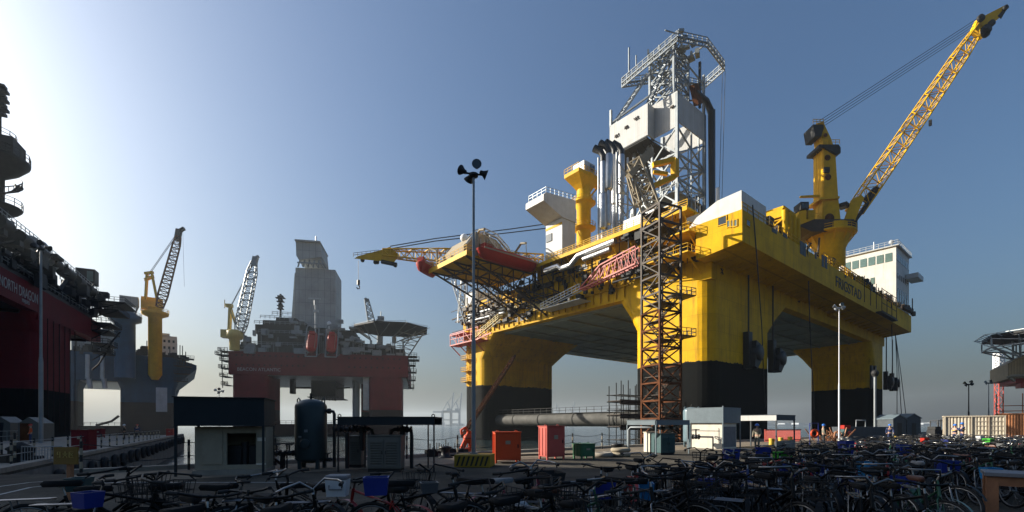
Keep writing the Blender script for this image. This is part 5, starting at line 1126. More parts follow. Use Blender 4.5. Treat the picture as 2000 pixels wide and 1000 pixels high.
for px,yy in ((347,-.4),(354,1.42),(520.5,-.4),(520.5,1.42)):
    m = MB(); m.beam((k.x(px),yy,0),(k.x(px),yy,k.z(832)),.07); m.build('post', Mt['navy_panel'], sh)
# --- pressure vessels
def vessel(label, px, Y, r, z0, z1, mt, valve=True):
    t_ = thing('pressure_vessel', label, 'tank', gp(px,Y), 0)
    m = MB(); pr = [(.02,z0-.22)] + [(r*math.sin(a),z0-.22*math.cos(a)) for a in [math.pi/2*i/6 for i in range(1,7)]] + [(r,z0+.3),(r,z1-.32)] + [(r*math.cos(a),z1-.32+.32*math.sin(a)) for a in [math.pi/2*i/7 for i in range(1,7)]] + [(.02,z1)]
    m.lathe((0,0,0), pr, 32); m.build('shell', mt, t_)
    for a in (.6,2.5,4.2,5.6):
        m = MB(); m.beam((r*.85*math.cos(a),r*.85*math.sin(a),0),(r*.85*math.cos(a),r*.85*math.sin(a),z0+.25),.12); m.build('leg', mt, t_)
    m = MB(); m.tube((0,0,z1-.05),(0,0,z1+.22),.05,8); m.tube((0,0,z1+.05),(0,0,z1+.09),.1,12); m.build('nozzle', Mt['dark_steel'], t_)
    m = MB()
    for s_ in (-1,1): m.path([(s_*r*.82-.05,0,z1-.2),(s_*r*.82-.05,0,z1-.02),(s_*r*.82,0,z1+.04),(s_*r*.82+.05,0,z1-.02),(s_*r*.82+.05,0,z1-.2)],.025,6)
    m.build('lifting_lug', mt, t_)
    m = MB(); m.box(.0,.12,-r-.02,-r+.03,z0+1.0,z0+1.1); m.box(-.22,-.12,-r-.02,-r+.05,z0+.8,z0+.86); m.build('name_plate', Mt['steel'], t_)
    m = MB(); m.lathe((.02,-r*.99,z0+.55), [(.005,.0),(.2,.0),(.2,.05),(.15,.07),(.005,.07)], 18, M3=Matrix.Rotation(math.pi/2,3,'X')); m.build('manhole', mt, t_)
    return t_
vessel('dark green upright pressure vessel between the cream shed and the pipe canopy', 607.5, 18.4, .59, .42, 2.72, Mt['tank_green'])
vessel('pale blue upright pressure vessel beside the two-tone slate shed', 1351, 36.2, .63, .5, 3.08, Mt['tank_blue'])
def flange(m, p, ax, r, l=.05):
    p = V(p); a = V(ax)*l/2; m.tube(p-a,p+a,r,12)
def valve(m, x, y, z, s_=1.0):
    m.sphere((x,y,z),.11*s_,10); flange(m,(x-.14*s_,y,z),(1,0,0),.12*s_); flange(m,(x+.14*s_,y,z),(1,0,0),.12*s_); m.tube((x,y,z),(x,y,z+.34*s_),.035*s_,8)
    m.path([(x+.15*s_*math.cos(t*math.pi/6),y+.15*s_*math.sin(t*math.pi/6),z+.33*s_) for t in range(12)],.02*s_,5,closed=True)
    m.tube((x-.15*s_,y,z+.33*s_),(x+.15*s_,y,z+.33*s_),.015,4); m.tube((x,y-.15*s_,z+.33*s_),(x,y+.15*s_,z+.33*s_),.015,4)
t_ = thing('valve_manifold', 'black pipe manifold with two handwheels left of the dark green vessel', 'pipework', gp(552,18.2)); k = PX(552,18.2)
m = MB(); m.tube((k.x(526),0,k.z(885)),(k.x(580),0,k.z(885)),.06,8); m.tube((k.x(526),.1,k.z(866)),(k.x(578),.1,k.z(866)),.025,6)
for px in (533,548,557,572): flange(m,(k.x(px),0,k.z(885)),(1,0,0),.11)
m.beam((k.x(552),0,0),(k.x(552),0,k.z(885)),.14); m.tube((k.x(558),.1,0),(k.x(558),.1,k.z(866)),.03,6); m.beam((k.x(520),.3,.5),(k.x(548),.3,.08),.1); m.build('pipe', Mt['black'], t_)
for px in (540,565): m = MB(); valve(m,k.x(px),0,k.z(885),1.0); m.build('valve', Mt['black'], t_)
t_ = thing('pipe_riser', 'black elbow pipe leading from the dark green vessel to the ground', 'pipework', gp(652,18.4)); k = PX(652,18.4)
m = MB(); m.path([(k.x(636),0,k.z(803)),(k.x(646),0,k.z(803)),(k.x(651),0,k.z(804)),(k.x(653),0,k.z(809)),(k.x(653),0,.05)],.06,8); m.path([(k.x(636),0,k.z(897)),(k.x(650),0,k.z(897))],.05,8); m.build('pipe', Mt['black'], t_)
m = MB(); flange(m,(k.x(643),0,k.z(803)),(1,0,0),.11,.1); flange(m,(k.x(653),0,k.z(838)),(0,0,1),.1); valve(m,k.x(640),0,k.z(897),.7); m.build('flange', Mt['black'], t_)
# --- pipe canopy with louvred cabinet
Y = 17.2; k = PX(755, Y); cp = thing('pipe_canopy', 'low dark canopy on thin posts over black pipes and valves', 'canopy', gp(755,Y))
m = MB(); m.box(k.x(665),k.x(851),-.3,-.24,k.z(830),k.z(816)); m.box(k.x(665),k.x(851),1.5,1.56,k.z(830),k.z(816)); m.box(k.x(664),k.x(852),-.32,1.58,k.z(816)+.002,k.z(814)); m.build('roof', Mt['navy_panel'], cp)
for px,yy in ((666,-.27),(850,-.27),(823,1.4),(690,1.4)): m = MB(); m.beam((k.x(px),yy,0),(k.x(px),yy,k.z(830)),.05); m.build('post', Mt['black'], cp)
m = MB()
for px in (667,848): m.path([(k.x(px)-.05,-.2,k.z(815)),(k.x(px)-.05,-.2,k.z(811)),(k.x(px),-.2,k.z(809)),(k.x(px)+.05,-.2,k.z(811)),(k.x(px)+.05,-.2,k.z(815))],.02,6)
m.build('lifting_lug', Mt['black'], cp)
t_ = thing('pipework', 'black valves and bent pipes in two clusters beneath the low dark canopy', 'pipework', gp(730,17.8)); k = PX(730,17.8)
m = MB(); m.path([(k.x(655),0,k.z(838)),(k.x(720),0,k.z(838)),(k.x(726),0,k.z(840)),(k.x(728),0,k.z(850))],.07,8)
m.path([(k.x(763),0,k.z(850)),(k.x(764),0,k.z(842)),(k.x(770),0,k.z(839)),(k.x(796),0,k.z(839)),(k.x(803),0,k.z(842)),(k.x(804),0,k.z(852)),(k.x(804),0,.05)],.07,8)
m.tube((k.x(678),0,k.z(845)),(k.x(678),0,.05),.08,8); m.tube((k.x(707),0,k.z(880)),(k.x(707),0,k.z(832)),.1,8); m.tube((k.x(786),0,k.z(880)),(k.x(786),0,k.z(832)),.1,8); m.build('pipe', Mt['black'], t_)
for px,py in ((664,838),(690,838),(707,838),(786,838),(795,839)): m = MB(); valve(m,k.x(px),0,k.z(py),1.1); m.build('valve', Mt['black'], t_)
def cabinet(label, px0, px1, pyt, pyb, Y, mt, doors=2, dep=.6, rz=0, legs=.12, name='cabinet'):
    c_ = (px0+px1)/2; k = PX(c_,Y); t_ = thing(name, label, 'cabinet', gp(c_,Y), rz); x0,x1 = k.x(px0),k.x(px1); zt_ = k.z(pyt)
    m = MB(); m.bev(x0,x1,0,dep,legs,zt_,.02); m.box(x0-.03,x1+.03,-.04,dep+.03,zt_+.002,zt_+.04); m.build('case', mt, t_)
    m = MB(); m.box(x0+.02,x1-.02,.04,dep-.04,0,legs-.002); m.build('plinth', Mt['dark_steel'], t_)
    wd = (x1-x0-.12)/doors
    for i in range(doors):
        a = x0+.06+i*wd+.02; b2 = a+wd-.04; m = MB(); m.box(a,b2,-.025,-.002,legs+.08,zt_-.1); o = m.build('door', mt, t_)
        m = MB()
        for j in range(9): z_ = legs+.16+(zt_-legs-.34)*j/9; m.cbox(((a+b2)/2,-.035,z_+.03),(b2-a)*.82,.012,(zt_-legs)*.05,rx=.5)
        m.build('louvre', mt, o)
        m = MB(); m.box(b2-.06 if i%2==0 else a+.03,b2-.03 if i%2==0 else a+.06,-.05,-.026,(zt_+legs)/2-.06,(zt_+legs)/2+.06); m.build('handle', Mt['black'], o)
    return t_
cabinet('grey-green louvred two-door cabinet under the low dark canopy', 717,783,852,913,16.9,Mt['cabinet_grey'])
cabinet('pale grey single-door cabinet tucked behind the low dark canopy', 680,706,853,904,18.6,Mt['cabinet_grey'],1)
# --- floodlight posts
def flood_cluster(t_, z_, s_, mt, bright):
    m = MB(); m.lathe((0,0,z_),[(.10*s_,-.1*s_),(.34*s_,.0),(.38*s_,.18*s_),(.1*s_,.24*s_)],14); m.tube((-.75*s_,0,z_+.3*s_),(.7*s_,0,z_+.12*s_),.07*s_,6); m.tube((0,-.3*s_,z_+.15*s_),(.25*s_,.3*s_,z_+.3*s_),.07*s_,6); m.build('bracket', mt, t_)
    for (x_,y_,dz,ax,el) in ((-.78,0,.42,2.75,.55),(.25,-.15,.75,-1.5,-.02),(.72,.1,.3,0.25,-.35),(-.3,.2,.05,2.2,-.6)):
        M_ = Matrix.Rotation(ax,3,'Z') @ Matrix.Rotation(math.pi/2-el,3,'Y')
        m = MB(); m.lathe((x_*s_,y_*s_,z_+dz*s_), [(.08*s_,-.28*s_),(.15*s_,-.22*s_),(.17*s_,-.05*s_),(.36*s_,.26*s_),(.37*s_,.30*s_)], 16, M3=M_); o = m.build('floodlight', mt, t_)
        m = MB(); m.lathe((x_*s_,y_*s_,z_+dz*s_), [(.005,.27*s_),(.345*s_,.27*s_)], 16, M3=M_); m.build('lens', bright, o)
def lamp_post(label, px, Y, ztop, s_, mt, hm, base=0, r=.11, name='lamp_post', lens='glass'):
    t_ = thing(name, label, 'lamp post', gp(px,Y), 0, None)
    m = MB(); m.tube((0,0,base),(0,0,ztop*.42),r,10); m.tube((0,0,ztop*.42),(0,0,ztop*.45),r,10,r*.7); m.tube((0,0,ztop*.45),(0,0,ztop),r*.7,10,r*.55); m.tube((0,0,base),(0,0,base+.06),r*2,10); m.build('pole', mt, t_)
    flood_cluster(t_, ztop, s_, hm, Mt[lens]); return t_
lamp_post('tall grey floodlight post standing on a striped concrete block', 925, 19.4, EYE+(HZ-345)/FPX*19.4, .54, Mt['steel'], Mt['black'], .5, .09)
lamp_post('white floodlight post rising before the right arch of the yellow rig', 1639, 46, EYE+(HZ-603)/FPX*46, .52, Mt['white_plain'], Mt['pale_steel'], 0, .075)
lamp_post('tall pale lamp post on the far pier before the dark red rig', 80, 44, EYE+(HZ-488)/FPX*44, .75, Mt['steel'], Mt['black'], 0, .17)
lamp_post('dark floodlight post above the white container', 1892, 105, EYE+(HZ-752)/FPX*105, .95, Mt['dark_steel'], Mt['black'], 0, .17)
lamp_post('thin distant lamp post between the container and the scaffold poles', 1931, 130, EYE+(HZ-749)/FPX*130, .95, Mt['steel'], Mt['steel'], 0, .15)
lamp_post('small distant lamp post left of the far red rig', 428, 150, EYE+(HZ-766)/FPX*150, 1.3, Mt['haze_pale_steel'], Mt['haze_pale_steel'], 0, .16)
t_ = thing('lamp_post', 'ball-topped lamp post at the foot of the far column', 'lamp post', gp(1709,58)); k = PX(1709,58)
m = MB(); m.tube((0,0,0),(0,0,k.z(732)),.14,10); m.build('pole', Mt['steel'], t_); m = MB(); m.sphere((0,0,k.z(729)),.42,14); m.tube((0,0,k.z(735)),(0,0,k.z(731)),.3,10); m.build('globe', Mt['dark_steel'], t_)
# striped concrete block round the first post
t_ = thing('concrete_block', 'square concrete block painted in black and yellow stripes at a lamp foot', 'block', gp(922,18.75), -.12)
m = MB(); m.bev(-.74,.74,0,1.2,0,.50,.03); blk = m.build('block', Mt['hazard'], t_)
m = MB()
for i in range(7):
    a = -.66+.19*i; m.add([(a,-.004,.06),(a+.08,-.004,.06),(a+.20,-.004,.44),(a+.12,-.004,.44)],[(0,1,2,3)])
for i in range(5): a = .1+.2*i; m.add([(-.744,a,.06),(-.744,a+.08,.06),(-.744,a+.2,.44),(-.744,a+.12,.44)],[(0,1,2,3)])
m.build('stripe', Mt['black'], blk)
# --- mooring winch in orange
t_ = thing('mooring_hook', 'orange-red quick-release mooring hook on the quay edge behind the lamp post', 'mooring hook', gp(912,27.5), .3); k = PX(912,27.5)
m = MB(); m.box(-.35,.3,-.3,.3,0,.35); m.beam((-.3,0,.3),(.2,0,1.35),.26); m.beam((.25,0,.3),(.1,0,1.3),.2); m.lathe((.1,0,.9),[(.05,-.3),(.28,-.3),(.28,.3),(.05,.3)],14,M3=Matrix.Rotation(math.pi/2,3,'X')); m.path([(.1,0,1.3),(-.1,0,1.55),(-.35,0,1.4),(-.3,0,1.15)],.08,6); m.build('body', Mt['orange'], t_)
m = MB(); m.box(-.6,.55,-.4,.4,0,.12); m.build('base', Mt['concrete'], t_)
# --- orange, faded red and green boxes
def legbox(label, name, px0, px1, pyt, pyb, Y, mt, rz, dep, cat='equipment box'):
    c_ = (px0+px1)/2; k = PX(c_,Y); t_ = thing(name, label, cat, gp(c_,Y), rz); x0,x1 = k.x(px0),k.x(px1); zt_ = k.z(pyt)
    m = MB(); m.bev(x0,x1,0,dep,.14,zt_,.015); m.box(x0-.03,x1+.03,-.05,dep+.05,zt_+.002,zt_+.035); m.build('case', mt, t_)
    m = MB()
    for i in range(4): a = x0+.1+(x1-x0-.2)*i/3; m.box(a-.02,a+.02,dep+.001,dep+.03,.2,zt_-.06)
    for i in range(3): m.box(x0-.03,x0-.001,.1+i*(dep-.24)/2,.14+i*(dep-.24)/2,.2,zt_-.06)
    m.build('rib', mt, t_); m = MB(); m.box((x0+x1)/2-.12,(x0+x1)/2+.1,-.03,-.021,zt_*.62,zt_*.74); m.build('label_plate', Mt['cream'], t_)
    for a in (x0+.05,x1-.05):
        for b2 in (.05,dep-.05): m = MB(); m.beam((a,b2,0),(a,b2,.139),.08); m.build('leg', mt, t_)
    m = MB(); m.box(x0+.06,x1-.06,-.02,-.002,.22,zt_-.1); o = m.build('door', mt, t_); m = MB(); m.box(x1-.16,x1-.12,-.05,-.021,zt_*.5,zt_*.5+.16); m.build('handle', Mt['dark_steel'], o)
    m = MB(); 
    for a in (x0+.15,x1-.15): m.path([(a-.05,dep/2,zt_+.03),(a-.05,dep/2,zt_+.09),(a+.05,dep/2,zt_+.09),(a+.05,dep/2,zt_+.03)],.015,5)
    m.build('lifting_eye', mt, t_); return t_
legbox('bright orange steel box on short legs beside the lamp block', 'equipment_box', 967,1018,845,905,20.8,Mt['orange'],.16,.9)
legbox('tall faded red steel box between the orange box and the green cabinet', 'equipment_box', 1066,1106,833,898,22.9,Mt['faded_red'],.42,.9)
legbox('small green steel cabinet low on the quay edge', 'equipment_box', 1133,1165,868,898,23.2,Mt['green'],.42,.8,'cabinet')
# --- teal cabinet and its small canopy
Y = 27; k = PX(1290,Y); rz = TH-.05; cp = thing('small_canopy', 'small slate canopy on posts beside the pale blue vessel', 'canopy', gp(1281,Y-1), rz)
m = MB(); m.box(-.0,3.0,0,1.9,2.0-.3,2.0-.24) if False else None
zt_ = EYE+(HZ-821)/FPX*26.5; m.box(0,3.2,-.03,.03,zt_-.26,zt_); m.box(-.03,.03,.03,2.0,zt_-.26,zt_); m.box(-.05,3.22,-.05,2.05,zt_+.002,zt_+.03); m.build('roof', Mt['slate_panel'], cp)
for a,b2 in ((0,0),(3.15,0),(0,2.0),(3.15,2)): m = MB(); m.beam((a,b2,0),(a,b2,zt_-.26),.06); m.build('post', Mt['slate_panel'], cp)
m = MB(); m.path([(.2,.4,zt_-.4),(-.2,1.6,zt_-.4),(-.25,1.7,zt_-.55),(-.25,1.7,.05)],.06,8); m.tube((.5,.6,zt_-.45),(2.6,.6,zt_-.45),.07,8)
m.build('pipe', Mt['steel'], cp)
for a in (.7,1.4,2.2): m = MB(); valve(m,a,.6,zt_-.45,.9); m.build('valve', Mt['black'], cp)
cabinet('teal two-door cabinet below the small slate canopy', 1287,1323,848,889,26.6,Mt['cabinet_teal'],2,.9,.42)
t_ = cabinet('narrow cream cabinet lit by the sun beside the teal cabinet', 1268,1278,845,887,27.2,Mt['shed_white'],1,.5,.5)
# --- slate and white shed, set square to the quay
Yc = 31.2; c0 = gp(1412,Yc); sh = thing('quay_shed', 'white quay shed with slate fascia, one wall sunlit and one in shade', 'shed', c0, TH)
zb1, zb0 = EYE+(HZ-829)/FPX*Yc, 0; zf1, zf0 = EYE+(HZ-796)/FPX*Yc, EYE+(HZ-826)/FPX*Yc
LX, LL = 2.15, 2.4                                                       # along the quay, and away from it
m = MB(); m.box(.12,LX,.12,LL,.1,zf0+.02); m.build('wall', Mt['shed_white'], sh)
m = MB(); m.box(.05,LX+.1,.05,LL+.1,0,.098); m.build('plinth', Mt['concrete'], sh)
m = MB(); m.box(0,LX+.35,-.03,.03,zf0,zf1); m.box(-.03,.03,.03,LL+.2,zf0,zf1); m.box(-.04,LX+.37,-.04,LL+.22,zf1+.002,zf1+.03); m.build('canopy', Mt['slate_panel'], sh)
for a,b2 in ((0,0),(LX+.32,0),(0,LL+.15)): m = MB(); m.beam((a,b2,0),(a,b2,zf1+.12 if a==b2==0 else zf0),.07); m.build('post', Mt['slate_panel'], sh)
m = MB(); m.box(.3,LX-.1,.10,.118,.2,zf0-.25); m.box(.3,LX-.1,.085,.098,1.28,1.33); m.build('shutter', Mt['grey_board'], sh)
m = MB(); m.tube((.1,.3,1.3),(.1,LL,1.3),.015,5); m.tube((.08,.35,1.5),(.08,.35,.4),.012,5); m.build('cable', Mt['dark_steel'], sh)
wvp = sh.matrix_basis @ V((-.75,1.5,0)); t_ = thing('handwheel_valve', 'handwheel valve throwing its shadow on the sunlit white shed wall', 'valve', wvp, TH+1.57)
m = MB(); m.tube((-1.2,0,.9),(.35,0,.9),.06,8); m.tube((-1.2,0,0),(-1.2,0,.9),.05,8); m.build('pipe', Mt['black'], t_); m = MB(); valve(m,0,0,.9,1.5); m.build('valve', Mt['black'], t_)
# --- grey and white shelter with its low wall
Yc = 33.5; sh = thing('quay_shelter', 'open shelter with a white fascia on one side and a low concrete wall', 'shelter', gp(1516,Yc), TH)
zt_ = EYE+(HZ-811)/FPX*Yc
m = MB(); m.box(0,3.4,-.04,.02,zt_-.36,zt_); m.box(0,3.4,3.2,3.26,zt_-.36,zt_); m.box(-.02,3.42,-.06,3.3,zt_+.002,zt_+.05); m.build('roof', Mt['dark_brick'], sh)
m = MB(); m.box(-.06,-.001,-.03,3.26,zt_-.38,zt_); m.build('white_fascia', Mt['white'], sh)
for a,b2 in ((0,0),(3.3,0),(0,3.2),(3.3,3.2)): m = MB(); m.beam((a,b2,0),(a,b2,zt_-.36),.09); m.build('post', Mt['dark_brick'], sh)
m = MB(); m.box(.05,3.35,-.06,.1,0,.55); m.build('low_wall', Mt['concrete'], sh)
# --- people
def person(label, loc, rz, top, legs, helmet, pose='stand', s_=1.0, vest=None):
    t_ = thing('person', label, 'person', loc, rz)
    J = {'pel':(0,0,.95),'ch':(0,0,1.28),'nk':(0,.0,1.47),'hd':(0,.02,1.58),'tp':(0,.02,1.70)}
    st_ = .16 if pose=='walk' else .0
    arms = {'stand':[((.21,0,1.40),(.27,.02,1.12),(.24,.14,.90)),((-.21,0,1.40),(-.27,.02,1.12),(-.24,.14,.90))],
            'walk':[((.21,0,1.40),(.26,-.1,1.13),(.24,-.02,.90)),((-.21,0,1.40),(-.26,.12,1.13),(-.24,.28,.95))],
            'work':[((.21,0,1.40),(.25,.18,1.18),(.14,.40,1.14)),((-.21,0,1.40),(-.25,.18,1.18),(-.12,.40,1.20))]}[pose]
    legsJ = [((.1,0,.90),(.11,.05+st_*.6,.5),(.12,st_*1.2,.08),(.13,st_*1.2+.13,.04)),((-.1,0,.90),(-.11,.03-st_*.4,.5),(-.12,-st_*1.6,.08),(-.13,-st_*1.6+.13,.04))]
    def skin(name, chains, mt, par):
        vs=[];es=[];rs=[]
        for ch in chains:
            prev=ch[0]
            if isinstance(prev,int): i0=prev
            else: vs.append(prev[0]); rs.append(prev[1]); i0=len(vs)-1
            for p,r in ch[1:]: vs.append(p); rs.append(r); es.append((i0,len(vs)-1)); i0=len(vs)-1
        me=bpy.data.meshes.new(name); me.from_pydata([V(v)*s_ for v in vs],es,[]); me.materials.append(mt); o=bpy.data.objects.new(name,me); C.objects.link(o); o.parent=par
        md=o.modifiers.new('skin','SKIN'); md.use_smooth_shade=True
        for v,r in zip(me.skin_vertices[0].data,rs): v.radius=(r[0]*s_,r[1]*s_) if isinstance(r,tuple) else (r*s_,r*s_)
        me.skin_vertices[0].data[0].use_root=True
        sb=o.modifiers.new('sub','SUBSURF'); sb.levels=1; sb.render_levels=1
        bpy.context.view_layer.update(); dg=bpy.context.evaluated_depsgraph_get(); m2=bpy.data.meshes.new_from_object(o.evaluated_get(dg)); o.modifiers.clear(); o.data=m2
        return o
    L=[[(J['pel'],(.15,.10)),(J['ch'],(.17,.11)),(J['nk'],.055),(J['hd'],(.075,.09)),(J['tp'],(.07,.085))]]
    for A in legsJ: L.append([0,(A[0],.085),(A[1],.06),(A[2],.045),(A[3],.04)])
    for A in arms: L.append([1,(A[0],.06),(A[1],.045),(A[2],.035),((A[2][0],A[2][1]+.06,A[2][2]-.05),.03)])
    body=skin('body',L,Mt['skin'],t_)
    skin('jacket',[[((0,0,.92),(.175,.125)),((0,0,1.18),(.18,.125)),((0,0,1.38),(.18,.115))],[2,(arms[0][0],.075),(arms[0][1],.062),(arms[0][2],.052)],[2,(arms[1][0],.075),(arms[1][1],.062),(arms[1][2],.052)]],top,t_)
    skin('trousers',[[((0,0,.98),(.165,.12)),((0,0,.9),(.16,.115))],[1,(legsJ[0][0],.1),(legsJ[0][1],.08),(legsJ[0][2],.065)],[1,(legsJ[1][0],.1),(legsJ[1][1],.08),(legsJ[1][2],.065)]],legs,t_)
    for A in legsJ: m=MB(); a,b2=V(A[2])*s_,V(A[3])*s_; m.path([a+V((0,-.05,-.02)),a+V((0,.03,-.035)),b2+V((0,.06,-.01))],[.05,.055,.035],8); m.build('shoe',Mt['black'],t_)
    m=MB(); c_=V((0,.02,1.66))*s_; m.lathe(c_,[(.155,-.01),(.135,0),(.13,.05),(.105,.1),(.05,.135),(.005,.14)],14); m.cbox(c_+V((0,.15,-.005)),.16,.09,.015); m.build('helmet',helmet,t_)
    m=MB(); m.cbox(V((0,.105,1.585))*s_,.03,.04,.05); m.build('nose',Mt['skin'],body)
    if vest: m=MB(); m.lathe((0,0,1.2*s_),[(.19,-.03),(.19,.03)],14); m.build('reflective_band',vest,t_)
    return t_
person('person in khaki with a blue helmet standing by the open shelter', gp(1479,33), 2.2, Mt['khaki_cloth'], Mt['khaki_cloth'], Mt['helmet_blue'])
person('person in khaki with a bright blue helmet beside the blue-framed stand', gp(1608,40), -2.0, Mt['khaki_cloth'], Mt['dark_steel'], Mt['helmet_blue'])
person('person in navy overalls and blue helmet, arms forward, left of two before the container', gp(1865,42), -1.3, Mt['blue_cloth'], Mt['blue_cloth'], Mt['helmet_blue'], 'work', 1.0, Mt['yellow_plastic'])
person('taller person in navy overalls and blue helmet, right of two before the container', gp(1880,41), 1.2, Mt['blue_cloth'], Mt['blue_cloth'], Mt['helmet_blue'], 'work', 1.08, Mt['yellow_plastic'])
person('person in navy overalls among bicycles below the ball-topped lamp', gp(1738,44), 2.6, Mt['blue_cloth'], Mt['blue_cloth'], Mt['helmet_blue'], 'walk')
person('person in dark clothes walking along the far pier', gp(268,58), .6, Mt['blue_cloth'], Mt['dark_steel'], Mt['helmet_red'], 'walk')
person('person in dark clothes standing on the far pier near the red box', gp(243,54), 2.0, Mt['dark_steel'], Mt['dark_steel'], Mt['helmet_white'])
person('person in a red jacket standing by the peaked tent on the pier', gp(60,43), 2.4, Mt['orange_cloth'], Mt['blue_cloth'], Mt['helmet_red'])
# --- odds and ends behind the shelter
t_ = thing('hoop_stand', 'blue-framed stand holding an orange life ring', 'stand', gp(1590,39), .1); k = PX(1590,39)
m = MB(); m.path([(-.38,0,0),(-.38,0,1.85),(.38,0,1.85),(.38,0,0)],.045,6); m.build('frame', Mt['blue_plastic'], t_)
m = MB(); m.path([(.3*math.cos(i*math.pi/8),-.08,1.0+.3*math.sin(i*math.pi/8)) for i in range(16)],.085,8,closed=True); m.build('life_ring', Mt['orange'], t_); m = MB(); m.box(-.3,-.2,-.02,.02,.6,1.5); m.build('board', Mt['shed_white'], t_)
t_ = thing('gas_station_box', 'teal cabinet with a red top beside the white floodlight post', 'cabinet', gp(1655,47), .2); k = PX(1655,47)
m = MB(); m.bev(-.36,.36,0,.6,0,1.3,.02); m.build('case', Mt['cabinet_teal'], t_); m = MB(); m.bev(-.38,.38,-.03,.63,1.302,1.68,.03); m.build('top', Mt['red'], t_); m = MB(); m.lathe((.2,-.1,.9),[(.02,-.06),(.22,-.06),(.22,.06),(.02,.06)],12,M3=Matrix.Rotation(math.pi/2,3,'X')); m.build('hose_reel', Mt['faded_red'], t_)
for i,px in enumerate((1507,1525,1543,1752)):
    q = gp(px,38+3*i if i<3 else 46); m = MB(); m.lathe((0,0,0),[(.2,0),(.21,.05),(.19,.3),(.2,.55),(.21,.6),(.01,.61)],14); o = m.build('oil_drum', Mt['yellow_plastic']); o.location = q
    tag(o, ('yellow drum on the quay left of the shelter post','yellow drum seen through the shelter, first from its left post','yellow drum seen through the shelter, second from its left post','yellow drum at the foot of the dark huts')[i], 'drum', 'yellow drums')
m = MB()
for i in range(46): m.beam((-2+.1*i,0,.15),(-2+.1*i,0,1.25),.04)
m.beam((-2,0,1.25),(2.6,0,1.25),.08); m.beam((-2,0,.3),(2.6,0,.3),.08); o = m.build('barrier_fence', Mt['red_steel']); o.location = gp(1525,44); o.rotation_euler = (0,0,.35); tag(o, 'orange-red barred barrier fence seen through the open shelter', 'fence')
t_ = thing('scrap_pile', 'tangle of brown timber and pipes heaped behind the lamp foot', 'scrap heap', gp(1625,47)); m = MB(); random.seed(17)
for i in range(26): a = V((random.uniform(-1.6,1.2),random.uniform(-.5,.5),0)); m.beam(a,a+V((random.uniform(-1,1),random.uniform(-.4,.4),random.uniform(.3,1.5))),.09)
m.build('timber', Mt['wood'], t_); m = MB()
for i in range(5): m.sphere((.4+.25*i,-.5,.2+.1*(i%2)),.24,8)
m.build('sack', Mt['concrete'], t_)
t_ = thing('steel_skip', 'dark open skip with a raised hoop below the yellow rig', 'skip', gp(1695,50)); m = MB(); m.prism([V((-2.2,0,0)),V((2.4,0,0)),V((2.7,0,1.5)),V((-2.5,0,1.5))],(0,2,0)); m.build('body', Mt['dark_brick'], t_); m = MB(); m.path([(-1.1,.2,1.5),(-1.1,.2,2.2),(-.1,.2,2.2),(-.1,.2,1.5)],.06,6); m.build('hoop', Mt['steel'], t_)
# gabled huts
for i,(px,Y,wd,hh,dp) in enumerate(((1757,72,2.4,3.2,3),(1785,74,2.7,3.4,3))):
    t_ = thing('site_hut', ('dark gabled site hut, left of two at the end of the yellow rig','dark gabled site hut with a doorway, right of two beyond the rig')[i], 'hut', gp(px,Y), .2)
    m = MB(); m.prism([V((-wd/2,0,0)),V((wd/2,0,0)),V((wd/2,0,hh*.82)),V((0,0,hh)),V((-wd/2,0,hh*.82))],(0,dp,0)); m.build('wall', Mt['dark_brick'], t_)
    m = MB(); 
    for s__ in (-1,1): m.prism([V((0,-.1,hh+.02)),V((s__*(wd/2+.15),-.1,hh*.80)),V((s__*(wd/2+.15),-.1,hh*.80+.1)),V((0,-.1,hh+.12))],(0,dp+.2,0))
    m.build('roof', Mt['slate_panel'], t_); m = MB(); m.box(-.4,.4,-.05,-.01,.05,2.0); m.build('door', Mt['black'], t_)
t_ = thing('forklift', 'dark forklift truck parked left of the white container', 'forklift', gp(1830,60), .2)
m = MB(); m.box(-1.0,1.0,-.5,.5,.35,1.1); m.bev(-.9,-.1,-.5,.5,1.1,1.5,.05); m.build('body', Mt['dark_steel'], t_)
m = MB(); 
for x_ in (-.5,.9): 
    for y_ in (-.45,.45): m.beam((x_,y_,1.1),(x_*.9,y_,2.2),.08)
m.box(-.5,.85,-.5,.5,2.2,2.28); m.build('cab_frame', Mt['black'], t_); m = MB(); m.beam((1.15,-.4,.1),(1.15,-.4,2.5),.1); m.beam((1.15,.4,.1),(1.15,.4,2.5),.1); m.box(1.2,2.0,-.4,-.28,.12,.17); m.box(1.2,2.0,.28,.4,.12,.17); m.build('mast', Mt['black'], t_)
for x_ in (-.6,.7):
    for y_ in (-.5,.5): m = MB(); m.lathe((x_,y_,.36),[(.02,-.1),(.36,-.1),(.36,.1),(.02,.1)],14,M3=Matrix.Rotation(math.pi/2,3,'X')); m.build('wheel', Mt['rubber'], t_)
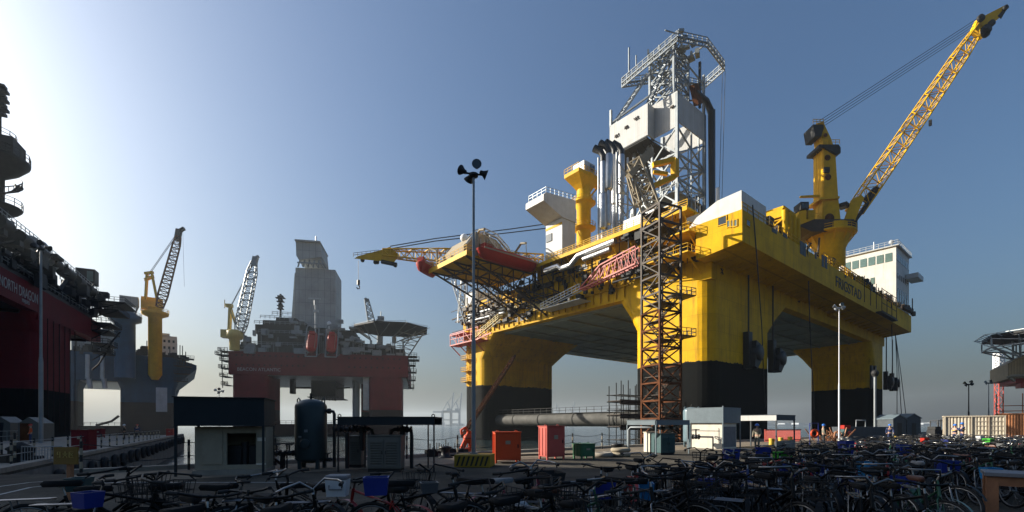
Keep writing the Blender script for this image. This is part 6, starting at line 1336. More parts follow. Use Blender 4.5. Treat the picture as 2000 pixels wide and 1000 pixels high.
# containers
def container(label, loc, rz, Ln, Wd_, Hh, mt, split=True):
    t_ = thing('shipping_container', label, 'container', loc, rz); m = MB(); z0 = .15
    n_ = int(Ln/.28)
    pts = []
    for i in range(n_): a = -Ln/2+.15+(Ln-.3)*i/n_; st_ = (Ln-.3)/n_; pts += [(a,.0),(a+st_*.3,.0),(a+st_*.5,.045),(a+st_*.8,.045)]
    pts += [(Ln/2-.15,0)]; P = [V((p[0],p[1],z0)) for p in pts] + [V((Ln/2-.15,Wd_-.05,z0)),V((-Ln/2+.15,Wd_-.05,z0))]; m.prism(P,(0,0,Hh-z0-.06)); m.build('body', mt, t_)
    m = MB()
    for x_ in (-Ln/2+.08,Ln/2-.08):
        for y_ in (-.02,Wd_-.08): m.beam((x_,y_,.1),(x_,y_,Hh),.16)
    for y_ in (-.03,Wd_-.07): m.beam((-Ln/2,y_,.12),(Ln/2,y_,.12),.15); m.beam((-Ln/2,y_,Hh-.06),(Ln/2,y_,Hh-.06),.12)
    for x_ in (-Ln/2,Ln/2): m.beam((x_,0,.12),(x_,Wd_,.12),.12); m.beam((x_,0,Hh-.06),(x_,Wd_,Hh-.06),.12)
    m.build('frame', mt, t_)
    m = MB(); 
    for y_ in (.5,.9,1.5,1.9): m.tube((Ln/2+.06,y_,.2),(Ln/2+.06,y_,Hh-.1),.025,6)
    m.build('lock_rod', Mt['steel'], t_)
    if split:
        for x_ in (-.2,1.18,2.34): m = MB(); m.box(x_,x_+.06,-.1,-.02,.15,Hh-.05); m.build('door_post', mt, t_)
        for z_ in (.6,1.1,1.6,2.1):
            m = MB(); m.box(.1,1.1,-.07,-.03,z_,z_+.05); m.box(1.35,2.3,-.07,-.03,z_,z_+.05); m.build('door_rail', mt, t_)
    return t_
container('white corrugated shipping container behind two people in navy overalls', gp(1902,53), -.70, 5.0, 2.44, 2.75, Mt['container'])
container('rusty orange container behind the right end of the white one', gp(1994,60), -.70, 4.0, 2.4, 3.2, Mt['rust_container'], False)
t_ = thing('scaffold_rack', 'orange-lit scaffold poles standing on top of the rusty container', 'scaffold', gp(1978,62,3.25), -.7); m = MB()
for x_ in (-1.5,-.9,.9,1.6): m.tube((x_,0,0),(x_,0,2.6),.05,6)
m.tube((-1.6,0,.3),(1.8,0,.3),.05,6); m.tube((-1.6,0,1.0),(1.8,0,1.0),.05,6); m.build('tube_frame', Mt['rust'], t_)
# --- the rig at the right edge
q = W(2026,830,120); hr = thing('helideck_rig', 'part of another rig at the right edge: helideck on struts over tan cladding', 'drilling rig', (q.x,q.y,0), -.62); k = PX(1985,120)
m = MB(); HP = [(k.x(1960)+16*math.cos(math.pi/8+i*math.pi/4)+10.5, 10+15*math.sin(math.pi/8+i*math.pi/4)) for i in range(8)]; m.loft([(HP,k.z(650)),(HP,k.z(642))]); hd = m.build('helideck', Mt['dark_steel'], hr)
m = MB()
for i in range(8):
    a, b2 = HP[i], HP[(i+1)%8]; cx_, cy_ = k.x(1960)+10.5, 10; o2 = lambda p: ((p[0]-cx_)*1.1+cx_,(p[1]-cy_)*1.1+cy_)
    for j in range(5):
        t = j/5; p = V((a[0],a[1],0)).lerp(V((b2[0],b2[1],0)),t); o_ = o2((p.x,p.y)); m.beam((p.x,p.y,k.z(648)),(o_[0],o_[1],k.z(642)),.16)
    m.beam((*o2(a),k.z(642)),(*o2(b2),k.z(642)),.16); c_ = ((a[0]-cx_)*.6+cx_,(a[1]-cy_)*.6+cy_); m.beam((a[0],a[1],k.z(650)),(a[0],a[1],k.z(668)),.3); m.beam((a[0],a[1],k.z(668)),(b2[0],b2[1],k.z(668)),.35); m.beam((a[0],a[1],k.z(668)),(c_[0],c_[1],k.z(690)),.4); m.beam((a[0],a[1],k.z(650)),(b2[0],b2[1],k.z(668)),.2); m.beam((c_[0],c_[1],k.z(690)),(c_[0],c_[1],k.z(650)),.4)
    m.beam((c_[0],c_[1],k.z(690)),((a[0]+b2[0])/2,(a[1]+b2[1])/2,k.z(650)),.3)
m.build('helideck_truss', Mt['pale_steel'], hd)
m = MB(); m.prism([V((k.x(1957),8,k.z(733))),V((k.x(2060),8,k.z(733))),V((k.x(2060),8,k.z(682))),V((k.x(1985),8,k.z(682))),V((k.x(1957),8,k.z(702)))],(0,20,0)); m.build('clad_house', Mt['tan_clad'], hr)
m = MB(); m.path([(k.x(1953),6,k.z(732)),(k.x(1958),6,k.z(729)),(k.x(2050),6,k.z(731))],.4,6); m.path([(k.x(1956),5,k.z(734)),(k.x(1962),5,k.z(740))],.35,6); m.build('boat_rail', Mt['cream'], hr)
m = MB(); m.box(k.x(1970),k.x(2060),9,26,k.z(742),k.z(733.2)); m.box(k.x(1977),k.x(1991),9,14,k.z(752),k.z(742.2)); m.box(k.x(2040),k.x(2060),12,24,-3,k.z(742)); m.build('hull', Mt['faded_red'], hr)
q = W(1951,830,170); t_ = thing('lattice_mast', 'slim red and white lattice mast behind the tan clad house', 'lattice mast', (q.x,q.y,0)); z_ = lambda y: EYE+(HZ-y)/FPX*170
m = MB(); m.lattice((0,0,0),(0,0,z_(735)),[(0,1.6,1.6),(1,1.6,1.6)],up=(0,1,0),nseg=9,r=.14,rb=.1); m.build('lower_section', Mt['faded_red'], t_)
m = MB(); m.lattice((0,0,z_(735)),(0,0,z_(690)),[(0,2.0,2.0),(1,2.0,2.0)],up=(0,1,0),nseg=4,r=.25,rb=.22,cross=True); m.build('upper_section', Mt['white_plain'], t_)
# --- along the pier
def tent(label, px, Y, wd, hh, mt, flap=None):
    t_ = thing('site_tent', label, 'tent', gp(px,Y), .15); m = MB(); m.prism([V((-wd/2,0,0)),V((wd/2,0,0)),V((wd/2,0,hh*.75)),V((0,0,hh)),V((-wd/2,0,hh*.75))],(0,wd,0)); m.build('canvas', mt, t_)
    if flap: m = MB(); m.prism([V((-wd*.4,-.03,.02)),V((wd*.1,-.03,.02)),V((wd*.18,-.03,hh*.75)),V((-wd*.4,-.03,hh*.75))],(0,.025,0)); m.build('flap', flap, t_)
    return t_
tent('grey peaked tent with a brown-red flap on the pier', 56, 48, 1.9, 2.5, Mt['cabinet_grey'], Mt['rust'])
tent('plain grey peaked hut cut off by the left edge of the view', 0, 50, 1.9, 2.6, Mt['cabinet_grey'], Mt['navy_panel'])
legbox('dark red upright box at the edge of the far pier', 'equipment_box', 141,170,841,886,28.5,Mt['hull_red2'],.2,.8)
legbox('small dark red box farther along the pier', 'equipment_box', 186,197,838,852,62,Mt['hull_red2'],.2,.8)
legbox('red box at the far end of the pier under the blue rig', 'equipment_box', 325,337,838,851,68,Mt['red_steel'],.2,.8)
def post(label, p, hh, grp, striped=True):
    t_ = MB(); n_ = 5
    for i in range(n_): t_.m = i%2 if striped else 0; t_.tube((0,0,hh*i/n_),(0,0,hh*(i+1)/n_),.045,8)
    o = t_.build('barrier_post', [Mt['black'],Mt['cream']]); o.location = p; tag(o, label, 'post', grp); return o
m = MB()
for i in range(15):
    p = Q0 + (-6.6+3.0*i)*RX - .9*LY; post('black and white striped post in the row along the quay edge', p, 1.15, 'striped posts along the quay edge')
    if i: 
        a = Q0 + (-9.6+3.0*i)*RX - .9*LY
        for z_ in (.55,1.05): m.path([a.lerp(p,t/6)+V((0,0,z_-.14*math.sin(math.pi*t/6))) for t in range(7)],.018,4)
o = m.build('barrier_chain', Mt['black']); tag(o, 'sagging black chains strung between the striped posts', 'chain')
m = MB()
for i in range(20):
    p = cor + (1.5+2.6*i)*PD - .8*PN; post('thin striped post in the row along the far pier', p, 1.1, 'striped posts along the far pier')
    if i: 
        a = cor + (-1.1+2.6*i)*PD - .8*PN
        for z_ in (.5,1.0): m.tube(a+V((0,0,z_)),p+V((0,0,z_)),.02,4)
o = m.build('barrier_rail', Mt['steel']); tag(o, 'thin rails strung between the posts of the far pier', 'railing')
m = MB()
for i in range(22): p = fin + (2+2.4*i)*PD + 1.2*PN; m.tube(p,p+V((0,0,1.1)),.03,5)
for z_ in (.55,1.08): m.tube(fin+2*PD+1.2*PN+V((0,0,z_)),fin+52.4*PD+1.2*PN+V((0,0,z_)),.025,5)
o = m.build('pier_railing', Mt['steel']); tag(o, 'grey railing on the far side of the pier before the dark red rig', 'railing')
post('thick black and white striped post beside the dark capstan', gp(29,20.5), 1.35, None)
post('black and white striped post at the left edge of the view', gp(3,21), 1.0, None)
t_ = thing('capstan', 'dark mooring capstan with a peaked hood near the left edge', 'capstan', gp(40,21.2)); m = MB(); m.lathe((0,0,0),[(.42,0),(.42,.55),(.5,.6),(.5,.66),(.05,.95)],12); m.build('hood', Mt['dark_steel'], t_); m = MB(); m.box(-.75,-.3,-.3,.3,0,.4); m.tube((.3,0,.2),(.9,.1,.2),.12,8); m.build('motor', Mt['black'], t_)
t_ = thing('crowd_barrier', 'low grey barred barrier between the capstan and the yellow sign', 'barrier', gp(82,20.6), .05); m = MB(); m.path([(-.85,0,0),(-.85,0,.75),(.85,0,.75),(.85,0,0)],.03,6)
for i in range(13): m.tube((-.72+.12*i,0,.12),(-.72+.12*i,0,.75),.014,4)
m.tube((-.85,0,.12),(.85,0,.12),.02,5); m.build('frame', Mt['steel'], t_)
t_ = thing('sign_board', 'faded yellow sign board on a wooden post, left of the bicycles', 'sign', gp(129,10.6)); k = PX(129,10.6)
m = MB(); m.box(k.x(106),k.x(152),-.02,.02,k.z(907),k.z(873)); o = m.build('board', Mt['sign_yellow'], t_); m = MB(); m.beam((.03,.07,0),(.03,.07,k.z(880)),.09); m.build('post', Mt['wood'], t_)
m = MB()                                                                 # worn strokes of three characters, no longer legible
for px,st_ in ((116,((-2,-6,4,-6),(-2,-1,4,-1),(3,-6,3,6),(-2,5,4,5),(-2,-6,-2,0))),(129,((0,-7,0,0),(0,0,-4,6),(0,0,4,6),(-4,-3,-3,0),(4,-3,3,0))),(141,((-4,-6,4,-6),(-4,-6,-4,6),(-4,6,4,6),(-2,-3,3,3),(3,-3,-2,3)))):
    for a,b2,c_,d in st_: m.beam((k.x(px+a),-.024,k.z(888+b2*.9)),(k.x(px+c_),-.024,k.z(888+d*.9)),.012,.004)
m.build('faded_lettering', Mt['pale_yellow'], o)
# tyres, bollard, hose at the quay edge
def bollard(label, p, s_=1): 
    m = MB(); m.lathe((0,0,0),[(.42*s_,0),(.42*s_,.06),(.26*s_,.1),(.22*s_,.4),(.36*s_,.5),(.36*s_,.58),(.05,.62)],16); o = m.build('bollard', Mt['black']); o.location = p; tag(o,label,'bollard'); return o
bollard('black mooring bollard on the quay edge left of the small slate canopy', gp(1206,27.6), 1.1); bollard('black mooring bollard between the low canopy and the striped block', gp(870,24.2), .9)
for i,(px,Y,mt) in enumerate(((1196,25.6,'concrete'),(1212,25.2,'cream'),(1178,24.8,'concrete'))):
    m = MB(); m.path([(.42*math.cos(j*math.pi/8),.42*math.sin(j*math.pi/8),.13) for j in range(16)],.13,8,closed=True)
    if i == 1: m.path([(.42*math.cos(j*math.pi/8),.42*math.sin(j*math.pi/8),.36) for j in range(16)],.12,8,closed=True)
    o = m.build('mooring_rope_coil', Mt[mt]); o.location = gp(px,Y); tag(o, ('pale rope coil left of the stacked coils by the bollard','stacked pale rope coils at the foot of the bollard','brown rope coil lying left of the bollard')[i], 'rope coil')
m = MB(); m.path([gp(880,25.5,.06),gp(960,25,.06),gp(1040,25.8,.06),gp(1120,26.4,.06),gp(1180,26.0,.06)],.05,6); o = m.build('hose', Mt['black']); tag(o,'black hose lying along the quay edge behind the coloured boxes','hose')
m = MB(); random.seed(19)
for i in range(16): 
    p = V(gp(840+4.4*i, 25+.12*i)); m.cbox(p+V((0,0,.16)), random.uniform(.2,.6), .4, random.uniform(.2,.5), rz=random.uniform(0,1)); m.tube(p,p+V((0,0,random.uniform(.4,1.0))),.03,5)
o = m.build('deck_scrap', Mt['dark_steel']); tag(o,'dark scrap and stubs of pipe strewn on the quay edge right of the low canopy','scrap heap')
# wooden table at the right edge
t_ = thing('wooden_table', 'sturdy wooden table with a grey top at the lower right corner', 'table', gp(1990,8.3), -.72); k = PX(2010,8.3); zt_ = k.z(925)
m = MB(); m.bev(k.x(1962),k.x(2080),-.05,.8,zt_-.07,zt_,.01); m.build('tabletop', Mt['grey_board'], t_)
m = MB(); m.box(k.x(1970),k.x(2078),.02,.06,zt_-.24,zt_-.072); m.build('apron', Mt['wood'], t_)
for a in (1974,2076):
    for b2 in (.08,.68): m = MB(); m.beam((k.x(a),b2,0),(k.x(a),b2,zt_-.072),.16); m.build('leg', Mt['wood'], t_)
# ================================================================ the parked bicycles
def circ(c, r, n, y=0): return [(c[0]+r*math.cos(2*math.pi*i/n), y, c[1]+r*math.sin(2*math.pi*i/n)) for i in range(n)]
R_ = .335; RW, FW = (-.54,R_), (.55,R_)
def wheel_meshes():
    m = MB(); m.path(circ((0,0),R_-.018,22), .019, 6, closed=True); ty = m
    m = MB(); m.path(circ((0,0),R_-.045,22), .011, 5, closed=True); m.tube((0,-.035,0),(0,.035,0),.022,8)
    for i in range(16):
        a = 2*math.pi*i/16; m.tube((0,.02*(-1)**i,0),((R_-.05)*math.cos(a),0,(R_-.05)*math.sin(a)),.0022,3,cap=False)
    return ty, m
def make_bike(label, frame_mat, style, basket, rack, steer, seat='saddle', lean=.06):
    t_ = thing('bicycle', label, 'bicycle', (0,0,0), 0, 'bicycles parked on the quay')
    BB=(-.05,0,.28); ST=(-.20,0,.74); HT=(.40,0,.86); HB=(.44,0,.70)
    m = MB(); m.tube(BB,ST,.017,8); m.tube(HT,HB,.021,8); m.tube(BB,HB,.019,8)
    if style == 'diamond': m.tube(V(ST)-V((-.02,0,.05)),V(HT)-V((0,0,.03)),.017,8)
    else: m.tube((-.13,0,.52),(.42,0,.78),.017,8)
    for s_ in (-1,1): m.tube((BB[0],s_*.04,.28),(RW[0],s_*.065,R_),.011,6); m.tube((ST[0],s_*.02,.70),(RW[0],s_*.065,R_),.010,6)
    m.build('frame', frame_mat, t_)
    ty, rm = wheel_meshes()
    w_ = rm.build('wheel', Mt['chrome'], t_); w_.location = (RW[0],0,RW[1]); ty.build('tyre', Mt['tyre'], w_)
    fk = MB()                                                            # fork, wheel and bars turn together about the head tube
    M_ = Matrix.Translation(V(HB)) @ Matrix.Rotation(steer,4,V((-.24,0,1)).normalized()) @ Matrix.Translation(-V(HB))
    for s_ in (-1,1): fk.path([(.445,0,.69),(.45,s_*.05,.66),(.49,s_*.055,.50),(FW[0],s_*.055,R_)],.011,6)
    fk.tube((.445,0,.69),(.38,0,.93),.014,8); o = fk.build('fork', Mt['chrome'] if style=='diamond' else frame_mat, t_); o.matrix_basis = M_
    ty, rm = wheel_meshes(); w_ = rm.build('wheel', Mt['chrome'], t_); w_.matrix_basis = M_ @ Matrix.Translation((FW[0],0,FW[1])); ty.build('tyre', Mt['tyre'], w_)
    m = MB()
    if style == 'diamond': pts = [(.36,-.29,.99),(.42,-.24,.99),(.45,-.12,.97),(.40,0,.96),(.45,.12,.97),(.42,.24,.99),(.36,.29,.99)]; gl = .0
    else: pts = [(.10,-.30,1.00),(.22,-.31,1.01),(.36,-.26,1.03),(.46,-.12,1.06),(.41,0,.97),(.46,.12,1.06),(.36,.26,1.03),(.22,.31,1.01),(.10,.30,1.00)]
    m.path(pts, .0125, 7); m.tube((.38,0,.92),(.40,0,.98),.016,8); hb = m.build('handlebar', Mt['chrome' if style=='step' and basket is None else 'bike_black'], t_); hb.matrix_basis = M_
    m = MB()
    for e in (0,-1):
        a, b2 = V(pts[e]), V(pts[1 if e==0 else -2]); m.tube(a+(a-b2).normalized()*.03, a.lerp(b2,.75), .019, 8); m.path([a.lerp(b2,.8)+V((.02,0,-.01)), a+V((.05,0,-.04))], .008, 5)
    m.build('grip', Mt['rubber'], hb)
    m = MB(); m.tube((-.19,0,.72),(-.225,0,.84),.013,8); m.tube((-.24,-.02,.845),(-.24,.02,.845),.02,8); m.build('seat_post', Mt['chrome'], t_)
    m = MB(); st_ = [([(x_,y_) for x_,y_ in P],z_) for P,z_ in (([(-.37,-.075),(-.36,.075),(-.25,.085),(-.12,.035),(-.06,.02),(-.06,-.02),(-.12,-.035),(-.25,-.085)],.845),([(-.385,-.10),(-.385,.10),(-.27,.10),(-.12,.045),(-.04,.025),(-.04,-.025),(-.12,-.045),(-.27,-.10)],.885),([(-.36,-.08),(-.36,.08),(-.26,.07),(-.12,.03),(-.06,.015),(-.06,-.015),(-.12,-.03),(-.26,-.07)],.915))]
    m.loft(st_, True); m.build('saddle', Mt[seat], t_)
    m = MB(); A0 = [(RW[0]+.37*math.cos(a),RW[1]+.37*math.sin(a)) for a in [math.radians(30+14*i) for i in range(12)]]
    for (p,q2) in zip(A0,A0[1:]): m.add([(p[0],-.03,p[1]),(p[0],.03,p[1]),(q2[0],.03,q2[1]),(q2[0],-.03,q2[1])],[(0,1,2,3)])
    m.build('mudguard', frame_mat, t_)
    m = MB(); A0 = [(FW[0]+.37*math.cos(a),FW[1]+.37*math.sin(a)) for a in [math.radians(25+13*i) for i in range(10)]]
    for (p,q2) in zip(A0,A0[1:]): m.add([(p[0],-.03,p[1]),(p[0],.03,p[1]),(q2[0],.03,q2[1]),(q2[0],-.03,q2[1])],[(0,1,2,3)])
    o = m.build('mudguard', frame_mat, t_); o.matrix_basis = M_
    m = MB(); m.lathe((BB[0],.05,BB[2]),[(.02,-.006),(.09,-.006),(.09,.006),(.02,.006)],18,M3=Matrix.Rotation(math.pi/2,3,'X')); m.tube((BB[0],.06,BB[2]),(BB[0]+.12,.07,BB[2]-.12),.012,6); m.tube((BB[0],-.06,BB[2]),(BB[0]-.12,-.07,BB[2]+.12),.012,6)
    m.cbox((BB[0]+.12,.12,BB[2]-.12),.08,.09,.02); m.cbox((BB[0]-.12,-.12,BB[2]+.12),.08,.09,.02); m.cbox((-.3,.055,.32),.52,.02,.07); m.build('crank', Mt['dark_steel'], t_)
    m = MB(); m.path([(RW[0]+.06,-.08,R_),(RW[0]+.02,-.17,.02),(RW[0]-.03,-.19,.01)],.011,6); m.build('kickstand', Mt['chrome'], t_)
    if rack:
        m = MB(); 
        for s_ in (-1,0,1): m.tube((-.30,s_*.06,.715),(-.82,s_*.06,.715),.008,5)
        for x_ in (-.3,-.5,-.7,-.82): m.tube((x_,-.06,.715),(x_,.06,.715),.008,5)
        for s_ in (-1,1): m.tube((-.66,s_*.06,.715),(RW[0],s_*.075,R_),.008,5)
        m.build('luggage_rack', Mt['chrome'] if rack == 1 else Mt['bike_black'], t_)
    if basket == 'wire':
        m = MB(); 
        for z_,e in ((.74,.0),(.84,.02),(.95,.04)): m.path([(.50-e*.3,-.13-e,z_),(.74+e,-.13-e,z_),(.74+e,.13+e,z_),(.50-e*.3,.13+e,z_)],.006,4,closed=True)
        for y_ in (-.14,-.07,0,.07,.14): m.tube((.75,y_,.74),(.78,y_*1.2,.95),.004,4); m.tube((.50,y_,.74),(.49,y_*1.2,.95),.004,4)
        for x_ in (.56,.62,.68): m.tube((x_,-.13,.74),(x_,-.17,.95),.004,4); m.tube((x_,.13,.74),(x_,.17,.95),.004,4); m.tube((x_,-.13,.74),(x_,.13,.74),.004,4)
        o = m.build('basket', Mt['dark_steel'], t_); o.matrix_basis = M_
    elif basket:
        m = MB(); m.box(.50,.76,-.15,.15,.73,.745)
        m.prism([V((.49,-.15,.746)),V((.49,-.17,.97)),V((.49,.17,.97)),V((.49,.15,.746))],(.008,0,0)); m.prism([V((.76,-.15,.746)),V((.79,-.17,.97)),V((.79,.17,.97)),V((.76,.15,.746))],(.008,0,0))
        for s_ in (-1,1): m.prism([V((.50,s_*.15,.746)),V((.76,s_*.15,.746)),V((.787,s_*.17,.97)),V((.50,s_*.17,.97))],(0,s_*.008,0))
        o = m.build('basket', Mt[basket], t_); o.matrix_basis = M_
    return t_
KIND = [  # words for the label, frame material, style, basket, rack, steer, saddle
 ('black roadster with swept chrome bars','bike_black','step',None,1,.35,'saddle'), ('black bicycle with a wire basket','bike_black','step','wire',1,-.3,'saddle'),
 ('black mountain bicycle with flat bars','bike_black','diamond',None,0,.2,'saddle'), ('dark red bicycle with a wire basket','bike_red','step','wire',1,.5,'saddle'),
 ('dark blue bicycle with a rear rack','bike_blue','diamond',None,2,-.45,'saddle'), ('silver bicycle with flat bars','bike_silver','diamond',None,1,.1,'saddle'),
 ('black bicycle with a pale saddle cover','bike_black','step',None,1,-.6,'saddle_cover'), ('dark green bicycle with a rear rack','bike_green','step',None,1,.7,'brown_leather'),
 ('red mountain bicycle','bike_red','diamond',None,0,-.2,'saddle'), ('black bicycle with a grey plastic basket','bike_black','step','grey_plastic',1,.25,'saddle'),
 ('pink bicycle with a dark basket','bike_pink','step','rubber',1,-.15,'saddle_cover'), ('blue bicycle with a blue plastic basket','bike_blue','step','blue_plastic',1,.3,'saddle')]
proto = [make_bike('x', Mt[k[1]], k[2], k[3], k[4], k[5], k[6]) for k in KIND]
used = [False]*len(proto)
def place(kind, x, y, rz, label, lean=0):
    if used[kind]: o = dup(proto[kind], (x,y,0), rz)
    else: o = proto[kind]; used[kind] = True; o.location = (x,y,0); o.rotation_euler = (0,0,rz)
    o.rotation_euler[0] = lean; o.scale = (random.uniform(1.0,1.1),)*3; o['label'] = label; return o
TENS = {20:'twent',30:'thirt',40:'fort',50:'fift'}
ORD = ['first','second','third','fourth','fifth','sixth','seventh','eighth','ninth','tenth','eleventh','twelfth','thirteenth','fourteenth','fifteenth','sixteenth','seventeenth','eighteenth','nineteenth','twentieth']
ORD += [(TENS[t]+'y-'+o) if o else TENS[t]+'ieth' for t in (20,30,40,50) for o in ['']+ORD[:9]][1:]
random.seed(42)
ROW = V((.735,.678,0)).normalized(); PERP = V((.678,-.735,0)).normalized()
spots = []
def rowline(name, p0, n, gap, facing, jx=.12):
    for i in range(n):
        p = V(p0) + ROW*(i*gap + random.uniform(-.1,.1)) + PERP*random.uniform(-jx,jx)
        spots.append((name, p.x, p.y, facing + random.uniform(-.28,.28)))
face = math.atan2(PERP.y, PERP.x)
DD = V((.6,.8,0)); LD = V((.8,-.6,0)); rn = 0; dd = 7.6
WORDS = ['first','second','third','fourth','fifth','sixth','seventh','eighth','ninth','tenth','eleventh','twelfth','thirteenth','fourteenth','fifteenth','sixteenth','seventeenth','eighteenth']
while dd < 40 and rn < 18:                                              # rows facing the camera, filling the right-hand side to the back
    l = -3.9 + .18*(dd-6.4) + random.uniform(-.3,.3); side = -1 if rn % 3 != 2 else 1
    while l < .24*dd + 1.0:
        p = DD*(dd+random.uniform(-.16,.16)) + LD*l
        spots.append((WORDS[rn]+' right-hand row', p.x, p.y, math.atan2(-.8,-.6) + .42 + (math.pi if side > 0 and random.random() < .8 else 0) + random.uniform(-.3,.3)))
        l += random.uniform(.36,.53)
    dd += 1.64 + .02*rn; rn += 1
for i in range(13):                                                     # the looser group at the lower left
    spots.append(('front left group', -5.4+.47*i+random.uniform(-.1,.1), 6.0+.02*i+random.uniform(-.35,.35), random.choice([.35,2.6,-.4,1.1,3.4])+random.uniform(-.4,.4)))
for i in range(11):
    spots.append(('nearest left group', -3.3+.42*i+random.uniform(-.1,.1), 4.55+.05*i+random.uniform(-.2,.2), random.choice([.5,2.4,-.7,1.3])+random.uniform(-.3,.3)))
for i in range(10):
    spots.append(('middle front group', .2+.42*i, 5.6+.2*i+random.uniform(-.2,.2), random.choice([.6,2.6,-1.0,-.5])+random.uniform(-.3,.3)))
seen = [s for s in spots if abs(s[1]) < 1.16*s[2]+.6 and not (s[1]/s[2] > .9 and s[2] < 9.6)]
seen = [s for s in seen if not (s[2] < 5.6 and any(abs(1000+FPX*s[1]/s[2]-q) < 75 for q in (660,838)))]
seen.sort(key=lambda s: s[2]); seen = seen[:292]
byrow = {}
for s in seen: byrow.setdefault(s[0], []).append(s)
bikes = []
for name, L in byrow.items():
    L.sort(key=lambda s: s[1]/s[2]); cnt = {}
    for (nm, x, y, rz) in L:
        kd = random.choices(range(len(KIND)), weights=[15,11,12,2,3,2.4,2,3,1.6,2,.5,1])[0]
        if kd == 10 and 'left' in nm: kd = 0
        if kd in (9,11) and (y < 10 or random.random() < .5): kd = 1
        c_ = cnt[kd] = cnt.get(kd,0)+1
        o = place(kd, x, y, rz, '%s, %s such from the left, %s' % (KIND[kd][0], ORD[c_-1], nm.replace(' of bicycles','')), random.uniform(-.10,.02))
        bikes.append((o,x,y,rz))
place(10, .05, 7.0, .55, 'pink step-through bicycle with a pale saddle, standing alone left of the massed rows')
for i,p in enumerate(proto):
    if not used[i]:
        for ch in list(p.children_recursive): bpy.data.objects.remove(ch)
        bpy.data.objects.remove(p)
# ---------------------------------------------------------------- crates and bags carried on the bicycles
def crate(name, label, px, py, Y, sx, sy, sz, mt, rz=0, cat='crate', lid=None, taper=.85, grp=None):
    q = W(px, py, Y); t_ = thing(name, label, cat, (q.x,q.y,q.z), rz, grp)
    m = MB(); a, b2 = sx/2, sy/2; T_ = taper
    P = lambda f, d=0: [(-a*f+d,-b2*f+d),(a*f-d,-b2*f+d),(a*f-d,b2*f-d),(-a*f+d,b2*f-d)]
    m.loft([(P(T_),0),(P(1),sz)],caps=False); m.loft([(P(T_,.012),.012),(P(1,.012),sz)],caps=False); m.add([(x_,y_,.012) for x_,y_ in P(T_)],[(0,1,2,3)])
    o_, i_ = P(1.03), P(1,.012); m.add([(x_,y_,sz) for x_,y_ in o_]+[(x_,y_,sz) for x_,y_ in i_],[(k,(k+1)%4,4+(k+1)%4,4+k) for k in range(4)]); m.build('shell', mt, t_)
    if lid: m = MB(); m.bev(-a*1.05,a*1.05,-b2*1.05,b2*1.05,sz+.003,sz+.05,.015); m.path([(-a*.6,-b2*1.06,sz*.7),(-a*.6,-b2*1.12,sz*.45),(a*.6,-b2*1.12,sz*.45),(a*.6,-b2*1.06,sz*.7)],.008,5); m.build('lid', lid, t_)
    return t_
G_ = 'plastic boxes carried on bicycles'
crate('cool_box','white cool box with a dark lid strapped behind a saddle, lower left centre',660,968,5.4,.235,.2,.19,Mt['white_plastic'],.1,'cool box',Mt['grey_board'],.88)
crate('grey_box','pale grey plastic box with a handle, on a rack right of the white cool box',838,962,5.4,.2,.17,.12,Mt['grey_plastic'],.3,'crate',None)
CR = [('deep blue open crate low on the second row, beside the lit sheds',1490,905,14,.42,.34,.34,'blue_plastic'),('bright green crate tied across a handlebar right of two blue ones',1528,905,14.5,.52,.3,.22,'green_plastic'),
 ('tall blue crate below the white floodlight post',1652,898,17,.34,.4,.52,'blue_plastic'),('cyan bucket-like crate in the middle of the right-hand rows',1693,938,11,.26,.3,.32,'cyan_plastic'),
 ('blue-violet crate in the rows toward the right edge',1850,932,11.5,.4,.34,.30,'blue_plastic'),('long blue crate on the near rows left of the cyan one',1598,935,11.2,.36,.3,.22,'blue_plastic'),
 ('dark blue crate hanging low between two near front wheels',1765,966,9.2,.34,.3,.28,'blue_plastic'),('cyan crate at the lower middle beside a grey bucket',1262,984,7.4,.22,.3,.26,'cyan_plastic'),
 ('blue crate on the back row above a white bundle',1383,968,8.6,.32,.26,.22,'blue_plastic'),('navy crate standing high on the back row before the slate shed',1428,912,12.6,.4,.34,.36,'blue_plastic'),
 ('dark blue crate at the far lower left of the bicycles',172,1000,6.0,.26,.24,.20,'blue_plastic'),('teal-blue crate behind the yellow sign post',155,968,6.9,.26,.24,.2,'cabinet_teal'),
 ('small blue crate between the yellow rig lamp and the container',1832,898,19,.34,.3,.3,'blue_plastic'),('white crate in front of the container doors',1914,872,24,.3,.2,.3,'white_plastic'),
 ('green crate in front of the container, right of the white one',1930,876,22,.42,.3,.26,'green_plastic'),('small red crate in the far rows near the dark huts',1806,876,22,.3,.2,.28,'red'),
 ('blue crate on a rack near the lower left centre, right of the cool box',735,975,5.8,.3,.22,.22,'blue_plastic'),('bright blue crate in the middle rows below the slate shed',1540,940,10.5,.34,.28,.28,'blue_plastic'),('blue crate standing high in the rows below the dark huts',1765,898,16,.34,.3,.36,'blue_plastic'),('pale blue crate near the right edge beside the wooden table',1935,945,10.5,.3,.26,.26,'cyan_plastic'),
 ('navy crate leaning in the middle of the lower row',1180,982,7.2,.36,.26,.26,'blue_plastic')]
for (lb,px,py,Y,a,b2,c_,mt) in CR: crate('plastic_crate',lb,px,py-9,Y*.9,a*.9,b2*.9,c_*.9,Mt[mt],random.uniform(-.5,.5),'crate',grp=G_)
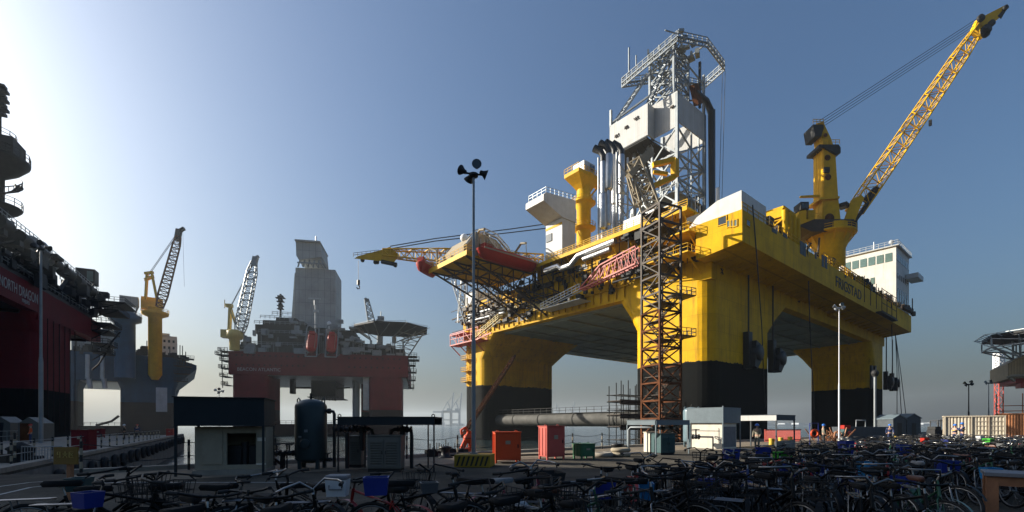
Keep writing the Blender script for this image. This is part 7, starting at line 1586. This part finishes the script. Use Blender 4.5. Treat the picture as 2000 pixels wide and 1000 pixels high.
t_ = thing('bucket','pale grey plastic bucket hung beside the cyan crate, lower middle','bucket',tuple(W(1292,992,7.2))); m = MB(); m.lathe((0,0,0),[(.005,0),(.115,0),(.15,.24),(.155,.25),(.14,.245),(.11,.02)],20); m.build('shell',Mt['grey_plastic'],t_); m = MB(); m.path([(-.15,0,.24),(-.1,-.1,.18),(0,-.15,.14),(.1,-.1,.18),(.15,0,.24)],.006,5); m.build('handle',Mt['steel'],t_)
def bag(label, px, py, Y, r, mt, sx=1.2):
    q = W(px,py,Y); m = MB(); random.seed(int(px)); n_ = 14; prof = [(0.01,-.75),(.6,-.7),(.95,-.35),(1.0,.05),(.75,.5),(.3,.72),(.22,.9),(.3,1.0),(.01,.98)]
    vs = []
    for rr,z_ in prof:
        for k in range(n_): a = 2*math.pi*k/n_; f_ = r*rr*(1+.14*random.uniform(-1,1)); vs.append((f_*sx*math.cos(a),f_*math.sin(a),z_*r*.8))
    m.add(vs,[(i*n_+k,i*n_+(k+1)%n_,(i+1)*n_+(k+1)%n_,(i+1)*n_+k) for i in range(len(prof)-1) for k in range(n_)],True); o = m.build('carrier_bag', mt); o.location = q; tag(o,label,'bag')
bag('white carrier bag hung on a handlebar in the back row',1392,938,9.0,.14,Mt['white_plastic']); bag('white plastic bag over a saddle at the lower right centre',1625,990,8.2,.13,Mt['white_plastic'],1.5)
bag('white crumpled bag in the near rows right of the cyan crate',1757,918,12.5,.16,Mt['white_plastic']); bag('grey-white bag tied over a saddle at the bottom beside the pink bicycle',1008,985,5.6,.11,Mt['white_plastic'],1.4)
bag('small white bag tied to a blue crate at the lower left',164,963,6.6,.1,Mt['white_plastic'])
# ---------------------------------------------------------------- the air: one closed box of even haze
hz = MB(); hz.box(-1800, 1800, -140, 5200, -10, 135)
hm = bpy.data.materials.new('haze'); hm.use_nodes = True; t = hm.node_tree
for n in list(t.nodes):
    if n.type == 'BSDF_PRINCIPLED': t.nodes.remove(n)
pv = t.nodes.new('ShaderNodeVolumePrincipled'); pv.inputs['Color'].default_value = (.82,.92,1,1); pv.inputs['Density'].default_value = .00015; pv.inputs['Anisotropy'].default_value = .3
t.links.new(pv.outputs[0], [n for n in t.nodes if n.type == 'OUTPUT_MATERIAL'][0].inputs['Volume'])
hz.build('haze', hm, kind='stuff')
